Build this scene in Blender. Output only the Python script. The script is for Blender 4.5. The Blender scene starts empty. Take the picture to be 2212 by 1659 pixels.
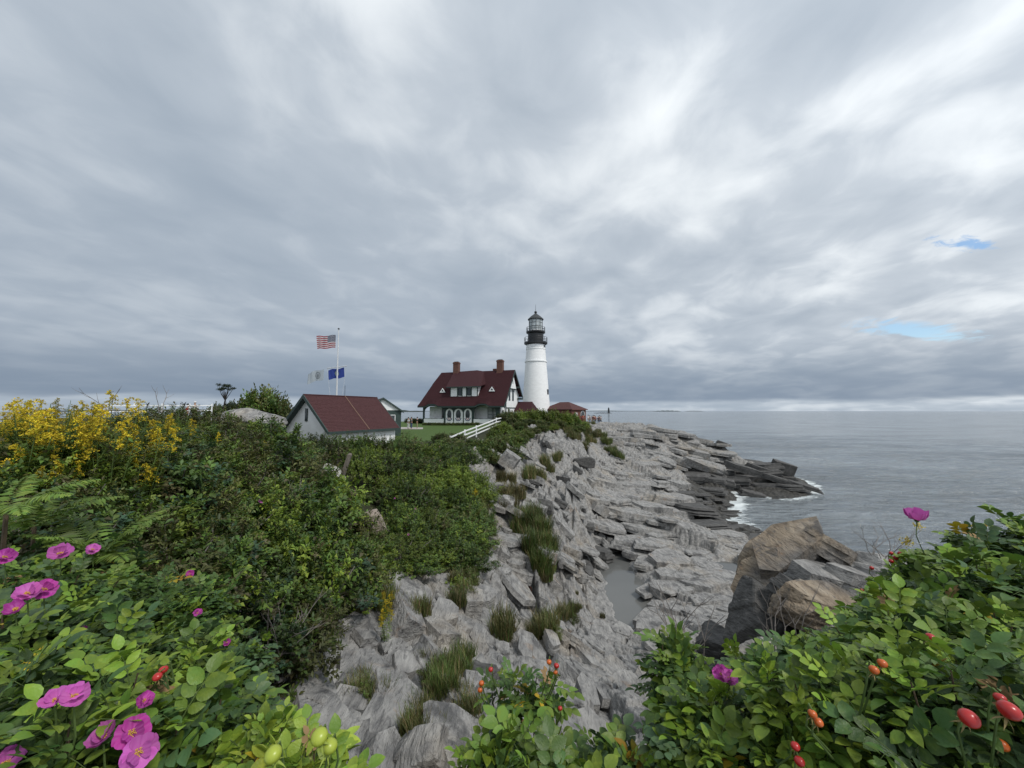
import bpy, bmesh, math, random
import numpy as np
from mathutils import Vector, Matrix, Euler
R = math.radians
sc = bpy.context.scene
col = sc.collection
rng = random.Random(7)

# ------------------------------------------------------------------ camera
CZ = 13.0
PITCH = R(4.0)
FD = 831.0                      # focal length in units of a 2212 px wide picture
cam_d = bpy.data.cameras.new('camera')
cam_d.sensor_width = 36.0
cam_d.lens = 36.0 * FD / 2212.0
cam_d.clip_start = 0.05
cam_d.clip_end = 60000.0
cam = bpy.data.objects.new('camera', cam_d)
cam.location = (0, 0, CZ)
cam.rotation_euler = (R(90) + PITCH, 0, 0)
col.objects.link(cam)
sc.camera = cam

# ------------------------------------------------------------------ sky, sun, exposure
SUN_AZ = R(130.0)      # clockwise from +Y (towards the right and a little behind the camera)
SUN_EL = R(52.0)
w = bpy.data.worlds.new('World')
sc.world = w
w.use_nodes = True
nt = w.node_tree
nt.nodes.clear()
def N(tree, typ, **kw):
    n = tree.nodes.new(typ)
    for k, v in kw.items():
        if k == 'inp':
            for kk, vv in v.items():
                n.inputs[kk].default_value = vv
        else:
            setattr(n, k, v)
    return n
def M(tree, op, a, b=None, c=None, clamp=False):
    n = tree.nodes.new('ShaderNodeMath'); n.operation = op; n.use_clamp = clamp
    for i, x in enumerate((a, b, c)):
        if x is None: continue
        if isinstance(x, (int, float)): n.inputs[i].default_value = x
        else: tree.links.new(x, n.inputs[i])
    return n.outputs[0]
def smooth(tree, x, a, b):
    n = tree.nodes.new('ShaderNodeMapRange'); n.interpolation_type = 'SMOOTHSTEP'
    n.inputs['From Min'].default_value = a; n.inputs['From Max'].default_value = b
    tree.links.new(x, n.inputs['Value'])
    return n.outputs[0]
def ramp(tree, x, stops):
    n = tree.nodes.new('ShaderNodeValToRGB')
    els = n.color_ramp.elements
    while len(els) < len(stops): els.new(0.5)
    for e, (p, c) in zip(els, stops):
        e.position = p; e.color = (c[0], c[1], c[2], 1)
    tree.links.new(x, n.inputs[0])
    return n.outputs[0]
def mixc(tree, f, a, b, mode='MIX'):
    n = tree.nodes.new('ShaderNodeMix'); n.data_type = 'RGBA'; n.blend_type = mode
    if isinstance(f, (int, float)): n.inputs[0].default_value = f
    else: tree.links.new(f, n.inputs[0])
    for i, x in ((6, a), (7, b)):
        if isinstance(x, (tuple, list)): n.inputs[i].default_value = (x[0], x[1], x[2], 1)
        else: tree.links.new(x, n.inputs[i])
    return n.outputs[2]

tc = N(nt, 'ShaderNodeTexCoord')
sep = N(nt, 'ShaderNodeSeparateXYZ')
nt.links.new(tc.outputs['Generated'], sep.inputs[0])
dx, dy, dz = sep.outputs
zc = M(nt, 'MAXIMUM', dz, 0.0)
zp = M(nt, 'ADD', zc, 0.17)
px = M(nt, 'DIVIDE', dx, zp)
py = M(nt, 'DIVIDE', dy, zp)
def cloud_noise(kx, ky, ox, oy, detail, rough, dist=0.0, shear=0.0):
    cx = M(nt, 'MULTIPLY_ADD', M(nt, 'MULTIPLY_ADD', py, shear, px), kx, ox)
    cy = M(nt, 'MULTIPLY_ADD', py, ky, oy)
    cmb = N(nt, 'ShaderNodeCombineXYZ')
    nt.links.new(cx, cmb.inputs[0]); nt.links.new(cy, cmb.inputs[1])
    n = N(nt, 'ShaderNodeTexNoise', inp={'Scale': 1.0, 'Detail': detail, 'Roughness': rough, 'Distortion': dist})
    nt.links.new(cmb.outputs[0], n.inputs['Vector'])
    return n.outputs['Fac']
n1 = cloud_noise(1.35, 1.15, 13.4, 6.1, 3.0, 0.5, 0.3, -0.10)
n2 = cloud_noise(4.0, 3.4, 8.3, 4.2, 5.0, 0.52, 0.4, -0.10)
n3 = cloud_noise(0.40, 0.22, 5.0, 9.0, 2.0, 0.5)
cl = M(nt, 'MULTIPLY_ADD', n2, 0.46, M(nt, 'MULTIPLY', n1, 0.78))
cl = M(nt, 'MULTIPLY_ADD', n3, 0.20, cl)              # about 0.45 .. 0.95
clf = smooth(nt, cl, 0.42, 1.0)
# the clouds glow softly towards the side where the sun stands behind them
sdir = Vector((math.sin(SUN_AZ) * math.cos(SUN_EL), math.cos(SUN_AZ) * math.cos(SUN_EL), math.sin(SUN_EL)))
dotn = N(nt, 'ShaderNodeVectorMath', operation='DOT_PRODUCT')
nt.links.new(tc.outputs['Generated'], dotn.inputs[0]); dotn.inputs[1].default_value = sdir
glow = smooth(nt, dotn.outputs['Value'], -0.62, 1.0)
base = ramp(nt, clf, [(0.0, (0.275, 0.318, 0.37)), (0.5, (0.39, 0.43, 0.475)), (1.0, (0.65, 0.68, 0.70))])
smoothc = mixc(nt, 0.42, (0.315, 0.385, 0.475), base)
bri = mixc(nt, smooth(nt, dotn.outputs['Value'], -0.5, 0.35), smoothc, base)
gain = M(nt, 'MULTIPLY_ADD', glow, 0.55, 0.88)
cg = N(nt, 'ShaderNodeVectorMath', operation='SCALE')
nt.links.new(bri, cg.inputs[0]); nt.links.new(gain, cg.inputs['Scale'])
# thick far cloud banks just above the horizon, with a paler strip below them
elev = dz
band_n = cloud_noise(0.16, 0.5, 2.0, 3.0, 4.0, 0.55, 0.2)
e2 = M(nt, 'MULTIPLY_ADD', M(nt, 'SUBTRACT', band_n, 0.5), 0.06, elev)
band = M(nt, 'MULTIPLY', smooth(nt, e2, 0.020, 0.032), M(nt, 'SUBTRACT', 1.0, smooth(nt, e2, 0.04, 0.17)))
c2 = mixc(nt, M(nt, 'MULTIPLY', band, 0.75), cg.outputs[0], (0.155, 0.205, 0.275))
low = M(nt, 'SUBTRACT', 1.0, smooth(nt, e2, 0.018, 0.03))
c3 = mixc(nt, M(nt, 'MULTIPLY', low, 0.14), c2, (0.33, 0.40, 0.46))
sky = N(nt, 'ShaderNodeTexSky', sky_type='NISHITA')
sky.sun_disc = False; sky.dust_density = 0.0; sky.ozone_density = 4.0; sky.air_density = 1.2
sky.sun_elevation = SUN_EL
sky.sun_rotation = SUN_AZ
bg_sky = N(nt, 'ShaderNodeBackground', inp={'Strength': 0.10})
nt.links.new(sky.outputs[0], bg_sky.inputs[0])
bg_cl = N(nt, 'ShaderNodeBackground', inp={'Strength': 0.84})
nt.links.new(c3, bg_cl.inputs[0])
# a few breaks in the cloud deck where blue shows
def hole(u, v, wx, wy):
    k = (v - 829.5) / FD
    d = Vector(((u - 1106) / FD, math.cos(PITCH) + k * math.sin(PITCH), math.sin(PITCH) - k * math.cos(PITCH))).normalized()
    qx, qy = d.x / (d.z + 0.17), d.y / (d.z + 0.17)
    ax = M(nt, 'DIVIDE', M(nt, 'SUBTRACT', px, qx), wx)
    ay = M(nt, 'DIVIDE', M(nt, 'SUBTRACT', py, qy), wy)
    return M(nt, 'SQRT', M(nt, 'ADD', M(nt, 'MULTIPLY', ax, ax), M(nt, 'MULTIPLY', ay, ay)))
hn = cloud_noise(7.0, 6.0, 1.0, 2.0, 6.0, 0.62, 0.9)
hn2 = cloud_noise(13.0, 18.0, 4.0, 2.0, 5.0, 0.6, 0.8)
h1 = M(nt, 'MULTIPLY_ADD', M(nt, 'SUBTRACT', hn, 0.5), 3.6, hole(1965, 714, 0.26, 0.10))
h2 = M(nt, 'MULTIPLY_ADD', M(nt, 'SUBTRACT', hn2, 0.5), 4.6, hole(2085, 527, 0.09, 0.028))
hm = M(nt, 'SUBTRACT', 1.0, smooth(nt, M(nt, 'MINIMUM', h1, h2), 0.25, 1.45))
mixs = N(nt, 'ShaderNodeMixShader')
nt.links.new(M(nt, 'MULTIPLY', hm, 0.92), mixs.inputs[0])
nt.links.new(bg_cl.outputs[0], mixs.inputs[1]); nt.links.new(bg_sky.outputs[0], mixs.inputs[2])
wo = N(nt, 'ShaderNodeOutputWorld')
nt.links.new(mixs.outputs[0], wo.inputs[0])

sun_d = bpy.data.lights.new('sun', 'SUN')
sun_d.energy = 1.5
sun_d.angle = R(10)
sun_d.color = (1.0, 0.96, 0.9)
sun = bpy.data.objects.new('sun', sun_d)
sun.rotation_euler = (-sdir).to_track_quat('-Z', 'Y').to_euler()
sun.location = (30, -20, 60)
col.objects.link(sun)

sc.view_settings.view_transform = 'Standard'
sc.view_settings.look = 'None'
sc.view_settings.exposure = 0.58
sc.view_settings.gamma = 1.0
sc.view_settings.use_curve_mapping = False
sc.cycles.max_bounces = 6
sc.cycles.diffuse_bounces = 3
sc.cycles.transparent_max_bounces = 6

# ------------------------------------------------------------------ helpers
def ray(u, v):
    k = (v - 829.5) / FD
    yy = math.cos(PITCH) + k * math.sin(PITCH)
    return ((u - 1106) / FD / yy, (math.sin(PITCH) - k * math.cos(PITCH)) / yy)
def P(u, v, Y):
    a, s = ray(u, v)
    return Vector((a * Y, Y, CZ + s * Y))

def tag(o, label=None, cat=None, group=None, kind=None):
    if label: o['label'] = label
    if cat: o['category'] = cat
    if group: o['group'] = group
    if kind: o['kind'] = kind
    return o
def empty(name, loc=(0, 0, 0), rz=0.0, label=None, cat=None, group=None):
    o = bpy.data.objects.new(name, None)
    o.empty_display_size = 0.2
    o.location = loc
    o.rotation_euler = (0, 0, rz)
    col.objects.link(o)
    return tag(o, label, cat, group)
def link(name, mesh, parent=None, loc=None, mat=None):
    o = bpy.data.objects.new(name, mesh)
    if mat is not None: mesh.materials.append(mat)
    col.objects.link(o)
    if parent is not None: o.parent = parent
    if loc is not None: o.location = loc
    return o
class MB:
    def __init__(s): s.v = []; s.f = []; s.mi = []; s.m = 0
    def face(s, pts):
        n = len(s.v); s.v.extend([tuple(p) for p in pts]); s.f.append(tuple(range(n, n + len(pts)))); s.mi.append(s.m)
    def raw(s, vs, fs):
        n = len(s.v); s.v.extend([tuple(p) for p in vs])
        for f in fs: s.f.append(tuple(n + i for i in f)); s.mi.append(s.m)
        return s
    def box(s, x0, x1, y0, y1, z0, z1):
        vs = [(x, y, z) for z in (z0, z1) for y in (y0, y1) for x in (x0, x1)]
        s.raw(vs, [(0, 2, 3, 1), (4, 5, 7, 6), (0, 1, 5, 4), (2, 6, 7, 3), (0, 4, 6, 2), (1, 3, 7, 5)])
        return s
    def prism(s, poly, axis, t0, t1):
        # polygon in the plane normal to axis, extruded t0..t1
        def pt(a, b, t):
            return (t, a, b) if axis == 'x' else (a, t, b) if axis == 'y' else (a, b, t)
        n = len(poly)
        vs = [pt(a, b, t0) for a, b in poly] + [pt(a, b, t1) for a, b in poly]
        fs = [tuple(range(n))[::-1], tuple(range(n, 2 * n))] + [(i, (i + 1) % n, n + (i + 1) % n, n + i) for i in range(n)]
        s.raw(vs, fs); return s
    def ring(s, outer, inner, axis, t0, t1):
        # frame between two outlines with the same number of points
        def pt(a, b, t):
            return (t, a, b) if axis == 'x' else (a, t, b) if axis == 'y' else (a, b, t)
        n = len(outer)
        vs = [pt(*p, t) for t in (t0, t1) for pl in (outer, inner) for p in pl]
        fs = []
        for i in range(n):
            j = (i + 1) % n
            fs += [(i, j, n + j, n + i), (2 * n + i, 3 * n + i, 3 * n + j, 2 * n + j), (i, 2 * n + i, 2 * n + j, j), (n + i, n + j, 3 * n + j, 3 * n + i)]
        s.raw(vs, fs); return s
    def lathe(s, prof, n=32, cx=0, cy=0, cap=True):
        vs = []; fs = []
        for r, z in prof:
            for i in range(n):
                a = 2 * math.pi * i / n
                vs.append((cx + r * math.cos(a), cy + r * math.sin(a), z))
        for k in range(len(prof) - 1):
            for i in range(n):
                j = (i + 1) % n
                fs.append((k * n + i, k * n + j, (k + 1) * n + j, (k + 1) * n + i))
        if cap:
            fs.append(tuple(range(n))[::-1]); m = (len(prof) - 1) * n
            fs.append(tuple(range(m, m + n)))
        s.raw(vs, fs); return s
    def tube(s, pts, rad, n=6, cap=True):
        pts = [Vector(p) for p in pts]
        if not isinstance(rad, (list, tuple)): rad = [rad] * len(pts)
        vs = []; fs = []
        for k, p in enumerate(pts):
            d = (pts[min(k + 1, len(pts) - 1)] - pts[max(k - 1, 0)]).normalized()
            a = d.orthogonal().normalized() if k == 0 else (a - d * a.dot(d)).normalized()
            b = d.cross(a)
            for i in range(n):
                t = 2 * math.pi * i / n
                vs.append(p + (a * math.cos(t) + b * math.sin(t)) * rad[k])
        for k in range(len(pts) - 1):
            for i in range(n):
                j = (i + 1) % n
                fs.append((k * n + i, k * n + j, (k + 1) * n + j, (k + 1) * n + i))
        if cap:
            fs.append(tuple(range(n))[::-1]); m = (len(pts) - 1) * n
            fs.append(tuple(range(m, m + n)))
        s.raw(vs, fs); return s
    def mesh(s, name, mats, smooth=False):
        me = bpy.data.meshes.new(name)
        me.from_pydata(s.v, [], s.f)
        if not isinstance(mats, (list, tuple)): mats = [mats]
        for m in mats: me.materials.append(m)
        me.polygons.foreach_set('material_index', s.mi)
        if smooth: me.polygons.foreach_set('use_smooth', [True] * len(s.f))
        me.update()
        return me
    def build(s, name, mats, parent=None, smooth=False, loc=None):
        return link(name, s.mesh(name, mats, smooth), parent, loc)

# ------------------------------------------------------------------ materials
MATS = {}
def mat(name, c, rough=0.75, var=0.12, scale=4.0, bump=0.0, bscale=None, spec=0.3, metal=0.0, obj_var=0.0, stretch=(1, 1, 1), c2=None):
    m = bpy.data.materials.new(name); m.use_nodes = True
    t = m.node_tree; b = t.nodes['Principled BSDF']
    b.inputs['Roughness'].default_value = rough
    b.inputs['Specular IOR Level'].default_value = spec
    b.inputs['Metallic'].default_value = metal
    tcn = N(t, 'ShaderNodeTexCoord'); mp = N(t, 'ShaderNodeMapping')
    mp.inputs['Scale'].default_value = stretch
    t.links.new(tcn.outputs['Object'], mp.inputs[0])
    n = N(t, 'ShaderNodeTexNoise', inp={'Scale': scale, 'Detail': 5.0, 'Roughness': 0.6})
    t.links.new(mp.outputs[0], n.inputs['Vector'])
    lo = [x * (1 - var) for x in c]; hi = [min(1, x * (1 + var)) for x in (c2 or c)]
    cc = ramp(t, n.outputs['Fac'], [(0.3, lo), (0.7, hi)])
    if obj_var:
        oi = N(t, 'ShaderNodeObjectInfo')
        f = M(t, 'MULTIPLY_ADD', oi.outputs['Random'], 2 * obj_var, 1 - obj_var)
        vm = N(t, 'ShaderNodeVectorMath', operation='SCALE')
        t.links.new(cc, vm.inputs[0]); t.links.new(f, vm.inputs['Scale']); cc = vm.outputs[0]
    t.links.new(cc, b.inputs['Base Color'])
    if bump:
        n2 = N(t, 'ShaderNodeTexNoise', inp={'Scale': bscale or scale * 4, 'Detail': 4.0})
        t.links.new(mp.outputs[0], n2.inputs['Vector'])
        bp = N(t, 'ShaderNodeBump', inp={'Strength': bump, 'Distance': 0.05})
        t.links.new(n2.outputs['Fac'], bp.inputs['Height']); t.links.new(bp.outputs[0], b.inputs['Normal'])
    MATS[name] = m
    return m
def leafmat(name, c, var=0.35, trans=0.25, hue=0.02, rough=0.5, ovar=0.42):
    m = bpy.data.materials.new(name); m.use_nodes = True
    t = m.node_tree; b = t.nodes['Principled BSDF']; out = t.nodes['Material Output']
    b.inputs['Roughness'].default_value = rough
    b.inputs['Specular IOR Level'].default_value = 0.35
    oi = N(t, 'ShaderNodeObjectInfo')
    geo = N(t, 'ShaderNodeNewGeometry')
    rnd = M(t, 'FRACT', M(t, 'ADD', oi.outputs['Random'], geo.outputs['Random Per Island']))
    hs = N(t, 'ShaderNodeHueSaturation')
    hs.inputs['Color'].default_value = (*c, 1)
    t.links.new(M(t, 'MULTIPLY_ADD', M(t, 'FRACT', M(t, 'MULTIPLY', rnd, 7.31)), 2 * hue, 0.5 - hue), hs.inputs['Hue'])
    t.links.new(M(t, 'MULTIPLY', M(t, 'MULTIPLY_ADD', rnd, 2 * var, 1 - var), M(t, 'MULTIPLY_ADD', oi.outputs['Random'], 2 * ovar, 1.06 - ovar)), hs.inputs['Value'])
    t.links.new(hs.outputs[0], b.inputs['Base Color'])
    tr = N(t, 'ShaderNodeBsdfTranslucent')
    t.links.new(hs.outputs[0], tr.inputs[0])
    mx = N(t, 'ShaderNodeMixShader'); mx.inputs[0].default_value = trans
    t.links.new(b.outputs[0], mx.inputs[1]); t.links.new(tr.outputs[0], mx.inputs[2])
    t.links.new(mx.outputs[0], out.inputs[0])
    MATS[name] = m
    return m
# ------------------------------------------------------------------ noise in numpy
def h2(ix, iy, seed):
    a = (ix.astype(np.int64) * 374761393 + iy.astype(np.int64) * 668265263 + seed * 974634777) & 0xFFFFFFFF
    a = ((a ^ (a >> 13)) * 1274126177) & 0xFFFFFFFF
    a = ((a ^ (a >> 16)) * 2246822519) & 0xFFFFFFFF
    return ((a ^ (a >> 15)) & 0xFFFFFF) / float(0x1000000)
def vnoise(x, y, seed):
    ix = np.floor(x); iy = np.floor(y); fx = x - ix; fy = y - iy
    fx = fx * fx * (3 - 2 * fx); fy = fy * fy * (3 - 2 * fy)
    a = h2(ix, iy, seed); b = h2(ix + 1, iy, seed); c = h2(ix, iy + 1, seed); d = h2(ix + 1, iy + 1, seed)
    return (a * (1 - fx) + b * fx) * (1 - fy) + (c * (1 - fx) + d * fx) * fy - 0.5
def fbm(x, y, seed, o=4):
    s = 0; a = 1.0
    for i in range(o):
        s = s + a * vnoise(x * 2 ** i, y * 2 ** i, seed + i); a *= 0.5
    return s
def cells(x, y, seed, jit=0.75):
    ix = np.floor(x); iy = np.floor(y)
    F1 = np.full(x.shape, 9.0); F2 = np.full(x.shape, 9.0)
    ci = np.zeros(x.shape); cj = np.zeros(x.shape); DX = np.zeros(x.shape); DY = np.zeros(x.shape)
    for i in (-1, 0, 1):
        for j in (-1, 0, 1):
            gx = ix + i; gy = iy + j
            dx_ = x - (gx + 0.5 + jit * (h2(gx, gy, seed) - 0.5)); dy_ = y - (gy + 0.5 + jit * (h2(gx, gy, seed + 17) - 0.5))
            d = np.maximum(np.abs(dx_ + 0.25 * dy_), np.abs(dy_)) * 0.8 + 0.2 * np.hypot(dx_, dy_)
            n = d < F1
            F2 = np.where(n, F1, np.minimum(F2, d))
            F1 = np.where(n, d, F1); ci = np.where(n, gx, ci); cj = np.where(n, gy, cj)
            DX = np.where(n, dx_, DX); DY = np.where(n, dy_, DY)
    return h2(ci, cj, seed + 31), h2(ci, cj, seed + 47), h2(ci, cj, seed + 59), F1, F2, DX, DY

# ------------------------------------------------------------------ lie of the land: (u, v, distance, rockiness[, drop])
# rockiness 0 soil and plants .. 0.5 smooth ledge .. 1 broken cliff
CP = []
def cp(u, v, Y, r, drop=0.0, lawn=0.0):
    p = P(u, v, Y); CP.append((p.x, p.y, p.z - drop, r, lawn))
def cx(a, Y, z, r, lawn=0.0):
    CP.append((a * Y, Y, z, r, lawn))
for a in (-1.4, -0.7, 0, 0.7, 1.4):
    cx(a, 0.4, 11.45, 0); cx(a, 0.9, 11.5, 0)
for a, z in ((-1.4, 11.45), (-0.8, 11.4), (-0.4, 11.2), (0.3, 11.2), (0.7, 11.25), (1.3, 11.35)): cx(a, 1.6, z, 0)
cx(-0.15, 1.7, 10.9, 0.2); cx(-0.2, 2.4, 10.0, 0.7); cx(0.1, 2.3, 10.3, 0.4); cx(0.5, 2.6, 10.6, 0.1)
cx(0.1, 3.3, 9.2, 0.8); cx(-0.25, 3.4, 9.35, 0.9); cx(-0.55, 2.6, 10.75, 0.3); cx(-0.6, 3.6, 10.0, 0.5); cx(0.35, 3.6, 9.3, 0.5)
# broken rocks below the bank
for q in ((850, 1650, 4.6, 1), (980, 1640, 4.7, .9), (700, 1400, 7.5, 1), (690, 1500, 6.0, 1), (640, 1580, 5.0, .8), (800, 1550, 5.6, 1), (900, 1450, 7.2, 1),
          (1000, 1350, 9.5, 1), (850, 1300, 9.5, .9), (870, 1235, 11.5, .6), (1100, 1300, 14, .9), (1100, 1450, 8.5, 1), (1250, 1500, 9, .8),
          (1250, 1400, 13.5, .9), (1100, 1150, 20, 1), (1050, 1050, 27, .8), (1000, 965, 36, .5), (1030, 1000, 30, .8), (1200, 1300, 18.5, .8),
          (1200, 1200, 21, .8), (1200, 1100, 28, 1), (1200, 1020, 40, 1), (1200, 965, 48, .9), (1150, 930, 52, .3), (1250, 985, 50, .9),
          (1250, 1250, 24, .6), (1290, 1335, 21, .5), (1500, 1200, 30, .45), (1600, 1250, 26.5, .4), (1500, 1300, 23, .4), (1600, 1340, 21, .5),
          (1450, 1100, 42, .5), (1400, 1000, 58, .6), (1350, 1050, 48, .6), (1300, 980, 58, .7), (1300, 935, 68, .3), (1335, 916, 78, .7),
          (1400, 917, 80, .8), (1480, 927, 78, .9), (1560, 965, 72, 1), (1650, 1005, 68, 1), (1740, 1048, 64, .7), (1465, 1040, 52, .9),
          (1550, 1030, 60, 1), (1550, 1100, 50, .6), (1600, 1140, 42, .6), (1640, 1160, 39, .6), (1500, 1090, 46, .6), (1690, 1045, 63, .8),
          (1640, 1062, 62, .9), (1560, 1380, 18.5, .6), (1450, 1400, 17, .7), (1400, 1330, 20, .4), (1330, 1400, 15.5, .8), (1400, 1480, 11, .6),
          (1300, 1560, 8, .5), (1310, 1630, 6, .4), (1650, 1420, 10.5, .8), (1850, 1240, 12, .8), (1900, 1340, 7, .5), (1780, 1390, 8.5, .6),
          (1720, 1470, 5, .2), (1950, 1420, 4, 0), (1560, 1520, 6, .4)):
    cp(*q)
for q in ((1580, 1066, 62.5, .3), (1530, 1062, 62, .4)): cp(*q, 0.5)
# below the sea
for a, Y, z in ((0.75, 50, -2.5), (0.66, 44, -1.6), (0.70, 38, -1.6), (0.85, 30, -2.0), (0.9, 20, -1.0), (1.3, 16, -1.5), (1.3, 30, -4), (1.3, 60, -6), (0.95, 62, -3),
                (0.83, 70, -2), (0.75, 80, -2), (0.6, 90, -2), (0.45, 100, -3), (0.3, 118, -3), (0.15, 128, -3), (-0.3, 135, -3), (-0.9, 140, -3), (-1.4, 140, -3),
                (0.62, 58, -1.2), (0.66, 52, -2.0), (1.0, 110, -8), (1.2, 9, 7.5), (1.0, 11, 5.5), (1.4, 5, 10.4), (0.72, 25, 0.3)):
    cx(a, Y, z, .6)
# left bank with its plants: what the picture shows is the plants' tops, the ground lies lower
for q in ((0, 900, 5, 0, .35), (300, 905, 6, 0, .45), (480, 930, 8, 0, .5), (590, 975, 12, 0, .6), (0, 1100, 3.2, 0, .6), (300, 1100, 4.2, 0, .6),
          (500, 1100, 6.5, 0, .7), (640, 1060, 11, 0, .7), (650, 1200, 8.5, 0, .6), (780, 1250, 9.5, .1, .2), (550, 1300, 6, 0, .5), (300, 1250, 3.3, 0, .6),
          (590, 1440, 5.5, .1, .2), (400, 1400, 3.2, 0, .6), (500, 1540, 3.2, .2, 0.1), (850, 990, 22, 0, 1.2), (850, 1110, 16, 0, .7), (950, 1150, 15, .1, .5),
          (950, 1010, 24, .1, .7), (975, 960, 32, .1, .5), (900, 1205, 13, .2, .3), (760, 1110, 13, 0, .4), (690, 1000, 17, 0, .9)):
    cp(*q)
for a, Y, z in ((-1.35, 9, 12.3), (-1.35, 16, 12.1), (-1.0, 10, 12.2), (-1.0, 16, 12.0), (-0.75, 16, 11.7), (-0.85, 26, 11.7), (-0.66, 26, 11.2), (-1.3, 30, 11.8), (-1.3, 60, 11.3), (-0.9, 45, 11.3),
                (-0.5, 28, 9.7), (-0.35, 28, 9.5), (-0.55, 40, 9.5), (-0.4, 40, 9.5), (-0.28, 34, 9.8), (-0.7, 60, 10.6)):
    cx(a, Y, z, 0)
cx(-0.70, 31, 12.5, 0.05); cx(-0.64, 31, 12.3, 0.05)
# lawn and the ground round the buildings
for u, v, Y in ((900, 938, 50), (940, 945, 46), (880, 930, 55), (850, 935, 52)): cp(u, v, Y, 0, 0, 1)
for a, Y, z, l in ((-0.23, 64, 10.4, 1), (-0.1, 62, 10.5, .8), (-0.03, 64, 10.9, .3), (-0.25, 72, 10.45, 1), (-0.1, 74, 10.5, 1), (-0.25, 90, 10.4, .5), (-0.02, 80, 10.6, .5), (-0.5, 85, 10.3, .3),
                   (-1.2, 95, 10.3, .2), (-0.4, 108, 9.0, 0), (-1.0, 115, 8.5, 0)):
    cx(a, Y, z, 0, l)
for q in ((1150, 905, 57, .05, .6), (1090, 925, 50, .05, .6), (1060, 940, 44, .1, .6), (1230, 908, 62, .05, .7), (1270, 945, 60, .35, .1), (1330, 965, 62, .35, 0)): cp(*q)
for a, Y, z in ((0.05, 70, 11.2), (0.05, 92, 11.0), (0.17, 86, 10.4), (0.21, 84, 10.2), (0.25, 84, 9.9), (0.16, 100, 10.5), (0.22, 96, 9.8), (0.08, 112, 6.0)):
    cx(a, Y, z, 0.1)
CP = np.array(CP)
def kspace(x, y):
    return 3.2 * x / np.maximum(y, 0.3), 1.9 * np.log(np.maximum(y, 0.3))
ka, kb = kspace(CP[:, 0], CP[:, 1])
dd = np.hypot(ka[:, None] - ka[None], kb[:, None] - kb[None])
nn = len(CP)
A = np.zeros((nn + 3, nn + 3)); A[:nn, :nn] = dd - np.eye(nn) * 0.01
A[:nn, nn] = 1; A[:nn, nn + 1] = ka; A[:nn, nn + 2] = kb; A[nn:, :nn] = A[:nn, nn:].T
rhs = np.zeros((nn + 3, 3)); rhs[:nn] = CP[:, 2:5]
WT = np.linalg.solve(A, rhs)
def land(x, y):
    x = np.asarray(x, float); y = np.asarray(y, float)
    a, b = kspace(x.ravel(), y.ravel())
    out = np.zeros((len(a), 3))
    for i0 in range(0, len(a), 60000):
        aa = a[i0:i0 + 60000]; bb = b[i0:i0 + 60000]
        K = np.hypot(aa[:, None] - ka[None], bb[:, None] - kb[None])
        out[i0:i0 + 60000] = K @ WT[:nn] + WT[nn] + aa[:, None] * WT[nn + 1] + bb[:, None] * WT[nn + 2]
    return out[:, 0].reshape(x.shape), np.clip(out[:, 1], 0, 1.1).reshape(x.shape), np.clip(out[:, 2], 0, 1).reshape(x.shape)
def sstep(x, a, b):
    t = np.clip((x - a) / (b - a), 0, 1); return t * t * (3 - 2 * t)
POOL_Z = 1.6
def pool_pt(u, v):
    a, s = ray(u, v); Y = (POOL_Z - CZ) / s
    return a * Y, Y
POOLS = [[(*pool_pt(1346, 1186), .45), (*pool_pt(1335, 1215), 1.05), (*pool_pt(1345, 1250), 1.3), (*pool_pt(1352, 1290), 1.2), (*pool_pt(1362, 1325), 1.0), (*pool_pt(1372, 1345), .5)],
         [(*pool_pt(1560, 1222), .7), (*pool_pt(1595, 1226), .8)]]
def pool_sd(x, y):
    best = np.full(x.shape, 9.0)
    for pl in POOLS:
        for (x0, y0, r0), (x1, y1, r1) in zip(pl[:-1], pl[1:]):
            t = np.clip(((x - x0) * (x1 - x0) + (y - y0) * (y1 - y0)) / ((x1 - x0) ** 2 + (y1 - y0) ** 2), 0, 1)
            best = np.minimum(best, np.hypot(x - x0 - t * (x1 - x0), (y - y0 - t * (y1 - y0)) * 0.6) - (r0 + t * (r1 - r0)))
    return best
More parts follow.
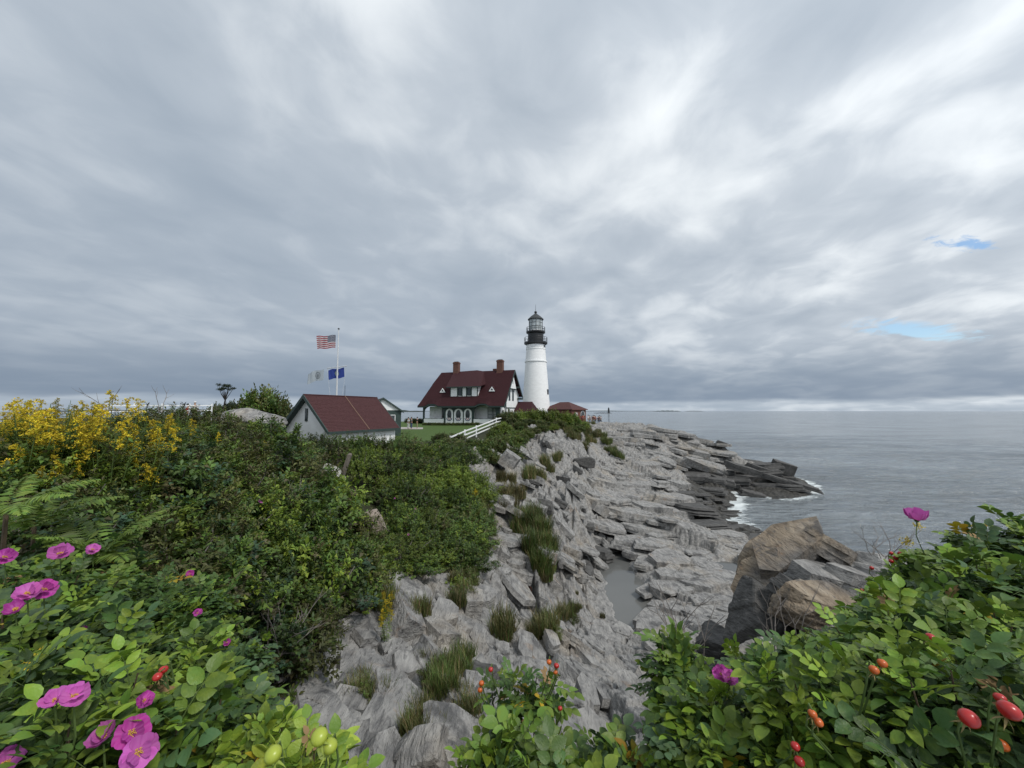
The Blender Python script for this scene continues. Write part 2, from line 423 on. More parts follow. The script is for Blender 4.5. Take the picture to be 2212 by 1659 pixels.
def surface(x, y, detail=True):
    z, r, l = land(x, y)
    z = z + 0.10 * fbm(x / 1.7, y / 1.7, 5, 3) * sstep(y, 1, 4) * (1 - l)
    p0 = pool_sd(x, y); pf_ = 1 - sstep(p0, 0, 2.6)
    z = z * (1 - pf_) + (POOL_Z + .10 + .16 * np.maximum(p0, 0)) * pf_
    if detail:
        far = 1 - sstep(y, 18, 45)
        wx = x + 1.3 * fbm(x / 11, y / 11, 71, 2) + 0.07 * fbm(x / 1.3, y / 1.3, 91, 2)
        wy = y + 1.3 * fbm(x / 11, y / 11, 81, 2) + 0.07 * fbm(x / 1.3, y / 1.3, 95, 2)
        def strata(th, sd0, asp, tl, lev):
            X = wx * math.cos(th) - wy * math.sin(th); Y_ = wx * math.sin(th) + wy * math.cos(th)
            h = 0
            for sx, Aa, tilt, wc, dc, sd in lev:
                r1, r2, r3, F1, F2, DX, DY = cells(X / sx, Y_ / (sx * asp), sd + sd0)
                fade = far if sx < .5 else 1
                st = np.where(r1 > .55, .45, -.35) * .6 + (r1 - .5) * .6      # some pieces missing, some proud
                edge = sstep((F2 - F1) * sx / (.05 + .007 * y), 0, 1)
                e = Aa * st * edge - tl * tilt * DX * sx * .6 + (r2 - .5) * tilt * DX * sx * .5 + (r3 - .5) * tilt * .8 * DY * sx * asp * .5
                e = e - dc * np.exp(-((F2 - F1) * sx / np.maximum(wc, .0022 * y)) ** 2) * (r2 > .2)
                h = h + e * fade
            return h + .03 * fbm(X / .18, Y_ / .6, 51 + sd0, 3)
        side = sstep(x - .16 * y + 1.0 * fbm(x / 6, y / 6, 101, 2), 1.0, 3.4)
        LC = ((3.6, .9, .34, .12, .40, 3), (1.5, .55, .42, .08, .36, 13), (.62, .28, .44, .045, .20, 23), (.26, .10, .40, .02, .10, 37))
        LP = ((4.6, .55, .16, .14, .30, 3), (1.9, .30, .18, .10, .26, 13), (.75, .16, .22, .06, .16, 23), (.3, .06, .2, .02, .06, 37))
        mask = sstep(r, .05, .32)
        h = strata(R(14), 0, 1.6, 1.0, LC) * (1 - side) * (.22 + .58 * sstep(y, 11, 24)) + strata(R(-58), 200, 2.0, .9, LP) * side
        calm = 1 - .85 * (1 - sstep(p0, .1, 2.0))
        z = z + h * mask * calm * np.where(z < 1.0, .7, 1.0)
    ps = pool_sd(x, y) + .55 * fbm(x / 1.1, y / 1.1, 7, 4)
    ring = (1 - sstep(ps, .0, 1.2))
    z = np.where(ps > 0, np.maximum(z, POOL_Z + .04 + .25 * np.clip(ps, 0, .35) - 5 * sstep(ps, .75, 1.2)), z)
    z = np.where(ps < 0.0, POOL_Z + .04 - .5 * np.clip(-ps, 0, .9) , z)
    return z, r, l
def gz(x, y):
    z, r, l = surface(np.array([x]), np.array([y]), False)
    return float(z[0])
def gz_detail(x, y):
    return float(surface(np.array([x]), np.array([y]), True)[0][0])

def grid_mesh(name, X, Y, Z, attrs, m, smooth_=False, flip=False):
    nr, nc = X.shape
    co = np.stack([X, Y, Z], -1).reshape(-1, 3).astype(np.float32)
    idx = np.arange(nr * nc).reshape(nr, nc)
    q = np.stack([idx[:-1, :-1], idx[:-1, 1:], idx[1:, 1:], idx[1:, :-1]], -1).reshape(-1, 4)
    if flip: q = q[:, ::-1]
    me = bpy.data.meshes.new(name)
    me.vertices.add(len(co)); me.vertices.foreach_set('co', co.ravel())
    me.loops.add(q.size); me.loops.foreach_set('vertex_index', q.ravel().astype(np.int32))
    me.polygons.add(len(q)); me.polygons.foreach_set('loop_start', (np.arange(len(q)) * 4).astype(np.int32))
    me.polygons.foreach_set('loop_total', np.full(len(q), 4, np.int32))
    if smooth_: me.polygons.foreach_set('use_smooth', np.ones(len(q), bool))
    me.update(calc_edges=True)
    for k, v in attrs.items():
        at = me.attributes.new(k, 'FLOAT', 'POINT'); at.data.foreach_set('value', v.ravel().astype(np.float32))
    me.materials.append(m)
    return me

# ------------------------------------------------------------------ rock and soil
def make_rock_material(name, tan=0.0, use_attr=True, wet=True, dark=1.0):
    m = bpy.data.materials.new(name); m.use_nodes = True
    t = m.node_tree; b = t.nodes['Principled BSDF']
    b.inputs['Roughness'].default_value = 0.8
    b.inputs['Specular IOR Level'].default_value = 0.25
    geo = N(t, 'ShaderNodeNewGeometry')
    mp = N(t, 'ShaderNodeMapping'); mp.inputs['Rotation'].default_value = (0.15, 0.35, R(17)); mp.inputs['Scale'].default_value = (2.6, 1.0, 3.0)
    t.links.new(geo.outputs['Position'], mp.inputs[0])
    strata = N(t, 'ShaderNodeTexNoise', inp={'Scale': 1.6, 'Detail': 7.0, 'Roughness': 0.62, 'Distortion': 0.4})
    t.links.new(mp.outputs[0], strata.inputs['Vector'])
    big = N(t, 'ShaderNodeTexNoise', inp={'Scale': 0.35, 'Detail': 4.0, 'Roughness': 0.6})
    t.links.new(geo.outputs['Position'], big.inputs['Vector'])
    mid = N(t, 'ShaderNodeTexNoise', inp={'Scale': 1.7, 'Detail': 6.0, 'Roughness': 0.65})
    t.links.new(geo.outputs['Position'], mid.inputs['Vector'])
    grey = ramp(t, strata.outputs['Fac'], [(0.28, (0.085, 0.084, 0.083)), (0.40, (0.195, 0.192, 0.187)), (0.56, (0.295, 0.288, 0.275)), (0.8, (0.43, 0.42, 0.40))])
    warm = ramp(t, strata.outputs['Fac'], [(0.3, (0.20, 0.16, 0.115)), (0.5, (0.31, 0.265, 0.205)), (0.75, (0.42, 0.365, 0.285))])
    if tan: warm = ramp(t, strata.outputs['Fac'], [(0.3, (0.085, 0.062, 0.042)), (0.45, (0.27, 0.21, 0.145)), (0.75, (0.43, 0.355, 0.26))]); grey = ramp(t, strata.outputs['Fac'], [(0.3, (0.05, 0.05, 0.05)), (0.55, (0.15, 0.145, 0.14)), (0.8, (0.30, 0.285, 0.265))])
    wf = smooth(t, big.outputs['Fac'], 0.50 - tan, 0.70 - tan)
    cc = mixc(t, M(t, 'MULTIPLY', wf, 0.8 if tan else 0.5), grey, warm)
    st_n = N(t, 'ShaderNodeTexNoise', inp={'Scale': 0.9, 'Detail': 6.0, 'Roughness': 0.7}); mps = N(t, 'ShaderNodeMapping'); mps.inputs['Location'].default_value = (13, 7, 3); mps.inputs['Scale'].default_value = (1, 1, .35)
    t.links.new(geo.outputs['Position'], mps.inputs[0]); t.links.new(mps.outputs[0], st_n.inputs['Vector'])
    cc = mixc(t, M(t, 'MULTIPLY', smooth(t, st_n.outputs['Fac'], 0.60, 0.70), 0.55), cc, (0.24, 0.15, 0.085))
    cc = mixc(t, M(t, 'MULTIPLY', M(t, 'SUBTRACT', 1.0, smooth(t, st_n.outputs['Fac'], 0.35, 0.46)), 0.72), cc, (0.07, 0.07, 0.071))
    mpf = N(t, 'ShaderNodeMapping'); mpf.inputs['Rotation'].default_value = (0.25, 0.6, R(20)); mpf.inputs['Scale'].default_value = (15, 2.2, 13)
    t.links.new(geo.outputs['Position'], mpf.inputs[0])
    fol = N(t, 'ShaderNodeTexNoise', inp={'Scale': 1.0, 'Detail': 3.0, 'Roughness': 0.55, 'Distortion': 0.8}); t.links.new(mpf.outputs[0], fol.inputs['Vector'])
    line = M(t, 'SUBTRACT', 1.0, smooth(t, fol.outputs['Fac'], 0.30, 0.44))
    cc = mixc(t, M(t, 'MULTIPLY', line, 0.58), cc, (0.075, 0.075, 0.078))
    dk = smooth(t, mid.outputs['Fac'], 0.56, 0.70)
    cc = mixc(t, M(t, 'MULTIPLY', dk, 0.62), cc, (0.11, 0.11, 0.112))
    rust = smooth(t, mid.outputs['Fac'], 0.62, 0.75)
    sepn = N(t, 'ShaderNodeSeparateXYZ'); t.links.new(geo.outputs['Position'], sepn.inputs[0])
    if wet:
        wl = M(t, 'ADD', sepn.outputs[2], M(t, 'MULTIPLY', M(t, 'SUBTRACT', big.outputs['Fac'], 0.5), 2.6))
        # only the outer ledges, open to the surf, are washed and stained dark by the tide
        sea_side = M(t, 'MULTIPLY_ADD', sepn.outputs[1], 0.12, sepn.outputs[0])
        wl = M(t, 'SUBTRACT', wl, M(t, 'MULTIPLY', smooth(t, sea_side, 20.0, 27.0), 3.3))
        wetf = M(t, 'SUBTRACT', 1.0, smooth(t, wl, -1.1, -0.3))
        cc = mixc(t, wetf, cc, mixc(t, smooth(t, strata.outputs['Fac'], .35, .7), (0.028, 0.027, 0.025), (0.085, 0.08, 0.07)))
        t.links.new(M(t, 'MULTIPLY_ADD', wetf, -0.35, 0.8), b.inputs['Roughness'])
    if use_attr:
        ra = N(t, 'ShaderNodeAttribute', attribute_name='rock'); la = N(t, 'ShaderNodeAttribute', attribute_name='lawn')
        fine = N(t, 'ShaderNodeTexNoise', inp={'Scale': 9.0, 'Detail': 5.0, 'Roughness': 0.7})
        t.links.new(geo.outputs['Position'], fine.inputs['Vector'])
        soil = ramp(t, fine.outputs['Fac'], [(0.3, (0.016, 0.016, 0.008)), (0.55, (0.035, 0.04, 0.016)), (0.75, (0.07, 0.06, 0.035))])
        rm = smooth(t, M(t, 'ADD', ra.outputs['Fac'], M(t, 'MULTIPLY', M(t, 'SUBTRACT', mid.outputs['Fac'], 0.5), 0.35)), 0.12, 0.22)
        cc = mixc(t, rm, soil, cc)
        lawn = ramp(t, fine.outputs['Fac'], [(0.3, (0.048, 0.085, 0.018)), (0.7, (0.075, 0.125, 0.026))])
        cc = mixc(t, smooth(t, la.outputs['Fac'], 0.35, 0.55), cc, lawn)
    t.links.new(cc, b.inputs['Base Color'])
    mp2 = N(t, 'ShaderNodeMapping'); mp2.inputs['Rotation'].default_value = (0.1, 0.5, R(17)); mp2.inputs['Scale'].default_value = (7, 2.6, 9)
    t.links.new(geo.outputs['Position'], mp2.inputs[0])
    f2 = N(t, 'ShaderNodeTexNoise', inp={'Scale': 1.5, 'Detail': 6.0, 'Roughness': 0.65, 'Distortion': 0.6})
    t.links.new(mp2.outputs[0], f2.inputs['Vector'])
    bp = N(t, 'ShaderNodeBump', inp={'Strength': 0.75, 'Distance': 0.06}); t.links.new(f2.outputs['Fac'], bp.inputs['Height'])
    bp2 = N(t, 'ShaderNodeBump', inp={'Strength': 0.5, 'Distance': 0.2}); t.links.new(strata.outputs['Fac'], bp2.inputs['Height'])
    bp3 = N(t, 'ShaderNodeBump', inp={'Strength': 0.9, 'Distance': 0.05}); t.links.new(fol.outputs['Fac'], bp3.inputs['Height'])
    t.links.new(bp2.outputs[0], bp.inputs['Normal']); t.links.new(bp.outputs[0], bp3.inputs['Normal']); t.links.new(bp3.outputs[0], b.inputs['Normal'])
    return m
ROCK = make_rock_material('shore_rock')
NA, NR_ = 860, 840
aa = np.tan(np.linspace(R(-58), R(58), NA))
yy = np.concatenate([np.geomspace(0.35, 3.2, 90, endpoint=False), np.geomspace(3.2, 90, 680, endpoint=False), np.geomspace(90, 145, NR_ - 770)])
AAg, YYg = np.meshgrid(aa, yy)
XXg = AAg * YYg
ZZg, RRg, LLg = surface(XXg, YYg)
# lay the floor flat where the buildings and lawn stand
me = grid_mesh('shore_terrain', XXg, YYg, ZZg, {'rock': RRg, 'lawn': LLg}, ROCK)
terrain = tag(link('shore_terrain', me), 'rocky shore of grey ledges with planted banks and a lawn', kind='structure')

# ------------------------------------------------------------------ sea
def make_water(name, deep, rough, wave, scale, wdist=1.4):
    m = bpy.data.materials.new(name); m.use_nodes = True
    t = m.node_tree; b = t.nodes['Principled BSDF']; out = t.nodes['Material Output']
    b.inputs['Roughness'].default_value = rough
    b.inputs['IOR'].default_value = 1.333
    geo = N(t, 'ShaderNodeNewGeometry')
    mp = N(t, 'ShaderNodeMapping'); mp.inputs['Rotation'].default_value = (0, 0, R(-20)); mp.inputs['Scale'].default_value = (0.55, 1.5, 1)
    t.links.new(geo.outputs['Position'], mp.inputs[0])
    a = N(t, 'ShaderNodeTexNoise', inp={'Scale': scale, 'Detail': 6.0, 'Roughness': 0.6, 'Distortion': 0.5}); t.links.new(mp.outputs[0], a.inputs['Vector'])
    c = N(t, 'ShaderNodeTexNoise', inp={'Scale': scale * 0.16, 'Detail': 4.0, 'Roughness': 0.55}); t.links.new(mp.outputs[0], c.inputs['Vector'])
    hgt = M(t, 'MULTIPLY_ADD', c.outputs['Fac'], 2.2, a.outputs['Fac'])
    bp = N(t, 'ShaderNodeBump', inp={'Strength': wave, 'Distance': wdist}); t.links.new(hgt, bp.inputs['Height'])
    t.links.new(bp.outputs[0], b.inputs['Normal'])
    fa = N(t, 'ShaderNodeAttribute', attribute_name='foam')
    fn = N(t, 'ShaderNodeTexNoise', inp={'Scale': 1.1, 'Detail': 7.0, 'Roughness': 0.7, 'Distortion': 0.8}); t.links.new(mp.outputs[0], fn.inputs['Vector'])
    ff = smooth(t, M(t, 'ADD', fa.outputs['Fac'], M(t, 'MULTIPLY', M(t, 'SUBTRACT', fn.outputs['Fac'], 0.5), 1.3)), 0.55, 0.8)
    wp = N(t, 'ShaderNodeTexNoise', inp={'Scale': 0.035, 'Detail': 4.0, 'Roughness': 0.6}); t.links.new(mp.outputs[0], wp.inputs['Vector'])
    dcol = mixc(t, smooth(t, wp.outputs['Fac'], .35, .65), [x * .72 for x in deep], [x * 1.15 for x in deep])
    t.links.new(mixc(t, ff, dcol, (0.75, 0.8, 0.8)), b.inputs['Base Color'])
    t.links.new(M(t, 'MULTIPLY_ADD', ff, 0.6, rough), b.inputs['Roughness'])
    return m
SEA = make_water('sea_water', (0.205, 0.230, 0.245), 0.08, 1.0, 0.6)
ang = np.linspace(R(-75), R(75), 420)
rad = np.concatenate([np.geomspace(8, 400, 380, endpoint=False), np.geomspace(400, 40000, 60)])
AG, RG = np.meshgrid(ang, rad)
SX = RG * np.sin(AG); SY = RG * np.cos(AG)
gb, _, _ = land(SX, np.clip(SY, 1, 140))
near = (RG < 150)
prox = np.where(near, 1 - sstep(-gb, -0.2, 2.2), 0)
foam = np.where(near, prox * .80, 0) + 0.24 * sstep(fbm(SX / 14, SY / 5, 33, 4), .1, .55) * (1 - sstep(RG, 60, 240)) + 0.55 * sstep(fbm(SX / 22, SY / 7, 44, 4), .05, .5) * (1 - sstep(np.hypot(SX - 46, SY - 62), 6, 30))
SZ = (0.42 * fbm(SX / 6, SY / 2.4, 61, 3) + 0.34 * fbm(SX / 23, SY / 9, 66, 2)) * (1 - sstep(RG, 70, 330))
me = grid_mesh('sea', SX, SY, SZ, {'foam': foam}, SEA, True)
tag(link('sea', me), kind='structure')
POOLW = make_water('pool_water', (0.15, 0.152, 0.146), 0.015, 0.03, 2.5, .1)
for pl in POOLS:
    n = 40; cxs = np.mean([p[0] for p in pl]); cys = np.mean([p[1] for p in pl])
    mb = MB()
    ring = []
    for i in range(72):
        t_ = 2 * math.pi * i / 72; rr = 0.2
        while rr < 14:
            x_, y_ = cxs + rr * math.cos(t_), cys + rr * math.sin(t_)
            if pool_sd(np.array([x_]), np.array([y_]))[0] > 0.30: break
            rr += 0.08
        ring.append((cxs + rr * math.cos(t_), cys + rr * math.sin(t_), POOL_Z))
    c0 = (cxs, cys, POOL_Z)
    for i in range(72): mb.face((c0, ring[i], ring[(i + 1) % 72]))
    pb_ = POOLW.node_tree.nodes['Principled BSDF']; pb_.inputs['Transmission Weight'].default_value = 0.18
    o = mb.build('tide_pool', POOLW)
    tag(o, kind='structure')
# ------------------------------------------------------------------ building materials
WHITE = mat('white_paint', (0.83, 0.84, 0.84), 0.6, 0.07, 1.3, 0.10, 30)
WHITE_BRICK = mat('whitewashed_rubble', (0.82, 0.825, 0.82), 0.7, 0.06, 1.2, 0.9, 3.2, stretch=(1, 1, 2.4))
GREEN = mat('dark_green_trim', (0.040, 0.062, 0.058), 0.55, 0.15, 3)
ROOF = mat('red_roof_shingles', (0.037, 0.0095, 0.012), 0.8, 0.22, 3.0, 0.4, 9, obj_var=0.05, stretch=(1, 1, 3))
SHED_ROOF = mat('faded_red_shingles', (0.055, 0.019, 0.021), 0.85, 0.4, 6.0, 0.4, 25, stretch=(1.5, 1.5, 5), c2=(0.072, 0.030, 0.031))
BRICK = mat('red_brick', (0.150, 0.066, 0.052), 0.85, 0.25, 5, 0.3, 20, stretch=(1, 1, 3))
BRICK2 = mat('brown_brick', (0.13, 0.065, 0.05), 0.85, 0.25, 5, 0.3, 20)
BLACK = mat('black_iron', (0.012, 0.013, 0.015), 0.45, 0.2, 3, spec=0.5)
GLASS = mat('dark_window_glass', (0.03, 0.035, 0.04), 0.08, 0.3, 2, spec=0.7)
PALE_GLASS = mat('curtained_lantern_glass', (0.36, 0.40, 0.41), 0.1, 0.3, 1.5, spec=0.8)
GREY_ROOF = mat('weathered_dark_roof', (0.05, 0.055, 0.058), 0.7, 0.2, 3)
CONCRETE = mat('pale_concrete', (0.34, 0.33, 0.30), 0.85, 0.2, 3, 0.4, 18)
PAINTED_POLE = mat('painted_pole', (0.62, 0.63, 0.64), 0.4, 0.08, 2)
OLD_WOOD = mat('weathered_wood', (0.16, 0.14, 0.12), 0.9, 0.35, 6, 0.6, 20, stretch=(3, 3, 0.5))
RUST = mat('rusty_iron', (0.10, 0.035, 0.02), 0.9, 0.4, 12)
PLAZA = mat('pale_gravel', (0.36, 0.34, 0.32), 0.9, 0.1, 3)
BUNT_RED = mat('bunting_red', (0.25, 0.02, 0.03), 0.7)
BUNT_BLUE = mat('bunting_blue', (0.02, 0.03, 0.12), 0.7)
CURTAIN = mat('white_curtain', (0.5, 0.52, 0.52), 0.8, 0.15, 6)

def rot2(x, y, a): return (x * math.cos(a) - y * math.sin(a), x * math.sin(a) + y * math.cos(a))

# ------------------------------------------------------------------ lighthouse
LH_Y = 95.0
lp = P(1158, 888, LH_Y)
def tz(v): return P(1158, v, LH_Y).z
def cv(c): return tz(637.1 + 0.2 * c)
gb_ = 10.6
lh = empty('lighthouse', (lp.x, lp.y, gb_), 0, 'tall white conical lighthouse tower with black lantern room beside the red roofed house', 'lighthouse')
def lz(c): return cv(c) - gb_
mb = MB(); zt = lz(530); zb = 0
prof = []
for i in range(24):
    f = i / 23
    z = zb + (zt - zb) * f
    c = 1330 - (1330 - 530) * f
    prof.append((np.interp(f, [0, .12, .76, .93, 1], [3.75, 3.49, 2.60, 2.36, 2.36]), z))
mb.lathe(prof, 48)
mb.build('tower_wall', WHITE_BRICK, lh, True)
for c, rr, hh in ((722, 2.78, .28), (590, 2.46, .14), (572, 2.43, .10)):
    MB().lathe([(rr - .25, lz(c) - hh / 2), (rr, lz(c) - hh / 2), (rr, lz(c) + hh / 2), (rr - .25, lz(c) + hh / 2)], 48).build('ring_course', WHITE, lh)
def gallery(c0, c1, rad_, rail_h, n):
    z0, z1 = lz(c0), lz(c1)
    MB().lathe([(rad_ - .55, z0 - .35), (rad_, z0), (rad_, z1), (rad_ - .7, z1)], 40).build('gallery_deck', BLACK, lh)
    pm = MB().tube([(0, 0, 0), (0, 0, rail_h)], .045, 6).mesh('rail_post', BLACK)
    for i in range(n):
        a = 2 * math.pi * i / n
        link('rail_post', pm, lh, (math.cos(a) * (rad_ - .06), math.sin(a) * (rad_ - .06), z1))
    for k in (1.0, .55):
        pts = [((rad_ - .06) * math.cos(2 * math.pi * i / 40), (rad_ - .06) * math.sin(2 * math.pi * i / 40), z1 + rail_h * k) for i in range(41)]
        MB().tube(pts, .035, 5, False).build('railing', BLACK, lh)
gallery(530, 515, 2.9, 1.2, 16)
MB().lathe([(1.94, lz(515)), (1.94, lz(425)), (1.99, lz(420)), (1.99, lz(412))], 40).build('watch_room', BLACK, lh)
gallery(412, 398, 2.37, 1.05, 14)
z0, z1 = lz(398), lz(268)
MB().lathe([(1.72, z0), (1.72, z0 + .35)], 10).build('lantern_sill', WHITE, lh)
nP = 10
r_in = 1.70
for i in range(nP):
    a0 = 2 * math.pi * (i + .5) / nP; a1 = 2 * math.pi * (i + 1.5) / nP
    p0 = Vector((math.cos(a0), math.sin(a0), 0)) * r_in; p1 = Vector((math.cos(a1), math.sin(a1), 0)) * r_in
    for k in range(3):
        za = z0 + .35 + (z1 - z0 - .35) * k / 3; zb_ = z0 + .35 + (z1 - z0 - .35) * (k + 1) / 3
        m_ = MB(); m_.face((p0 + Vector((0, 0, za)), p1 + Vector((0, 0, za)), p1 + Vector((0, 0, zb_)), p0 + Vector((0, 0, zb_))))
        m_.build('pane', PALE_GLASS, lh)
    MB().tube([p0 * 1.01 + Vector((0, 0, z0)), p0 * 1.01 + Vector((0, 0, z1))], .06, 6).build('mullion', BLACK, lh)
for k in (1, 2):
    za = z0 + .35 + (z1 - z0 - .35) * k / 3
    MB().tube([(1.72 * math.cos(2 * math.pi * (i + .5) / nP), 1.72 * math.sin(2 * math.pi * (i + .5) / nP), za) for i in range(nP + 1)], .045, 5, False).build('glazing_bar', BLACK, lh)
MB().lathe([(1.75, z1 - .12), (1.98, z1 - .05), (1.98, z1 + .1), (1.2, lz(232)), (.35, lz(206)), (.28, lz(200))], 20).build('lantern_roof', GREY_ROOF, lh)
MB().lathe([(.25, lz(203)), (.2, lz(199)), (.34, lz(192)), (.36, lz(186)), (.28, lz(179)), (.08, lz(174))], 16).build('vent_ball', BLACK, lh, True)
MB().tube([(0, 0, lz(176)), (0, 0, lz(105))], [.05, .025], 6).build('lightning_rod', BLACK, lh)
for c, ang_, hh in ((1050, -28, 1.25), (562, -30, .5)):
    a = R(ang_); f = (lz(c) - 0) / (zt)
    rr = float(np.interp(f, [0, .12, .76, .93, 1], [3.75, 3.49, 2.60, 2.36, 2.36]))
    o = MB().box(-.06, .16, -.36, .36, -hh / 2, hh / 2).build('window_frame', GREY_ROOF, lh, loc=(rr * math.cos(a) - .06 * math.cos(a), rr * math.sin(a) - .06 * math.sin(a), lz(c)))
    o.rotation_euler = (0, 0, a)
    g = MB().box(.163, .175, -.24, .24, -hh / 2 + .1, hh / 2 - .1).build('pane', GLASS, o)

# ------------------------------------------------------------------ keeper's house
HL, HW = 16.2, 9.0
pr = P(1080, 917, 68.0); pl_ = P(913, 917, 73.4)
hrot = math.atan2(pr.y - pl_.y, pr.x - pl_.x)
hz0 = 10.45
house = empty('keeper_house', (pl_.x, pl_.y, hz0), hrot, 'white house with steep dark red roof, wide dormer and three arched doors beside the lighthouse', 'house')
PORCH = 1.9
RY, RZ = 4.6, 10.25
EZ = 3.5
# walls
mb = MB()
def gz_front(y):
    return float(np.interp(y, [-.9, 0.3, RY, 9.2], [3.45, 4.45, RZ - .25, 5.4]))
poly = [(PORCH, 0), (HW, 0), (HW, gz_front(HW) - .1), (RY, RZ - .35), (PORCH, gz_front(PORCH) - .15)]
mb.prism(poly, 'x', 1.45, HL); mb.box(.3, 1.45, PORCH, HW, 0, 3.4)
mb.build('wall', WHITE, house)
# gable jetty: the top triangle steps out over the wall below
MB().prism([(2.95, 6.75), (6.55, 6.75), (RY, RZ - .42)], 'x', HL + .004, HL + .35).build('gable_panel', WHITE, house)
MB().box(HL + .004, HL + .40, 2.85, 6.65, 6.60, 6.745).build('gable_beam', GREEN, house)
MB().box(HL + .004, HL + .10, PORCH, HW, 3.05, 3.2).build('belt_course', GREEN, house)
MB().box(HL + .004, HL + .10, PORCH - .12, PORCH, 0, 5.4).build('corner_board', GREEN, house)
def window(parent, x0, x1, z0, z1, y, depth=.06, axis='y', cur=False, sash=1):
    # rectangular window in a wall; y is the wall plane, frame stands proud towards -y (or +x when axis is 'x')
    def bx(m_, a0, a1, t0, t1, b0, b1):
        if axis == 'y': m_.box(a0, a1, y - t1, y - t0, b0, b1)
        else: m_.box(y + t0, y + t1, a0, a1, b0, b1)
        return m_
    m_ = MB(); fw = .09
    bx(m_, x0, x1, .004, depth, z0, z0 + fw); bx(m_, x0, x1, .004, depth, z1 - fw, z1)
    bx(m_, x0, x0 + fw, .004, depth, z0 + fw, z1 - fw); bx(m_, x1 - fw, x1, .004, depth, z0 + fw, z1 - fw)
    zm = (z0 + z1) / 2
    for k in range(1, sash + 1):
        zz = z0 + (z1 - z0) * k / (sash + 1)
        bx(m_, x0 + fw, x1 - fw, .006, depth - .01, zz - .04, zz + .04)
    fr = m_.build('window', GREEN, parent)
    bx(MB(), x0 + fw, x1 - fw, .003, .02, z0 + fw, z1 - fw).build('pane', CURTAIN if cur else GLASS, fr)
    return fr
for y0, y1 in ((3.25, 4.05), (5.15, 5.95)): window(house, y0, y1, 4.45, 6.5, HL, axis='x')
for y0, y1 in ((3.0, 3.75), (6.6, 7.35)): window(house, y0, y1, 1.2, 2.9, HL, axis='x')
MB().prism([(5.15 + .32 * math.cos(t * math.pi / 8), 1.95 + .75 * math.sin(t * math.pi / 8)) for t in range(16)], 'x', HL + .004, HL + .05).build('oval_window', GLASS, house)
MB().box(HL + .354, HL + .38, 4.5, 4.72, 7.6, 8.9).build('gable_vent', GREEN, house)
# roof: front slope with two eyebrow curves, flared eave
OV = .75
nx = 90
def eave_lift(x):
    l = 0
    for c in (2.45, 12.75): l += .42 * math.exp(-((x - c) / 1.15) ** 4)
    return l
def hipx(z):     # left end leans in like a hip
    return float(np.interp(z, [3.3, 5.2, 7.6, 7.7, RZ], [-.65, -.25, .55, .35, 1.25]))
prof_f = [(-.95, 3.42), (-.35, 4.02), (.5, 5.02), (1.6, 6.42), (3.0, 8.22), (RY, RZ)]
ncourse = 40
vs = []; fs = []
ts = np.linspace(0, 1, ncourse + 1)
plen = np.cumsum([0] + [math.hypot(prof_f[i + 1][0] - prof_f[i][0], prof_f[i + 1][1] - prof_f[i][1]) for i in range(5)]); plen = plen / plen[-1]
rows = []
for t_ in ts:
    rows.append((float(np.interp(t_, plen, [p[0] for p in prof_f])), float(np.interp(t_, plen, [p[1] for p in prof_f]))))
mb = MB()
def rpt(i, y, z, lift_f):
    z_ = z
    x0 = hipx(z_); x = x0 + (HL + OV - x0) * i / nx
    return (x, y, z_ + eave_lift(x) * lift_f)
for k in range(ncourse):
    (y0, z0_), (y1, z1_) = rows[k], rows[k + 1]
    l0 = max(0, 1 - (z0_ - 3.4) / 1.5); l1 = max(0, 1 - (z1_ - 3.4) / 1.5)
    lo = [rpt(i, y0 - .02, z0_ + .035, l0) for i in range(nx + 1)]
    hi = [rpt(i, y1, z1_, l1) for i in range(nx + 1)]
    und = [rpt(i, y0, z0_, l0) for i in range(nx + 1)]
    for i in range(nx):
        mb.face((lo[i], lo[i + 1], hi[i + 1], hi[i])); mb.face((und[i], und[i + 1], lo[i + 1], lo[i]))
rear = [(HL + OV, RY, RZ), (1.25, RY, RZ), (-.3, 9.3, 5.3), (HL + OV, 9.3, 5.3)]
mb.face(rear)
lft = [(hipx(z), y, z) for y, z in prof_f]
mb.raw(lft + [(-.3, 9.3, 5.3), (-.65, 9.3, 3.5), (-.65, -.9, 3.5)], [tuple(range(len(lft))) + (len(lft), len(lft) + 1, len(lft) + 2)])
mb.build('roof', ROOF, house)
# bargeboards along the right verge and fascia along the front eave
mb = MB()
pf = prof_f + [(9.3, 5.3)]
for (y0, z0_), (y1, z1_) in zip(pf[:-1], pf[1:]):
    mb.raw([(HL + OV - .02, y0, z0_ - .02), (HL + OV - .02, y1, z1_ - .02), (HL + OV - .02, y1, z1_ - .42), (HL + OV - .02, y0, z0_ - .42),
            (HL + OV + .07, y0, z0_ + .03), (HL + OV + .07, y1, z1_ + .03), (HL + OV + .07, y1, z1_ - .42), (HL + OV + .07, y0, z0_ - .42)],
           [(0, 1, 2, 3), (4, 7, 6, 5), (0, 4, 5, 1), (3, 2, 6, 7), (0, 3, 7, 4), (1, 5, 6, 2)])
mb.build('bargeboard', GREEN, house)
MB().box(HL + .05, HL + OV + .12, 8.0, 9.0, 4.75, 5.1).build('eave_bracket', GREEN, house)
MB().box(HL + .05, HL + OV + .12, 6.45, 6.75, 6.9, 7.2).build('eave_bracket', GREEN, house)
mb = MB()
for i in range(60):
    xa = -.6 + (HL + OV + .55) * i / 60; xb = -.6 + (HL + OV + .55) * (i + 1) / 60
    za, zb_ = 3.43 + eave_lift(xa), 3.43 + eave_lift(xb)
    mb.raw([(xa, -.93, za - .26), (xb, -.93, zb_ - .26), (xb, -.93, zb_), (xa, -.93, za), (xa, -.5, za - .26), (xb, -.5, zb_ - .26)], [(0, 1, 2, 3), (0, 4, 5, 1)])
mb.build('eave_fascia', GREEN, house)
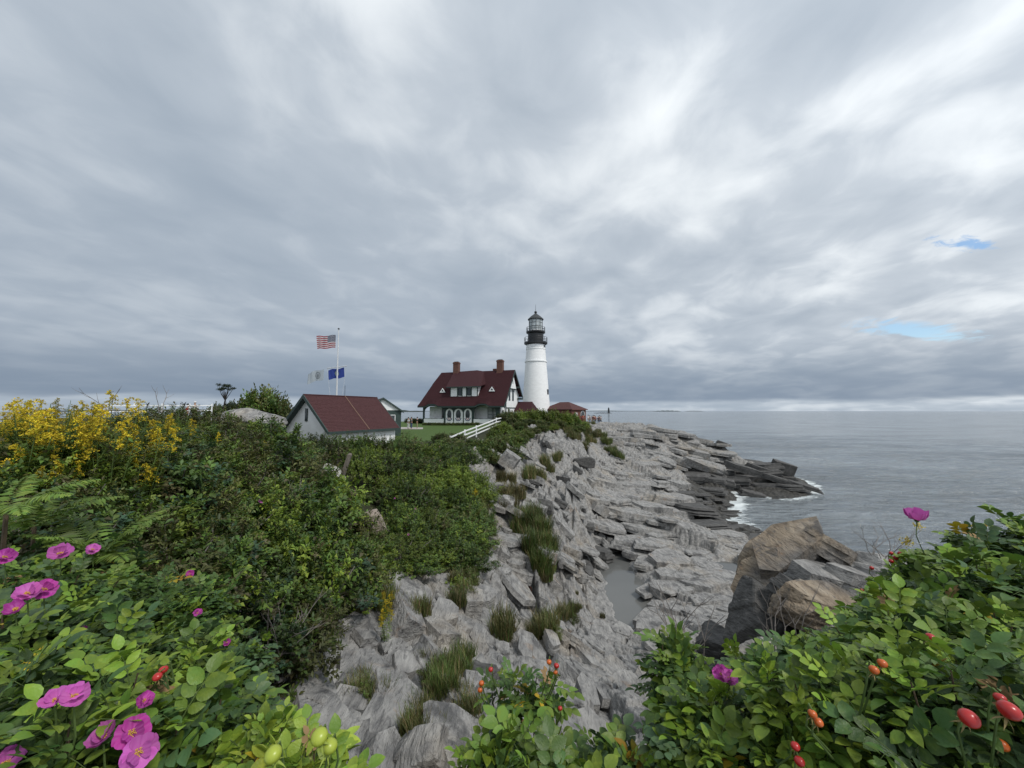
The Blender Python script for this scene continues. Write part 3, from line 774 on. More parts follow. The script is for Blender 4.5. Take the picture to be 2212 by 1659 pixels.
# porch front: a green wall with two arched openings and three arched doors
def arch(x0, x1, z0, z1, n=9, squash=1.0):
    r = (x1 - x0) / 2; c = (x0 + x1) / 2; h = r * squash
    pts = [(x0, z0)] + [(c - r * math.cos(math.pi * i / (n * 2)), z1 - h + h * math.sin(math.pi * i / (n * 2))) for i in range(n * 2 + 1)] + [(x1, z0)]
    return pts
def arch_wall(x0, x1, o, zl, zh, y0, y1):
    # wall strip x0..x1, zl..zh with an arched hole given by outline o (open at the bottom)
    m_ = MB()
    k = len(o)
    out = [(x0, zl)]
    for (ax, az) in o[1:-1]: out.append((min(max(x0 + (x1 - x0) * (ax - o[0][0]) / (o[-1][0] - o[0][0]), x0), x1), zh))
    out.append((x1, zl))
    for t_, fl in ((y0, False), (y1, True)):
        for i in range(k - 1):
            q = [(out[i][0], t_, out[i][1]), (out[i + 1][0], t_, out[i + 1][1]), (o[i + 1][0], t_, o[i + 1][1]), (o[i][0], t_, o[i][1])]
            m_.face(q)
    for i in range(k - 1):
        m_.face([(o[i][0], y0, o[i][1]), (o[i + 1][0], y0, o[i + 1][1]), (o[i + 1][0], y1, o[i + 1][1]), (o[i][0], y1, o[i][1])])
    return m_
TOPW = 3.42
arch_wall(0, 4.85, arch(.35, 4.5, 1.15, 3.32 + .25, 8, .55), 1.15, 3.62, 0, .16).build('porch_arch', GREEN, house)
arch_wall(10.4, 15.75, arch(10.7, 15.0, 1.15, 3.32 + .25, 8, .55), 1.15, 3.62, 0, .16).build('porch_arch', GREEN, house)
for x0, x1 in ((.0, 4.85), (10.4, 15.75)):
    MB().box(x0, x1, .0, .16, 0, 1.15).build('porch_base', GREEN, house)
    MB().box(x0 + .3, x1 - .3, -.05, -.004, .33, 1.08).build('porch_panel', WHITE, house)
MB().box(4.85, 10.4, .0, .16, 0, 3.42).build('entry_wall', GREEN, house)
for x0, x1 in ((4.98, 6.5), (6.72, 8.5), (8.74, 10.28)):
    c = (x0 + x1) / 2; hw = (x1 - x0) / 2
    d = MB().prism(arch(x0, x1, .18, 2.95, 8), 'y', -.06, -.004).build('door', WHITE, house)
    ow = hw * .5
    oval = lambda s: [(c + ow * s * math.cos(2 * math.pi * t / 20), 1.85 + .68 * s * (1 + (.1 if s > 1 else 0)) * math.sin(2 * math.pi * t / 20)) for t in range(20)]
    MB().prism(oval(1.0), 'y', -.075, -.064).build('oval_pane', GLASS, d)
    MB().ring(oval(1.16), oval(1.0), 'y', -.09, -.062).build('oval_frame', GREEN, d)
    MB().box(c - .03, c + .03, -.088, -.077, 1.2, 2.5).build('muntin', GREEN, d)
    for rr, mm, dd_ in ((.60, BUNT_BLUE, -.10), (.46, WHITE, -.107), (.34, BUNT_RED, -.114), (.2, WHITE, -.121)):
        pts = [(c + rr * math.cos(math.pi + math.pi * t / 14), 1.28 + rr * .95 * math.sin(math.pi + math.pi * t / 14)) for t in range(15)]
        MB().prism(pts, 'y', dd_, dd_ + .006).build('bunting', mm, d)
for x0, x1 in ((.55, 1.45), (1.95, 3.0)):
    MB().box(x0, x1, PORCH - .08, PORCH - .004, 1.0, 3.0).build('porch_wall_panel', WHITE, house)
window(house, 3.1, 4.4, 1.2, 3.1, PORCH)
MB().box(11.3, 12.5, PORCH - .08, PORCH - .004, 1.0, 3.0).build('porch_wall_panel', WHITE, house)
for x0, x1 in ((12.62, 13.6), (13.7, 14.65)): window(house, x0, x1, 1.2, 3.2, PORCH, cur=True, sash=2)
MB().box(15.0, 15.6, PORCH - .08, PORCH - .004, 1.0, 3.0).build('porch_wall_panel', WHITE, house)
# open porch end facing the tower
o = arch_wall(0, PORCH, arch(.35, 1.55, 1.0, 2.75, 8), 1.0, 3.3, -.07, .07).build('porch_end', WHITE, house, loc=(15.85, .02, 0)); o.rotation_euler = (0, 0, R(90))
MB().box(15.76, 15.92, .17, PORCH, 0, 1.0).build('porch_end_panel', WHITE, house)
MB().box(.0, 15.75, .16, PORCH, .1, .25).build('porch_floor', OLD_WOOD, house)
MB().box(.3, HL, 1.0, PORCH, 3.5, 4.4).build('porch_ceiling', GREEN, house)
# dormer
DX0, DX1, DZ0, DZ1 = 5.5, 11.2, 5.25, 7.0
dyf = .62
MB().prism([(dyf, DZ0), (dyf, DZ1), (3.4, DZ1 + .9), (3.4, 8.6), (1.0, 5.5)], 'x', DX0, DX1).build('dormer_wall', WHITE, house)
MB().box(DX0, DX1, dyf - .05, dyf - .004, DZ1 - .14, DZ1).build('dormer_head', GREEN, house)
for x in (DX0, 7.0, 7.95, 8.85, 9.85, DX1 - .12):
    MB().box(x - .05 if x > DX0 else x, x + .13, dyf - .05, dyf - .004, DZ0 + .02, DZ1 - .144).build('dormer_stile', GREEN, house)
for x0, x1 in ((7.15, 7.9), (9.0, 9.8)): window(house, x0, x1, DZ0 + .12, DZ1 - .2, dyf, .08)
mb = MB()
e0, e1 = DX0 - .55, DX1 + .75
top = RZ + .22
mb.raw([(e0, dyf - .6, DZ1 + .0), (e1, dyf - .6, DZ1 + .0), (9.1, RY + .1, top), (DX0 - 1.5, RY + .05, RZ + .04), (e1, 2.55, DZ1 + .55), (10.6, RY, RZ - .05), (e0, 2.0, DZ1 + .1)],
       [(0, 1, 2, 3), (1, 4, 5, 2), (0, 3, 6)])
mb.raw([(e0, dyf - .6, DZ1 - .12), (e1, dyf - .6, DZ1 - .12), (e1, 2.6, DZ1 + .4), (e0, 2.0, DZ1 - .05)], [(0, 3, 2, 1)])
mb.build('dormer_roof', ROOF, house)
MB().box(e0, e1, dyf - .62, dyf - .55, DZ1 - .14, DZ1 + .02).build('dormer_fascia', GREEN, house)
# triangular attic vents
for x, z in ((3.6, 6.05), (13.75, 6.1)):
    yr = float(np.interp(z, [p[1] for p in prof_f], [p[0] for p in prof_f]))
    v_ = MB().raw([(x - .62, yr - .22, z), (x + .62, yr - .22, z), (x, yr - .22, z + .9), (x, yr + .9, z + .9)], [(0, 1, 2), (0, 2, 3), (1, 3, 2)])
    m_ = MB(); m_.raw([(x - .75, yr - .24, z - .02), (x + .75, yr - .24, z - .02), (x, yr - .24, z + 1.02), (x, yr + 1.0, z + 1.02)], [(0, 2, 3), (1, 3, 2)])
    vo = m_.build('attic_vent', ROOF, house)
    MB().ring([(x - .62, z), (x + .62, z), (x, z + .88)], [(x - .3, z + .17), (x + .3, z + .17), (x, z + .6)], 'y', yr - .28, yr - .2).build('vent_frame', WHITE, vo)
    MB().prism([(x - .3, z + .17), (x + .3, z + .17), (x, z + .6)], 'y', yr - .2, yr - .19).build('louvre', GREEN, vo)
for x, hh, s in ((4.65, 1.95, .56), (14.0, 1.95, .58)):
    ch = MB().box(x - s, x + s, RY - .45, RY + .45, RZ - .8, RZ + hh).build('chimney', BRICK2, house)
    MB().box(x - s - .07, x + s + .07, RY - .52, RY + .52, RZ + hh - .3, RZ + hh - .12).build('chimney_cap', BRICK2, ch)
    MB().box(x - s + .15, x + s - .15, RY - .3, RY + .3, RZ + hh + .002, RZ + hh + .12).build('chimney_pot', BLACK, ch)
MB().box(12.2, 12.9, RY + .6, RY + 1.4, RZ - 1.2, RZ + .45).build('chimney', BRICK2, house)
# low link building towards the tower
MB().prism([(6.3, 0), (11, 0), (11, 2.4), (8.6, 4.0), (6.3, 2.4)], 'x', HL + .02, HL + 3.0).build('annex_wall', WHITE, house)
MB().raw([(HL + .02, 5.9, 2.45), (HL + 3.6, 5.9, 2.45), (HL + 2.9, 8.6, 4.35), (HL + .02, 8.6, 4.35), (HL + 2.9, 11.4, 2.45), (HL + .02, 11.4, 2.45), (HL + 3.6, 5.9, 2.3), (HL + 3.6, 11.4, 2.45)],
         [(0, 1, 2, 3), (3, 2, 4, 5), (1, 7, 2), (4, 2, 7)])
an = MB(); an.raw([(HL + .02, 5.9, 2.45), (HL + 3.6, 5.9, 2.45), (HL + 2.9, 8.6, 4.35), (HL + .02, 8.6, 4.35), (HL + 3.6, 11.3, 2.45), (HL + .02, 11.3, 2.45)], [(0, 1, 2, 3), (3, 2, 4, 5), (1, 4, 2)])
an.build('annex_roof', ROOF, house)

# ------------------------------------------------------------------ shed with the long red roof
sA = P(655, 853, 34.0)
shz = 9.3
PHI = R(25)
shed = empty('shed', (sA.x, sA.y, shz), -PHI, 'white shed with faded red shingle roof and dark green gable overhang behind the bushes', 'shed')
SL, SW = 8.84, 3.27
rz_ = sA.z - shz; ez_ = 11.22 - shz
WW = 2.9
mb = MB()
mb.prism([(-WW, -1.5), (WW, -1.5), (WW, ez_ + .2), (0, rz_ - .22), (-WW, ez_ + .2)], 'y', .55, SL - .3)
mb.build('wall', WHITE, shed)
def stepped_roof(sx, n, name, parent, m_, Wd, L0, L1, rz, ez, jag=0.0):
    mb = MB(); r_ = random.Random(3)
    for k in range(n):
        f0, f1 = k / n, (k + 1) / n
        xo, zo = sx * Wd * (1 - f0), ez + (rz - ez) * f0
        xi, zi = sx * Wd * (1 - f1), ez + (rz - ez) * f1
        nxn = 34
        for i in range(nxn):
            ya = L0 + (L1 - L0) * i / nxn; yb = L0 + (L1 - L0) * (i + 1) / nxn
            j = .022 + r_.random() * .02
            q = [(xo + sx * .01, ya, zo + j), (xo + sx * .01, yb, zo + j), (xi, yb, zi), (xi, ya, zi)]
            mb.face(q if sx > 0 else q[::-1])
            mb.face([(xo + sx * .01, ya, zo + j), (xo + sx * .01, yb, zo + j), (xo + sx * .01, yb, zo - .01), (xo + sx * .01, ya, zo - .01)])
    mb.face([(sx * Wd, L0, ez - .1), (sx * Wd, L1, ez - .1), (0, L1, rz - .1), (0, L0, rz - .1)])
    return mb.build(name, m_, parent)
for sx in (1, -1):
    r_ = stepped_roof(sx, 26, 'roof_slope', shed, SHED_ROOF, SW, 0, SL, rz_, ez_)
    for y0, y1 in ((-.04, .05), (SL - .06, SL + .03)):
        mb = MB(); mb.prism([(sx * SW, ez_ + .05), (0, rz_ + .04), (0, rz_ - .3), (sx * SW, ez_ - .25)], 'y', y0, y1); mb.build('bargeboard', GREEN, shed)
    MB().box(sx * SW - .05, sx * SW + .05, .05, SL - .06, ez_ - .2, ez_ + .01).build('gutter_board', GREEN, shed)
    mb = MB(); mb.prism([(sx * (SW - .05), ez_ - .12), (0, rz_ - .14), (0, rz_ - .2), (sx * (SW - .05), ez_ - .18)], 'y', .06, .54); mb.build('soffit', GREEN, shed)
MB().tube([(0, .0, rz_ + .04), (0, SL, rz_ + .04)], .06, 6).build('ridge_cap', SHED_ROOF, shed)
MB().tube([(0, 4.5, rz_ + .1), (SW * .5, 4.55, (rz_ + ez_) / 2 + .07), (SW + .02, 4.6, ez_ + .05)], .022, 5).build('lightning_cable', mat('copper_cable', (0.30, 0.20, 0.14), 0.6), shed)
MB().tube([(0, 4.5, rz_), (0, 4.5, rz_ + 1.1)], .02, 5).build('lightning_rod', BLACK, shed)
w_ = MB().box(-.32, -.02, .47, .546, ez_ + .85, ez_ + 2.0).build('window', GREEN, shed)
MB().box(-.27, -.07, .462, .468, ez_ + .92, ez_ + 1.93).build('pane', GLASS, w_)
o = MB().lathe([(.14, 0), (.16, .08), (.12, .1)], 12).build('wall_lamp', BLACK, shed, loc=(-2.3, .54, ez_ - .55)); o.rotation_euler = (R(90), 0, 0)

# second small building behind the shed
g2 = P(828, 860, 47.0)
g2z = 9.9
gar = empty('garage', (g2.x, g2.y, g2z), R(24), 'small white gabled garage with dark green lower wall just behind the red roofed shed', 'garage')
gr = g2.z - g2z; ge = P(869, 889, 46.5).z - g2z
GWd = 2.45
MB().prism([(-GWd + .25, 0), (GWd - .25, 0), (GWd - .25, ge + .15), (-GWd + .25, ge + .15)], 'y', .3, 6).build('wall', GREEN, gar)
MB().prism([(-GWd + .2, ge + .16), (GWd - .2, ge + .16), (0, gr - .12)], 'y', .25, 6).build('gable_wall', WHITE, gar)
for sx in (1, -1):
    MB().prism([(sx * GWd, ge), (0, gr + .06), (0, gr - .08), (sx * GWd, ge - .12)], 'y', .1, 6.2).build('roof_slope', SHED_ROOF, gar)
    MB().prism([(sx * (GWd + .04), ge + .02), (0, gr + .1), (0, gr - .14), (sx * (GWd + .04), ge - .2)], 'y', .0, .09).build('bargeboard', GREEN, gar)
w_ = MB().box(.9, 1.5, .22, .29, ge - 1.2, ge - .4).build('window', WHITE, gar)
MB().box(.97, 1.43, .205, .218, ge - 1.13, ge - .47).build('pane', GLASS, w_)

# ------------------------------------------------------------------ brick fog signal building
bc = P(1235, 913, 88.0)
bz = 10.0
bk = empty('brick_building', (bc.x, bc.y, bz), R(45), 'small red brick building with hipped red roof at the seaward edge behind the tower', 'building')
BWx, BWy = 5.7, 8.4
be = P(1235, 884, 88).z - bz
MB().box(0, BWx, 0, BWy, -1, be - .05).build('wall', BRICK, bk)
bt = be + 1.75
o_ = .35
MB().raw([(-o_, -o_, be), (BWx + o_, -o_, be), (BWx + o_, BWy + o_, be), (-o_, BWy + o_, be), (BWx / 2, BWx / 2, bt), (BWx / 2, BWy - BWx / 2, bt),
          (-o_, -o_, be - .15), (BWx + o_, -o_, be - .15), (BWx + o_, BWy + o_, be - .15), (-o_, BWy + o_, be - .15)],
         [(0, 1, 4), (1, 2, 5, 4), (2, 3, 5), (3, 0, 4, 5), (0, 6, 7, 1), (1, 7, 8, 2), (2, 8, 9, 3), (3, 9, 6, 0), (6, 9, 8, 7)]).build('roof', mat('brown_red_roof', (0.075, 0.030, 0.028), .8, .2, 3), bk)
MB().box(-.02 - o_, -.0 - o_ + BWx + o_, -o_ - .04, -o_ - .004, be - .16, be - .03).build('gutter', BRICK, bk)
w_ = MB().box(1.3, 2.2, -.06, -.004, .9, 2.6).build('window', CURTAIN, bk)
MB().box(1.5, 2.0, -.07, -.062, 1.1, 2.4).build('pane', mat('tan_shutter', (0.28, 0.20, 0.15), .7), w_)
d_ = MB().prism(arch(3.6, 5.0, 1.9, 2.9, 6), 'y', -.06, -.004).build('door_arch', GLASS, bk)
MB().ring(arch(3.45, 5.15, 1.9, 3.05, 6), arch(3.6, 5.0, 1.9, 2.9, 6), 'y', -.09, -.003).build('arch_trim', CURTAIN, d_)
MB().box(3.7, 4.3, -.08, -.004, -.3, 1.5).build('door', mat('dark_red_door', (0.09, 0.012, 0.012), .6), bk)

# ------------------------------------------------------------------ flagpole and flags
fp = P(726, 888, 46.0)
fz = gz(fp.x, fp.y)
pole = empty('flagpole', (fp.x, fp.y, fz), R(-8), 'tall white flagpole with crossed yard standing behind the shed', 'flagpole')
ph = P(727, 712, 46).z - fz
MB().tube([(0, 0, 0), (0, 0, ph * .55), (0, 0, ph)], [.11, .085, .05], 10).build('mast', PAINTED_POLE, pole)
MB().lathe([(.02, ph - .02), (.12, ph + .05), (.12, ph + .12), (.03, ph + .2)], 12).build('finial', BLACK, pole)
yz = P(726, 793, 46).z - fz
MB().tube([(-1.35, 0, yz - .12), (1.2, 0, yz + .12)], .045, 8).build('yard', PAINTED_POLE, pole)
for x in (-1.33, 1.15):
    MB().tube([(x, 0, yz - .1), (x * .75, 0, yz - 2.4), (x * .2, 0, 1.2)], .012, 4).build('halyard', PAINTED_POLE, pole)
def flag_mesh(name, W_, H_, m_, waves, droop, sx=-1, top_slope=0.0, seed=0):
    nu, nv = 36, 14
    me = bpy.data.meshes.new(name); vs = []; fs = []; uv = []
    for j in range(nv + 1):
        for i in range(nu + 1):
            u_ = i / nu; v_ = j / nv
            y_ = waves * u_ * math.sin(u_ * 9 + v_ * 1.6 + seed) + .05 * u_ * math.sin(u_ * 21 + seed)
            z_ = v_ * H_ - droop * u_ * (1 + .25 * math.sin(u_ * 5 + seed)) + .05 * math.sin(u_ * 9 + seed)
            vs.append((sx * u_ * W_ * (.97 + .03 * v_), y_, z_)); uv.append((u_, v_))
    for j in range(nv):
        for i in range(nu):
            a = j * (nu + 1) + i; fs.append((a, a + 1, a + nu + 2, a + nu + 1))
    me.from_pydata(vs, [], fs)
    ul = me.uv_layers.new(name='UVMap')
    for lp_ in me.loops: ul.data[lp_.index].uv = uv[lp_.vertex_index]
    me.materials.append(m_); me.polygons.foreach_set('use_smooth', [True] * len(fs)); me.update()
    return me
def flag_base(name):
    m = bpy.data.materials.new(name); m.use_nodes = True; t = m.node_tree
    b = t.nodes['Principled BSDF']; b.inputs['Roughness'].default_value = .8
    uvn = N(t, 'ShaderNodeUVMap'); s_ = N(t, 'ShaderNodeSeparateXYZ'); t.links.new(uvn.outputs[0], s_.inputs[0])
    tr = N(t, 'ShaderNodeBsdfTranslucent'); mx = N(t, 'ShaderNodeMixShader'); mx.inputs[0].default_value = .35
    t.links.new(b.outputs[0], mx.inputs[1]); t.links.new(tr.outputs[0], mx.inputs[2]); t.links.new(mx.outputs[0], t.nodes['Material Output'].inputs[0])
    def setc(c): t.links.new(c, b.inputs['Base Color']); t.links.new(c, tr.inputs[0])
    return m, t, s_.outputs[0], s_.outputs[1], setc
m_us, t, fu, fv, setc = flag_base('stars_and_stripes')
st = M(t, 'GREATER_THAN', M(t, 'FRACT', M(t, 'MULTIPLY', fv, 6.5)), 0.5)
stripes = mixc(t, st, (0.34, 0.02, 0.04), (0.70, 0.66, 0.66))
can = M(t, 'MULTIPLY', M(t, 'LESS_THAN', fu, .42), M(t, 'GREATER_THAN', fv, 6 / 13))
su = M(t, 'MULTIPLY', fu, 6 / .42); sv = M(t, 'MULTIPLY', M(t, 'SUBTRACT', fv, 6 / 13), 5 * 13 / 7)
def dots(ou, ov):
    a = M(t, 'SUBTRACT', M(t, 'FRACT', M(t, 'ADD', su, ou)), .5); c = M(t, 'SUBTRACT', M(t, 'FRACT', M(t, 'ADD', sv, ov)), .5)
    return M(t, 'LESS_THAN', M(t, 'ADD', M(t, 'MULTIPLY', a, a), M(t, 'MULTIPLY', c, c)), .055)
star = M(t, 'MAXIMUM', dots(0, 0), dots(.5, .5))
setc(mixc(t, can, stripes, mixc(t, star, (0.02, 0.028, 0.075), (0.62, 0.62, 0.66))))
m_me, t, fu, fv, setc = flag_base('blue_state_flag')
def disc(t, fu, fv, cu, cv_, ru, rv):
    a = M(t, 'DIVIDE', M(t, 'SUBTRACT', fu, cu), ru); c = M(t, 'DIVIDE', M(t, 'SUBTRACT', fv, cv_), rv)
    return M(t, 'SQRT', M(t, 'ADD', M(t, 'MULTIPLY', a, a), M(t, 'MULTIPLY', c, c)))
d1 = disc(t, fu, fv, .5, .5, .15, .28); d2 = disc(t, fu, fv, .5, .53, .075, .17); d3 = disc(t, fu, fv, .5, .84, .03, .06)
c_ = mixc(t, M(t, 'MULTIPLY', M(t, 'LESS_THAN', d1, 1.0), M(t, 'LESS_THAN', M(t, 'ABSOLUTE', M(t, 'SUBTRACT', fu, .5)), .2)), (0.035, 0.065, 0.30), (0.30, 0.36, 0.34))
c_ = mixc(t, M(t, 'LESS_THAN', d2, 1.0), c_, (0.10, 0.16, 0.12))
c_ = mixc(t, M(t, 'LESS_THAN', M(t, 'ABSOLUTE', M(t, 'SUBTRACT', d2, .62)), .18), c_, (0.45, 0.5, 0.5))
c_ = mixc(t, M(t, 'LESS_THAN', d3, 1.0), c_, (0.6, 0.6, 0.5))
setc(c_)
m_ce, t, fu, fv, setc = flag_base('white_town_flag')
d1 = disc(t, fu, fv, .38, .5, .17, .34); d2 = disc(t, fu, fv, .38, .47, .08, .18)
c_ = mixc(t, M(t, 'LESS_THAN', M(t, 'ABSOLUTE', M(t, 'SUBTRACT', d1, .92)), .08), (0.47, 0.52, 0.56), (0.10, 0.11, 0.12))
c_ = mixc(t, M(t, 'LESS_THAN', M(t, 'ABSOLUTE', M(t, 'SUBTRACT', d1, .66)), .035), c_, (0.12, 0.13, 0.14))
c_ = mixc(t, M(t, 'MULTIPLY', M(t, 'LESS_THAN', d2, 1.0), .7), c_, (0.12, 0.13, 0.14))
setc(c_)
def put_flag(mesh, u, v, label, ry=0.0):
    p = P(u, v, 46.0)
    o = link('flag', mesh); o.location = p; o.rotation_euler = (0, ry, R(-8)); tag(o, label, 'flag', 'flags flying on the flagpole'); return o
put_flag(flag_mesh('us_flag', 2.5, 1.55, m_us, .12, .12), 724.5, 751, 'striped flag with starred blue canton at the mast top')
put_flag(flag_mesh('state_flag', 2.0, 1.15, m_me, .14, .12, seed=1.5), 744, 815, 'blue flag with pale coat of arms below the yard', R(-4))
put_flag(flag_mesh('town_flag', 2.1, 1.25, m_ce, .14, .42, seed=3), 699, 820, 'white flag with round dark seal below the yard', R(0))

# ------------------------------------------------------------------ fences
def fence(pts, label, h=1.15, rails=3, group=None, thick=1.0, extra=0):
    base = pts[0]
    fe = empty('rail_fence', base, 0, label, 'fence', group)
    rel = [Vector(p) - Vector(base) for p in pts]
    for p in rel:
        MB().box(p.x - .07 * thick, p.x + .07 * thick, p.y - .07 * thick, p.y + .07 * thick, p.z - .5, p.z + h + .06).build('post', WHITE, fe)
    for a, b_ in zip(rel[:-1], rel[1:]):
        d = (b_ - a); n_ = Vector((d.y, -d.x, 0)).normalized()
        for k in range(rails):
            z = h * (1 - k * .36) - .08
            s = n_ * (.085 * thick)
            q = []
            for e in (a, b_):
                for w_, zz in ((0, -.07), (.045, -.07), (.045, .07), (0, .07)):
                    q.append(e + s + n_ * w_ * thick + Vector((0, 0, z + zz * thick)))
            MB().raw(q, [(0, 1, 5, 4), (1, 2, 6, 5), (2, 3, 7, 6), (3, 0, 4, 7), (0, 3, 2, 1), (4, 5, 6, 7)]).build('rail', WHITE, fe)
    return fe
def gp(u, v, Y): p = P(u, v, Y); return (p.x, p.y, p.z)
fence([gp(972, 968, 38), gp(1004, 952, 42), gp(1029, 941, 46), gp(1072, 922, 52), gp(1092, 917, 55)], 'white three rail fence climbing the slope in front of the house porch')
fence([gp(1222, 914, 74), gp(1243, 922, 77), gp(1262, 929, 79), gp(1280, 931.5, 80.5), gp(1299, 932, 82), gp(1306, 930, 85)], 'white rail fence below the brick building where visitors stand')
lf = []
for u, Y in ((230, 24), (290, 25), (350, 26), (410, 27), (458, 28)):
    p = P(u, 872, Y); lf.append((p.x, p.y, p.z - 1.05))
fence(lf, 'low white rail fence beyond the goldenrod bank', h=1.0, rails=2, thick=.45)
# visitors' terrace behind that fence
tp = P(1280, 925, 84)
# ------------------------------------------------------------------ where a line of sight meets the ground
HY = np.concatenate([np.geomspace(1.2, 100, 420)])
def hit(u, v):
    a, s = ray(u, v)
    z, _, _ = land(a * HY, HY)
    d = CZ + s * HY - z
    i = np.argmax(d < 0)
    if d[i] >= 0: return None
    if i == 0: Y = HY[0]
    else: f = d[i - 1] / (d[i - 1] - d[i]); Y = HY[i - 1] + f * (HY[i] - HY[i - 1])
    return Vector((a * Y, Y, gz(a * Y, Y)))
def inpoly(x, y, poly):
    c = False; j = len(poly) - 1
    for i in range(len(poly)):
        xi, yi = poly[i]; xj, yj = poly[j]
        if (yi > y) != (yj > y) and x < (xj - xi) * (y - yi) / (yj - yi) + xi: c = not c
        j = i
    return c
# ------------------------------------------------------------------ leaves
L_DARK = leafmat('rose_leaf_dark', (0.052, 0.092, 0.022))
L_MID = leafmat('rose_leaf', (0.084, 0.138, 0.025))
L_YOUNG = leafmat('rose_leaf_young', (0.155, 0.215, 0.028), 0.25)
L_OLIVE = leafmat('olive_leaf', (0.092, 0.102, 0.028))
L_BROWN = leafmat('brownish_leaf', (0.075, 0.070, 0.030))
L_BRIGHT = leafmat('bright_leaf', (0.125, 0.170, 0.024), 0.3)
L_YELLOW = leafmat('yellowed_leaf', (0.36, 0.25, 0.02), 0.25)
L_FERN = leafmat('fern_leaf', (0.12, 0.185, 0.03), 0.25)
L_GREY = leafmat('blue_green_leaf', (0.040, 0.085, 0.042))
STEM = mat('brown_stem', (0.085, 0.060, 0.038), 0.85, 0.35, 12)
TWIG = mat('grey_dead_twig', (0.20, 0.18, 0.165), 0.9, 0.3, 12)
GSTEM = mat('green_stem', (0.075, 0.115, 0.03), 0.7, 0.2, 12)
GOLD = leafmat('goldenrod_yellow', (0.45, 0.355, 0.022), 0.35, 0.2, 0.02, 0.7)
PINK = leafmat('rose_petal', (0.50, 0.11, 0.40), 0.18, 0.3, 0.012, 0.55)
PINK2 = leafmat('rose_petal_deep', (0.40, 0.04, 0.29), 0.2, 0.3, 0.012, 0.55)
STAMEN = mat('yellow_stamens', (0.65, 0.42, 0.08), 0.8)
HIP_RED = mat('red_rose_hip', (0.36, 0.018, 0.016), 0.28, 0.18, 14, spec=0.5)
HIP_ORANGE = mat('orange_rose_hip', (0.46, 0.095, 0.014), 0.3, 0.18, 14, spec=0.5)
HIP_GREEN = mat('green_rose_hip', (0.30, 0.36, 0.04), 0.35, 0.12, 14, spec=0.5)
SEPAL = mat('dry_sepal', (0.22, 0.17, 0.07), 0.8)
SEPAL_G = mat('green_sepal', (0.24, 0.30, 0.05), 0.7)
G_GREEN = leafmat('grass_blade', (0.075, 0.115, 0.026), 0.3, 0.2, 0.03)
G_TAN = leafmat('dry_grass_blade', (0.21, 0.165, 0.075), 0.3, 0.2)
G_OLIVE = leafmat('olive_grass_blade', (0.085, 0.09, 0.03), 0.35, 0.2, .03)

def leaves_mesh(name, pos, ax, nr, ln, wd, mi, mats, fold=0.25):
    # every leaf: a folded pointed oval of four triangles
    n = len(pos)
    side = np.cross(nr, ax); side /= np.linalg.norm(side, axis=1)[:, None] + 1e-9
    nn_ = np.cross(ax, side)
    ln = np.asarray(ln)[:, None]; wd = np.asarray(wd)[:, None]
    b_ = pos; t_ = pos + ax * ln - nn_ * ln * .12
    m1 = pos + ax * ln * .5
    l_ = m1 + side * wd + nn_ * wd * fold * 2; r_ = m1 - side * wd + nn_ * wd * fold * 2
    v = np.stack([b_, l_, t_, r_, m1], 1).reshape(-1, 3)
    k = np.arange(n)[:, None] * 5
    f = np.concatenate([k + np.array([[0, 4, 1]]), k + np.array([[1, 4, 2]]), k + np.array([[0, 3, 4]]), k + np.array([[4, 3, 2]])], 1).reshape(-1, 3)
    me = bpy.data.meshes.new(name)
    me.vertices.add(len(v)); me.vertices.foreach_set('co', v.ravel().astype(np.float32))
    me.loops.add(f.size); me.loops.foreach_set('vertex_index', f.ravel().astype(np.int32))
    me.polygons.add(len(f)); me.polygons.foreach_set('loop_start', (np.arange(len(f)) * 3).astype(np.int32)); me.polygons.foreach_set('loop_total', np.full(len(f), 3, np.int32))
    for m_ in mats: me.materials.append(m_)
    me.polygons.foreach_set('material_index', np.repeat(np.asarray(mi), 4).astype(np.int32))
    me.update(calc_edges=True)
    return me
def unit(a): return a / (np.linalg.norm(a, axis=-1, keepdims=True) + 1e-9)
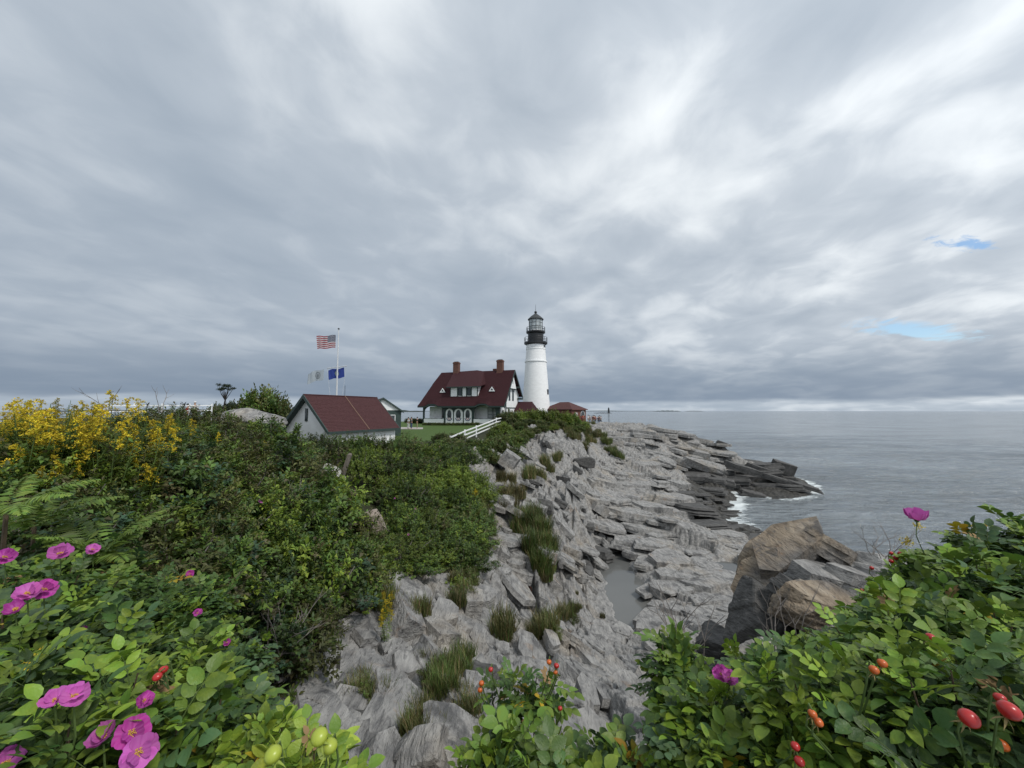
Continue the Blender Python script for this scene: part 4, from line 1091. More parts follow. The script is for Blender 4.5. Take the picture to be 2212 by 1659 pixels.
def bush_meshes(name, rad, hgt, shoots, per, leaflets, ll, lw, mats, wts, seed, twig=TWIG, twigs=14):
    g = np.random.default_rng(seed)
    ph = g.uniform(0, 2 * np.pi, shoots); ct = g.uniform(-.12, 1, shoots)
    st = np.sqrt(np.clip(1 - ct ** 2, 0, 1))
    lump = 1 + .22 * np.sin(ph * 3 + g.uniform(0, 6)) * st + .18 * np.sin(ph * 5 + ct * 6 + g.uniform(0, 6)) + g.uniform(-.25, .12, shoots)
    tip = np.stack([st * np.cos(ph) * rad * lump, st * np.sin(ph) * rad * lump, hgt * (.32 + .68 * ct * lump)], 1)
    root = np.stack([tip[:, 0] * .25, tip[:, 1] * .25, np.zeros(shoots)], 1)
    sdir_ = unit(tip - np.array([0, 0, hgt * .2]))
    pos = []; ax = []; nr = []; mi = []
    cw = np.cumsum(wts) / np.sum(wts)
    for k in range(shoots):
        mk = int(np.searchsorted(cw, g.random()))
        for j in range(per):
            fb = 1 - .38 * (j / per) ** 1.2
            p = root[k] + (tip[k] - root[k]) * fb + g.normal(0, rad * .03, 3)
            d = unit(sdir_[k] * .55 + g.normal(0, .75, 3) + np.array([0, 0, .25]))
            up = unit(np.array([0, 0, 1.0]) + sdir_[k] * .5 + g.normal(0, .35, 3))
            sd_ = unit(np.cross(up, d))
            for q in range(leaflets):
                if q == leaflets - 1: a_ = d; o_ = d * ll * 1.3
                else:
                    s_ = 1 if q % 2 else -1
                    a_ = unit(d * .6 + sd_ * s_); o_ = d * ll * (.35 + .4 * (q // 2))
                pos.append(p + o_); ax.append(a_); nr.append(up); mi.append(mk if g.random() > .15 else int(g.integers(len(mats))))
    n = len(pos); s_ = g.uniform(.7, 1.25, n)
    fo = leaves_mesh(name + '_foliage', np.array(pos), np.array(ax), np.array(nr), ll * s_, lw * s_, mi, mats)
    mb = MB()
    for k in range(0, twigs):
        t_ = Vector(tip[k]); r0 = Vector(root[k]); mid_ = (t_ + r0) / 2 + Vector(g.normal(0, rad * .08, 3)) + Vector((0, 0, hgt * .08))
        mb.tube([r0, mid_, t_ * .97], [.012 * rad / .5, .009 * rad / .5, .004 * rad / .5], 4, False)
    return fo, mb.mesh(name + '_stem', twig)
PROTO = {}
def proto(kind, *a, **k): PROTO.setdefault(kind, []).append(bush_meshes(kind, *a, **k))
for sd_ in (1, 2):
    proto('rose', .5, .75, 95, 8, 5, .058, .019, [L_MID, L_DARK, L_YOUNG, L_BROWN], [5, 4, 1.6, .8], seed=sd_)
    proto('rose_dark', .5, .7, 95, 8, 5, .055, .0185, [L_DARK, L_GREY, L_MID, L_BROWN], [5, 2, 1.5, 1.2], seed=10 + sd_)
    proto('olive', .5, .85, 110, 8, 5, .058, .012, [L_OLIVE, L_BROWN, L_MID], [4, 2, 2], seed=20 + sd_)
    proto('bright', .5, .7, 100, 8, 5, .055, .016, [L_BRIGHT, L_MID, L_YOUNG], [5, 2, 1], seed=30 + sd_)
    proto('big_rose', 1.0, 1.25, 210, 9, 5, .070, .023, [L_MID, L_DARK, L_YOUNG, L_OLIVE], [4, 4, 1.2, 1.5], seed=40 + sd_, twigs=24)
    proto('big_dark', 1.0, 1.3, 210, 9, 5, .068, .020, [L_DARK, L_OLIVE, L_MID, L_BROWN], [5, 2, 1.5, 1.5], seed=50 + sd_, twigs=24)
    proto('big_bright', 1.0, 1.1, 210, 9, 5, .066, .020, [L_BRIGHT, L_MID, L_YOUNG], [5, 2, 1], seed=60 + sd_, twigs=24)
    proto('far', 1.0, 1.15, 230, 8, 3, .15, .05, [L_MID, L_OLIVE, L_DARK, L_BRIGHT], [3, 3, 3, 1.5], seed=70 + sd_, twigs=16)
    proto('far_dark', 1.0, 1.15, 230, 8, 3, .15, .045, [L_DARK, L_OLIVE, L_BROWN], [4, 3, 2], seed=80 + sd_, twigs=16)
    proto('far_bright', 1.0, 1.0, 230, 8, 3, .15, .05, [L_BRIGHT, L_MID, L_OLIVE], [5, 2, 2], seed=90 + sd_, twigs=16)
# small open rose seen from a distance
def simple_rose(r):
    mb = MB()
    for k in range(5):
        a = 2 * math.pi * k / 5
        def q(rr, da, z): return (rr * math.cos(a + da), rr * math.sin(a + da), z)
        mb.raw([(0, 0, 0), q(r * .75, -.5, .3 * r), q(r * 1.05, -.22, .42 * r), q(r * 1.05, .22, .42 * r), q(r * .75, .5, .3 * r), q(r * .5, 0, .12 * r)], [(0, 1, 5), (1, 2, 5), (2, 3, 5), (3, 4, 5), (4, 0, 5)])
    return mb.mesh('rose_flower_far', PINK)
FARROSE = simple_rose(.042)
NB = {}
LOOK = {'rose': 'green wild rose bush', 'rose_dark': 'dark leaved wild rose bush', 'olive': 'olive shrub with narrow leaves', 'bright': 'yellow green leafy plant', 'big_rose': 'broad green thicket', 'big_dark': 'broad dark green shrub',
        'big_bright': 'broad bright green shrub', 'far': 'rounded green shrub', 'far_dark': 'rounded dark shrub', 'far_bright': 'fresh green rounded shrub'}
LABELS = {
 'rose': ('rose_bush', 'low green wild rose bush on the left bank', 'green wild rose bushes on the left bank'),
 'rose_dark': ('rose_bush', 'dark green low wild rose bush on the left bank', 'dark green rose bushes on the left bank'),
 'olive': ('shrub', 'olive green shrub with narrow leaves on the left bank', 'olive narrow leaved shrubs on the left bank'),
 'bright': ('leafy_weed', 'bright yellow green leafy plant at the edge of the rocks', 'bright green plants along the rock edge'),
 'big_rose': ('shrub', 'broad green rose thicket between the bank and the shed', 'green thickets below the shed'),
 'big_dark': ('shrub', 'broad dark green shrub below the white shed', 'dark green shrubs below the shed'),
 'big_bright': ('shrub', 'bright green shrub beside the lawn', 'bright green shrubs by the lawn'),
 'far': ('shrub', 'rounded green shrub on the grassy hump below the lighthouse', 'green shrubs on the hump below the lighthouse'),
 'far_dark': ('shrub', 'dark green shrub on the slope by the white rail fence', 'dark shrubs by the rail fence'),
 'far_bright': ('shrub', 'fresh green shrub crowding the hump in front of the tower', 'fresh green shrubs in front of the tower'),
}
LM = [(P(215, 1135, 2.9), 'beside the spreading fern'), (P(40, 1030, 2.6), 'behind the large arching fern'), (P(742, 1040, 13.2), 'below the leaning wooden post'), (P(795, 1130, 12.4), 'around the pinkish split boulder'),
      (P(718, 1020, 14.5), 'behind the pale concrete block'), (P(680, 950, 30), 'in front of the shed gable'), (P(800, 945, 34), 'under the long shed eave'), (P(910, 950, 44), 'at the edge of the lawn'), (P(1030, 940, 46), 'along the white rail fence'),
      (P(1150, 900, 59), 'on top of the hump before the tower'), (P(1230, 915, 66), 'on the hump towards the brick building'), (P(600, 1390, 5.2), 'over the dead twig tangle'), (P(540, 910, 27), 'before the whaleback rock'), (P(990, 1150, 16), 'at the brink of the pale cliff'),
      (P(1150, 1190, 19), 'in the wet reed gully'), (P(700, 1300, 8), 'above the big split slabs'), (P(450, 1150, 5), 'on the open middle of the bank'), (P(1140, 1270, 15), 'near the rusty iron ring'), (P(950, 1480, 6.5), 'between the lower broken slabs'),
      (P(1190, 1370, 13), 'above the upright broken slabs'), (P(1340, 975, 62), 'beside the far fence end'), (P(1200, 1010, 42), 'under the dark overhanging rock'), (P(300, 900, 8), 'towards the low white fence'), (P(1090, 1070, 27), 'below the hump shrubs'), (P(120, 920, 4.3), 'above the ferns')]
def near_what(x, y):
    return min(LM, key=lambda q: math.hypot(math.atan2(x, y) - math.atan2(q[0].x, q[0].y), .5 * math.log(max(y, .3) / q[0].y)))[1]
def place_bush(kind, x, y, scale, hs=1.0, z=None, flowers=0, label=None, group=None, sink=.06):
    nm, lb, gr = LABELS[kind]
    fo, stm = PROTO[kind][rng.randrange(len(PROTO[kind]))]
    z = gz(x, y) if z is None else z
    if label is None:
        sz = scale * (.5 if not kind.startswith(('big', 'far')) else 1.0)
        lb = ('small ' if sz < .5 else 'large ' if sz > .85 else '') + LOOK[kind] + (' with a pink bloom ' if flowers else ' ') + near_what(x, y)
    o = empty(nm, (x, y, z - sink), rng.uniform(0, 6.28), label or lb, 'plant' if nm == 'leafy_weed' else 'bush' if nm == 'rose_bush' else 'shrub', group or gr)
    o.scale = (scale, scale, scale * hs)
    f_ = link('foliage', fo, o); link('stem', stm, o)
    base = .5 if not (kind.startswith('big') or kind.startswith('far')) else 1.0
    hb = .75 if base == .5 else 1.2
    for k in range(flowers):
        a = rng.uniform(math.pi * 1.0, math.pi * 2.0) - o.rotation_euler[2]; e = rng.uniform(.35, 1.1)
        q = Vector((math.cos(a) * math.cos(e) * base * 1.02, math.sin(a) * math.cos(e) * base * 1.02, hb * (.32 + .7 * math.sin(e))))
        fl = link('flower', FARROSE, o, q); s_ = 1.0 / scale * rng.uniform(.8, 1.1); fl.scale = (s_, s_, s_ / hs)
        fl.rotation_euler = Vector((q.x, q.y, .5)).to_track_quat('Z', 'Y').to_euler()
    NB[kind] = NB.get(kind, 0) + 1
    return o
def scatter(poly, kinds, wts, rfun, spacing, minpx=30, fl=0.0, tries=1500, seed=1, base=.5, rockmax=.35, cond=None):
    r_ = random.Random(seed); pts = []
    us = [p[0] for p in poly]; vs_ = [p[1] for p in poly]
    for _ in range(tries):
        u, v = r_.uniform(min(us), max(us)), r_.uniform(min(vs_), max(vs_))
        if not inpoly(u, v, poly): continue
        if any((u - a) ** 2 + (v - b) ** 2 < minpx ** 2 for a, b, _ in pts): continue
        h_ = hit(u, v)
        if h_ is None: continue
        Y = h_.y; rr = rfun(Y) * r_.uniform(.8, 1.2); pr_ = rr * FD / Y
        if any((u - a) ** 2 + (v - b) ** 2 < (spacing * .01 * (pr_ + c) * .5) ** 2 for a, b, c in pts): continue
        if cond and not cond(u, v): continue
        pts.append((u, v, pr_))
        k = r_.choices(kinds, wts)[0]
        hs_ = r_.choice((.65, .85, 1.0, 1.15, 1.3)) * r_.uniform(.9, 1.1); top_ = rr / base * hs_ * (.95 if base == .5 else 1.3)
        if Y < 15 and h_.z + top_ > 12.85: hs_ *= max(.3, (12.85 - h_.z) / top_)
        place_bush(k, h_.x, h_.y, rr / base, hs_, flowers=(1 if r_.random() < fl else 0))
    return len(pts)

def CLEAR(u, v): return not ((abs(u - 795) < 68 and 1085 < v < 1250) or (abs(u - 725) < 52 and 1000 < v < 1150))
left_bank = [(0, 940), (250, 935), (480, 950), (600, 985), (690, 1010), (740, 1080), (790, 1160), (800, 1270), (720, 1310), (650, 1360), (640, 1470), (560, 1470), (470, 1400), (330, 1330), (0, 1290)]
scatter(left_bank, ['rose', 'rose_dark', 'olive', 'bright'], [5, 3.5, 2, 2], lambda Y: min(1.0, .16 + .075 * Y), 62, fl=.14, tries=2200, seed=4, cond=CLEAR)
scatter([(560, 1290), (800, 1180), (820, 1290), (700, 1330), (660, 1420), (600, 1440)], ['bright', 'olive'], [5, 1], lambda Y: .16 + .04 * Y, 55, minpx=16, tries=900, seed=14)
mid = [(690, 1000), (760, 985), (860, 990), (960, 990), (1000, 965), (1020, 1010), (1040, 1080), (1030, 1180), (1010, 1240), (880, 1240), (830, 1180), (830, 1110), (780, 1060), (720, 1040)]
scatter(mid, ['big_dark', 'big_rose', 'big_bright'], [3, 4, 2], lambda Y: min(1.3, .42 + .032 * Y), 66, fl=.10, tries=1800, seed=6, base=1.0, cond=CLEAR)
for u in (285, 315, 345, 375, 400, 425, 450, 475):
    Y = rng.uniform(9, 12); p = P(u, 884, Y); g_ = gz(p.x, p.y); place_bush('olive', p.x, p.y, 1.3, max(.4, (p.z + rng.uniform(0, .12) - g_) / (.9 * 1.3)))
# thickets close in front of the shed and garage
for u, v, Y, s, k in ((690, 958, 24, 1.0, 'big_dark'), (730, 960, 25, 1.1, 'big_dark'), (775, 962, 26, 1.1, 'big_rose'), (820, 962, 27, 1.05, 'big_dark'), (860, 966, 27, .95, 'big_bright'), (900, 965, 27, .9, 'big_bright'),
                      (940, 975, 27, .9, 'big_bright'), (640, 968, 19, .85, 'big_rose'), (600, 955, 17, .8, 'big_dark'), (660, 990, 17, .8, 'big_rose'), (975, 965, 33, 1.0, 'far_dark'), (1000, 962, 35, .9, 'far_dark'),
                      (955, 948, 38, .8, 'far_dark')):
    p = P(u, v, Y); g_ = gz(p.x, p.y)
    place_bush(k, p.x, p.y, s, max(.7, (p.z - g_ + .55) / (1.25 * s)), flowers=rng.choice((0, 0, 1)))
hump = [(960, 960), (1010, 950), (1040, 930), (1075, 915), (1120, 900), (1200, 900), (1250, 912), (1265, 930), (1240, 938), (1190, 930), (1150, 940), (1120, 965), (1105, 1000), (1060, 990), (1020, 975)]
scatter(hump, ['far', 'far_dark', 'far_bright'], [2, 3, 2], lambda Y: .95, 95, minpx=8, tries=1500, cond=lambda u, v: not (988 < u < 1078 and abs(v - (952 - (u - 1004) * .44)) < 30), seed=8, base=1.0)
for u, v, Y, s, k in ((1120, 896, 57, 1.05, 'far_bright'), (1145, 893, 59, 1.2, 'far_bright'), (1170, 893, 60, 1.2, 'far_bright'), (1195, 893, 61, 1.15, 'far_bright'), (1220, 898, 62, 1.1, 'far_bright'), (1240, 905, 63, .95, 'far'),
                      (1085, 905, 54, 1.1, 'far_dark'), (1100, 900, 56, 1.15, 'far_dark')):
    p = P(u, v, Y); g_ = gz(p.x, p.y)
    place_bush(k, p.x, p.y, s, max(.7, (p.z - g_ + .55) / (1.15 * s)))
for u, v, s in ((1050, 975, .9), (1070, 968, 1.0), (1090, 960, 1.0), (1110, 962, .95), (1080, 985, .9), (1100, 985, .8), (1125, 955, .9), (1060, 1000, .8), (1140, 945, .8), (1045, 990, .8), (1115, 1000, .7)):
    h_ = hit(u, v)
    place_bush(rng.choice(('far_dark', 'far_dark', 'far')), h_.x, h_.y, s, .9)
# low planting along the house front, hedge by the visitors
for i in range(12):
    f = i / 11; a_ = P(918 + 112 * f, 925, 68.5 - 3.6 * f)
    place_bush('far_dark', a_.x, a_.y, .42, 1.0, label='low clipped dark green plant along the house porch', group='low plants along the porch')
for u in (884, 893, 903, 911):
    a_ = P(u, 915, 76); place_bush('far_dark', a_.x, a_.y, .8, .9, label='dark clipped hedge plant left of the house', group='hedge plants left of the house')
# skyline on the left: round bush, low scrub
for u, v, Y, s in ((568, 853, 37, 1.7), (545, 868, 37, 1.1), (595, 864, 38, 1.3), (520, 875, 38, 1.0), (500, 878, 37, 1.0), (615, 880, 37, 1.0), (470, 880, 38, .9)):
    a_ = P(u, v, Y); g_ = gz(a_.x, a_.y); hs = max(.8, (a_.z - g_) / (1.12 * s))
    place_bush('far_dark' if s < 1.6 else 'far', a_.x, a_.y, s, hs, label='dark scrub on the skyline behind the grey rock' if s < 1.6 else 'large rounded bush on the skyline behind the grey rock', group='scrub on the skyline' if s < 1.6 else None)

# ------------------------------------------------------------------ gnarled tree on the skyline
tp_ = P(484, 888, 36); tg = gz(tp_.x, tp_.y)
tree = empty('gnarled_tree', (tp_.x, tp_.y, tg), 0, 'small gnarled dark tree with bare trunk and flat tufted top on the skyline', 'tree')
TH = P(484, 830, 36).z - tg
mb = MB()
mb.tube([(0, 0, 0), (-.05, 0, TH * .35), (.06, 0, TH * .6), (.02, 0, TH * .8)], [.12, .10, .06, .03], 7)
tops = []
for k in range(9):
    a = 2 * math.pi * k / 9; rr = (.35, .62, .5)[k % 3]
    e = Vector((rr * math.cos(a) * 1.15, rr * .7 * math.sin(a), TH * (.86 + .09 * (k % 3 == 2) + .03 * (k % 2))))
    mb.tube([(.05, 0, TH * .58), (e.x * .55, e.y * .55, TH * .74), e], [.035, .025, .012], 5); tops.append(e)
tops += [Vector((0, 0, TH * .97)), Vector((.18, 0, TH * .95)), Vector((-.2, .1, TH * .95))]
mb.build('trunk', mat('dark_bark', (0.035, 0.03, 0.026), .9), tree)
g = np.random.default_rng(5); pos = []; ax = []
for e in tops:
    for _ in range(120):
        pos.append(np.array(e) + g.normal(0, 1, 3) * (.11, .11, .05)); ax.append(unit(g.normal(0, 1, 3) + np.array([0, 0, .6])))
for _ in range(1500):
    q = g.normal(0, 1, 3) * (.42, .35, .28) + np.array([.05, 0, TH * .22]); pos.append(q); ax.append(unit(g.normal(0, 1, 3)))
for _ in range(420):
    q = g.normal(0, 1, 3) * (.22, .2, .08) + np.array([.55, 0, TH * .46]); pos.append(q); ax.append(unit(g.normal(0, 1, 3) + np.array([.5, 0, .3])))
n = len(pos)
L_SPRUCE = leafmat('spruce_needles', (0.022, 0.034, 0.018))
link('crown', leaves_mesh('crown', np.array(pos), np.array(ax), unit(g.normal(0, 1, (n, 3))), np.full(n, .10), np.full(n, .022), np.zeros(n, int), [L_SPRUCE]), tree)

# ------------------------------------------------------------------ goldenrod
def goldenrod_proto(seed):
    r_ = random.Random(seed); g = np.random.default_rng(seed)
    stems = []; plumes = []; pos = []; ax = []; nr = []
    mbs = MB()
    for s in range(6):
        a = r_.uniform(0, 6.28); lean = r_.uniform(.02, .16); h = r_.uniform(.62, .9)
        top = Vector((math.cos(a) * (lean + .12), math.sin(a) * (lean + .12), h)); b_ = Vector((math.cos(a) * .06, math.sin(a) * .06, 0))
        m_ = (b_ + top) / 2 + Vector((0, 0, .04))
        mbs.tube([b_, m_, top], [.005, .004, .003], 4, False)
        for k in range(34):
            f = k / 34 * .8 + .12; p = b_.lerp(top, f); t_ = r_.uniform(0, 6.28)
            pos.append(np.array(p)); ax.append(unit(np.array([math.cos(t_), math.sin(t_), .35 + r_.uniform(-.3, .2)]))); nr.append(np.array([0, 0, 1.0]))
        fp_ = []; fa = []; fn = []
        for k in range(13):
            f = k / 13; t_ = r_.uniform(0, 6.28); L = .095 * (1 - f * .75) + .015
            c0 = top + Vector((0, 0, -.16 + .24 * f))
            for j in range(10):
                q = j / 10; p = c0 + Vector((math.cos(t_), math.sin(t_), 0)) * L * q + Vector((0, 0, .05 * q - .06 * q * q))
                for _ in range(3):
                    fp_.append(np.array(p) + g.normal(0, .006, 3)); d = g.normal(0, 1, 3); d[2] = abs(d[2]); fa.append(unit(d)); fn.append(unit(g.normal(0, 1, 3)))
        n_ = len(fp_)
        plumes.append(leaves_mesh('plume', np.array(fp_), np.array(fa), np.array(fn), np.full(n_, .015), np.full(n_, .0055), np.zeros(n_, int), [GOLD]))
    n_ = len(pos)
    lv = leaves_mesh('goldenrod_leaves', np.array(pos), np.array(ax), np.array(nr), g.uniform(.06, .11, n_), g.uniform(.008, .013, n_), g.integers(0, 2, n_), [L_MID, L_BRIGHT])
    return mbs.mesh('goldenrod_stem', GSTEM), lv, plumes
GOLDP = [goldenrod_proto(s) for s in (1, 2, 3)]
def place_goldenrod(x, y, s, bloom=1.0, z=None, label='goldenrod clump with yellow plumes on the crest of the left bank', group='goldenrod clumps on the left bank'):
    st, lv, pls = GOLDP[rng.randrange(3)]
    show = [p_ for p_ in pls if rng.random() < bloom]
    if 'left bank' in label: label = ('tall' if s > 1.05 else 'mid height' if s > .8 else 'short') + ' goldenrod with ' + ('no plume', 'one yellow plume', 'two yellow plumes', 'three yellow plumes', 'four yellow plumes', 'five yellow plumes', 'six yellow plumes')[len(show)] + ' ' + near_what(x, y)
    o = empty('goldenrod', (x, y, (gz(x, y) if z is None else z) - .03), rng.uniform(0, 6.28), label, 'plant', group); o.scale = (s, s, s)
    link('stalk', st, o); link('foliage', lv, o)
    for p_ in show: link('flower_plume', p_, o)
    return o
for u, v in ((18, 905), (62, 893), (110, 890), (140, 882), (175, 895), (230, 892), (60, 935), (130, 925), (180, 935), (240, 925), (70, 962), (300, 890), (340, 897), (330, 925), (385, 905), (430, 900), (410, 935),
             (460, 922), (500, 930), (280, 935), (365, 950), (440, 945), (320, 905), (265, 900), (475, 905), (90, 905), (205, 905), (150, 905), (35, 925), (395, 895), (560, 950), (595, 945), (575, 965), (550, 935)):
    if v > 928: continue
    # v marks the plume: put the clump where its plume comes to that height
    Y = float(np.interp(u, [0, 300, 500, 600], [3.9, 5.0, 7.0, 10.5])) * rng.uniform(.9, 1.15) * (1 - max(0, v - 900) / 400)
    p = P(u, v, Y); g_ = gz(p.x, p.y)
    place_goldenrod(p.x, p.y, max(.5, min(1.25, (min(p.z, 13.22 if u < 320 else 13.1) - g_) / .76)), bloom=.28)
for _ in range(18):
    u = rng.uniform(0, 360); v = rng.uniform(866, 905); Y = float(np.interp(u, [0, 300, 500], [3.9, 5.0, 7.0])) * rng.uniform(.92, 1.2)
    p = P(u, v, Y); g_ = gz(p.x, p.y)
    place_goldenrod(p.x, p.y, max(.5, min(1.25, (min(p.z, 13.2) - g_) / .76)), bloom=.25)
for _ in range(34):
    u = rng.uniform(0, 620); Y = float(np.interp(u, [0, 300, 500, 620], [4.0, 5.2, 7.2, 11])) * rng.uniform(.85, 1.5); p = P(u, 900, Y)
    place_goldenrod(p.x, p.y, min(rng.uniform(.75, 1.05), max(.4, (13.02 - gz(p.x, p.y)) / .92)), bloom=.12, label='tall green goldenrod with few blooms on the left bank', group='goldenrod clumps on the left bank')
for u, v in ((1020, 1035), (1012, 1060), (1028, 1075)):
    h_ = hit(u, v + 30)
    place_goldenrod(h_.x, h_.y, 1.5, 1.0, label='goldenrod in bloom on the rock edge below the rail fence', group='goldenrod on the rock edge')
for u, v in ((835, 1375), (828, 1330)):
    h_ = hit(u, v + 10)
    place_goldenrod(h_.x, h_.y, .75, .8, label='small goldenrod in bloom among the grey rocks', group='goldenrod among the rocks')

# ------------------------------------------------------------------ ferns
def frond_mesh(L, seed):
    g = random.Random(seed); pos = []; ax = []; nr = []; ln = []; wd = []
    mb = MB(); pts = []
    for k in range(9):
        f = k / 8; pts.append(Vector((L * f * .92, 0, L * (.75 * f - .55 * f * f))))
    n_ = 30
    for k in range(2, n_):
        f = k / n_; i = min(int(f * 8), 7); p = pts[i].lerp(pts[i + 1], f * 8 - i); d = (pts[i + 1] - pts[i]).normalized()
        w_ = L * .26 * math.sin(math.pi * min(1, f * .85 + .12)) ** .8 * (1 - f * .35)
        for s in (-1, 1):
            a_ = (Vector((0, s, 0)) + d * .35 + Vector((0, 0, -.12))).normalized()
            up = d.cross(a_) * s
            pos.append(np.array(p)); ax.append(unit(np.array(a_) + np.array([0, 0, g.uniform(-.35, .05)]) + np.array(d) * g.uniform(-.05, .25))); nr.append(np.array(-up if up.z < 0 else up)); ln.append(max(.012, w_ * g.uniform(.85, 1.1))); wd.append(.0095 * L / .5)
    n_ = len(pos)
    me_ = leaves_mesh('frond', np.array(pos), np.array(ax), np.array(nr), np.array(ln), np.array(wd), np.zeros(n_, int), [L_FERN], .05)
    return me_
FROND = [frond_mesh(.62, s) for s in (1, 2)]
FSTEM = None
def place_fern(u, v, Y, s, n_, label):
    p = P(u, v, Y); g_ = gz(p.x, p.y)
    o = empty('fern', (p.x, p.y, p.z - .28 * s), 0, label, 'fern')
    for k in range(n_):
        f_ = link('frond', FROND[k % 2], o); t_ = 2 * math.pi * k / n_ + rng.uniform(-.25, .25)
        f_.rotation_euler = (rng.uniform(-.2, .2), rng.uniform(-.55, .05), t_); q = s * rng.uniform(.75, 1.1); f_.scale = (q, q, q)
    MB().tube([(0, 0, .02), (0, 0, -(p.z - .28 * s - g_))], [.012, .016], 5).build('root_stalk', STEM, o)
    return o
place_fern(215, 1135, 2.9, .95, 11, 'fresh green fern with spreading fronds amid the rose bank')
place_fern(20, 1040, 2.5, .8, 9, 'large arching fern at the foot of the goldenrod')
place_fern(80, 1075, 2.8, .8, 8, 'smaller fern leaning beside the large arching fern')

# ------------------------------------------------------------------ grass tufts
def tuft_mesh(name, n_, h, spread, mats, wts, seed, w_=.006, heads=False):
    g = random.Random(seed); vs = []; fs = []; mi = []
    for _ in range(n_):
        a = g.uniform(0, 6.28); r0 = spread * math.sqrt(g.random()); b_ = Vector((math.cos(a) * r0, math.sin(a) * r0, 0))
        hh = h * g.uniform(.55, 1.1); t_ = g.uniform(0, 6.28); bend = hh * g.uniform(.1, .5)
        d = Vector((math.cos(t_), math.sin(t_), 0)); s_ = Vector((-d.y, d.x, 0)) * w_
        k0 = len(vs)
        for f, ww in ((0, 1), (.4, .9), (.75, .6)):
            c = b_ + d * bend * f * f + Vector((0, 0, hh * (f - .12 * f * f)))
            vs += [c - s_ * ww, c + s_ * ww]
        vs.append(b_ + d * bend + Vector((0, 0, hh * .88)))
        m_ = g.choices(range(len(mats)), wts)[0]
        fs += [(k0, k0 + 1, k0 + 3, k0 + 2), (k0 + 2, k0 + 3, k0 + 5, k0 + 4), (k0 + 4, k0 + 5, k0 + 6)]; mi += [m_] * 3
    me_ = bpy.data.meshes.new(name); me_.from_pydata([tuple(v) for v in vs], [], fs)
    for m_ in mats: me_.materials.append(m_)
    me_.polygons.foreach_set('material_index', mi); me_.update(); return me_
TUFT = {'green': [tuft_mesh('green_tuft', 260, .5, .22, [G_GREEN, G_OLIVE, G_TAN], [5, 3, 1], s) for s in (1, 2)],
        'olive': [tuft_mesh('olive_tuft', 260, .45, .22, [G_OLIVE, G_TAN, G_GREEN], [5, 2, 2], s) for s in (3, 4)],
        'tan': [tuft_mesh('tan_tuft', 260, .5, .22, [G_TAN, G_OLIVE, L_BROWN], [3, 4, 2], s) for s in (5, 6)],
        'reed': [tuft_mesh('reed_tuft', 320, 1.0, .30, [G_GREEN, G_OLIVE, G_TAN], [6, 1, 1], s, .010) for s in (7, 8)]}
TL = {'green': 'tuft of green grass growing in a rock crevice', 'olive': 'tuft of olive grass and weeds among the rocks', 'tan': 'tuft of dry tan grass on the ledge', 'reed': 'tall green reeds in the wet gully of the ledge'}
def place_tuft(kind, x, y, s, z=None, label=None, group=None):
    o = link('reed_clump' if kind == 'reed' else 'grass_tuft', TUFT[kind][rng.randrange(2)])
    o.location = (x, y, (gz_detail(x, y) if z is None else z) + .06); o.rotation_euler = (0, 0, rng.uniform(0, 6.28)); o.scale = (s, s, s * rng.uniform(.85, 1.15))
    tag(o, ('large ' if s > 1.1 else 'small ' if s < .75 else '') + (label or TL[kind]).split(' growing')[0].split(' among')[0].split(' on the ledge')[0].split(' in the wet')[0] + ' ' + near_what(x, y) if label is None else label, 'grass', group or (kind + ' grass on the ledges')); return o
def tufts(kind, pts, s, jitter=8, n_=1, **k):
    for u, v in pts:
        for _ in range(n_):
            h_ = hit(u + rng.uniform(-jitter, jitter), v + rng.uniform(-jitter, jitter))
            if h_: place_tuft(kind, h_.x, h_.y, s * rng.uniform(.8, 1.2), **k)
tufts('reed', [(1140, 1150), (1155, 1170), (1150, 1190), (1165, 1210), (1175, 1235), (1160, 1140), (1170, 1190), (1180, 1250), (1125, 1130), (1185, 1225), (1165, 1265), (1178, 1280), (1150, 1225)], 1.25, 10, 3)
tufts('tan', [(1190, 1270), (1180, 1285), (1170, 1265)], 1.1, 8, 2)
tufts('tan', [(1075, 1060), (1090, 1070), (1105, 1060), (1120, 1075), (1085, 1085), (1100, 1095)], 1.9, 8, 2, label='reddish tan grass clump on the slope below the shrubs', group='tan grass below the shrubs')
tufts('green', [(1305, 950), (1315, 965), (1325, 975), (1330, 985), (1340, 990), (1310, 958), (1320, 955)], 2.2, 5, 2, label='strip of green grass running down the ledge beside the fence end', group='grass strip by the fence end')
tufts('olive', [(1180, 1000), (1195, 1010), (1205, 1000), (1150, 1040), (1165, 1045), (1260, 965), (1245, 955), (1280, 950), (1230, 945), (1270, 935), (1290, 945), (1215, 925), (1235, 930), (1255, 935), (1265, 945), (1280, 940), (1225, 940), (1295, 935), (1245, 920), (1275, 925)], 2.4, 8, 2, label='olive grass clump high on the rock slope', group='olive grass high on the slope')
tufts('olive', [(1170, 1360), (1160, 1370), (1185, 1375), (1220, 1350), (1240, 1345), (1150, 1355), (1085, 1370), (1090, 1360)], 1.25, 6, 2)
tufts('green', [(950, 1460), (965, 1475), (940, 1480), (985, 1480), (960, 1500), (1000, 1440), (975, 1510)], .95, 10, 2)
tufts('olive', [(905, 1540), (920, 1560), (930, 1590), (890, 1580), (1000, 1530), (1010, 1560), (900, 1610), (800, 1500), (780, 1480), (760, 1520), (810, 1520)], .75, 10, 2)
tufts('olive', [(990, 1270), (1000, 1290), (985, 1310), (1010, 1250), (1000, 1225), (880, 1340), (910, 1330), (850, 1320), (830, 1310)], 1.1, 8, 2)
tufts('green', [(1040, 1110), (1050, 1130), (1060, 1160), (1045, 1150), (1035, 1190), (1020, 1210)], 1.4, 8, 2)
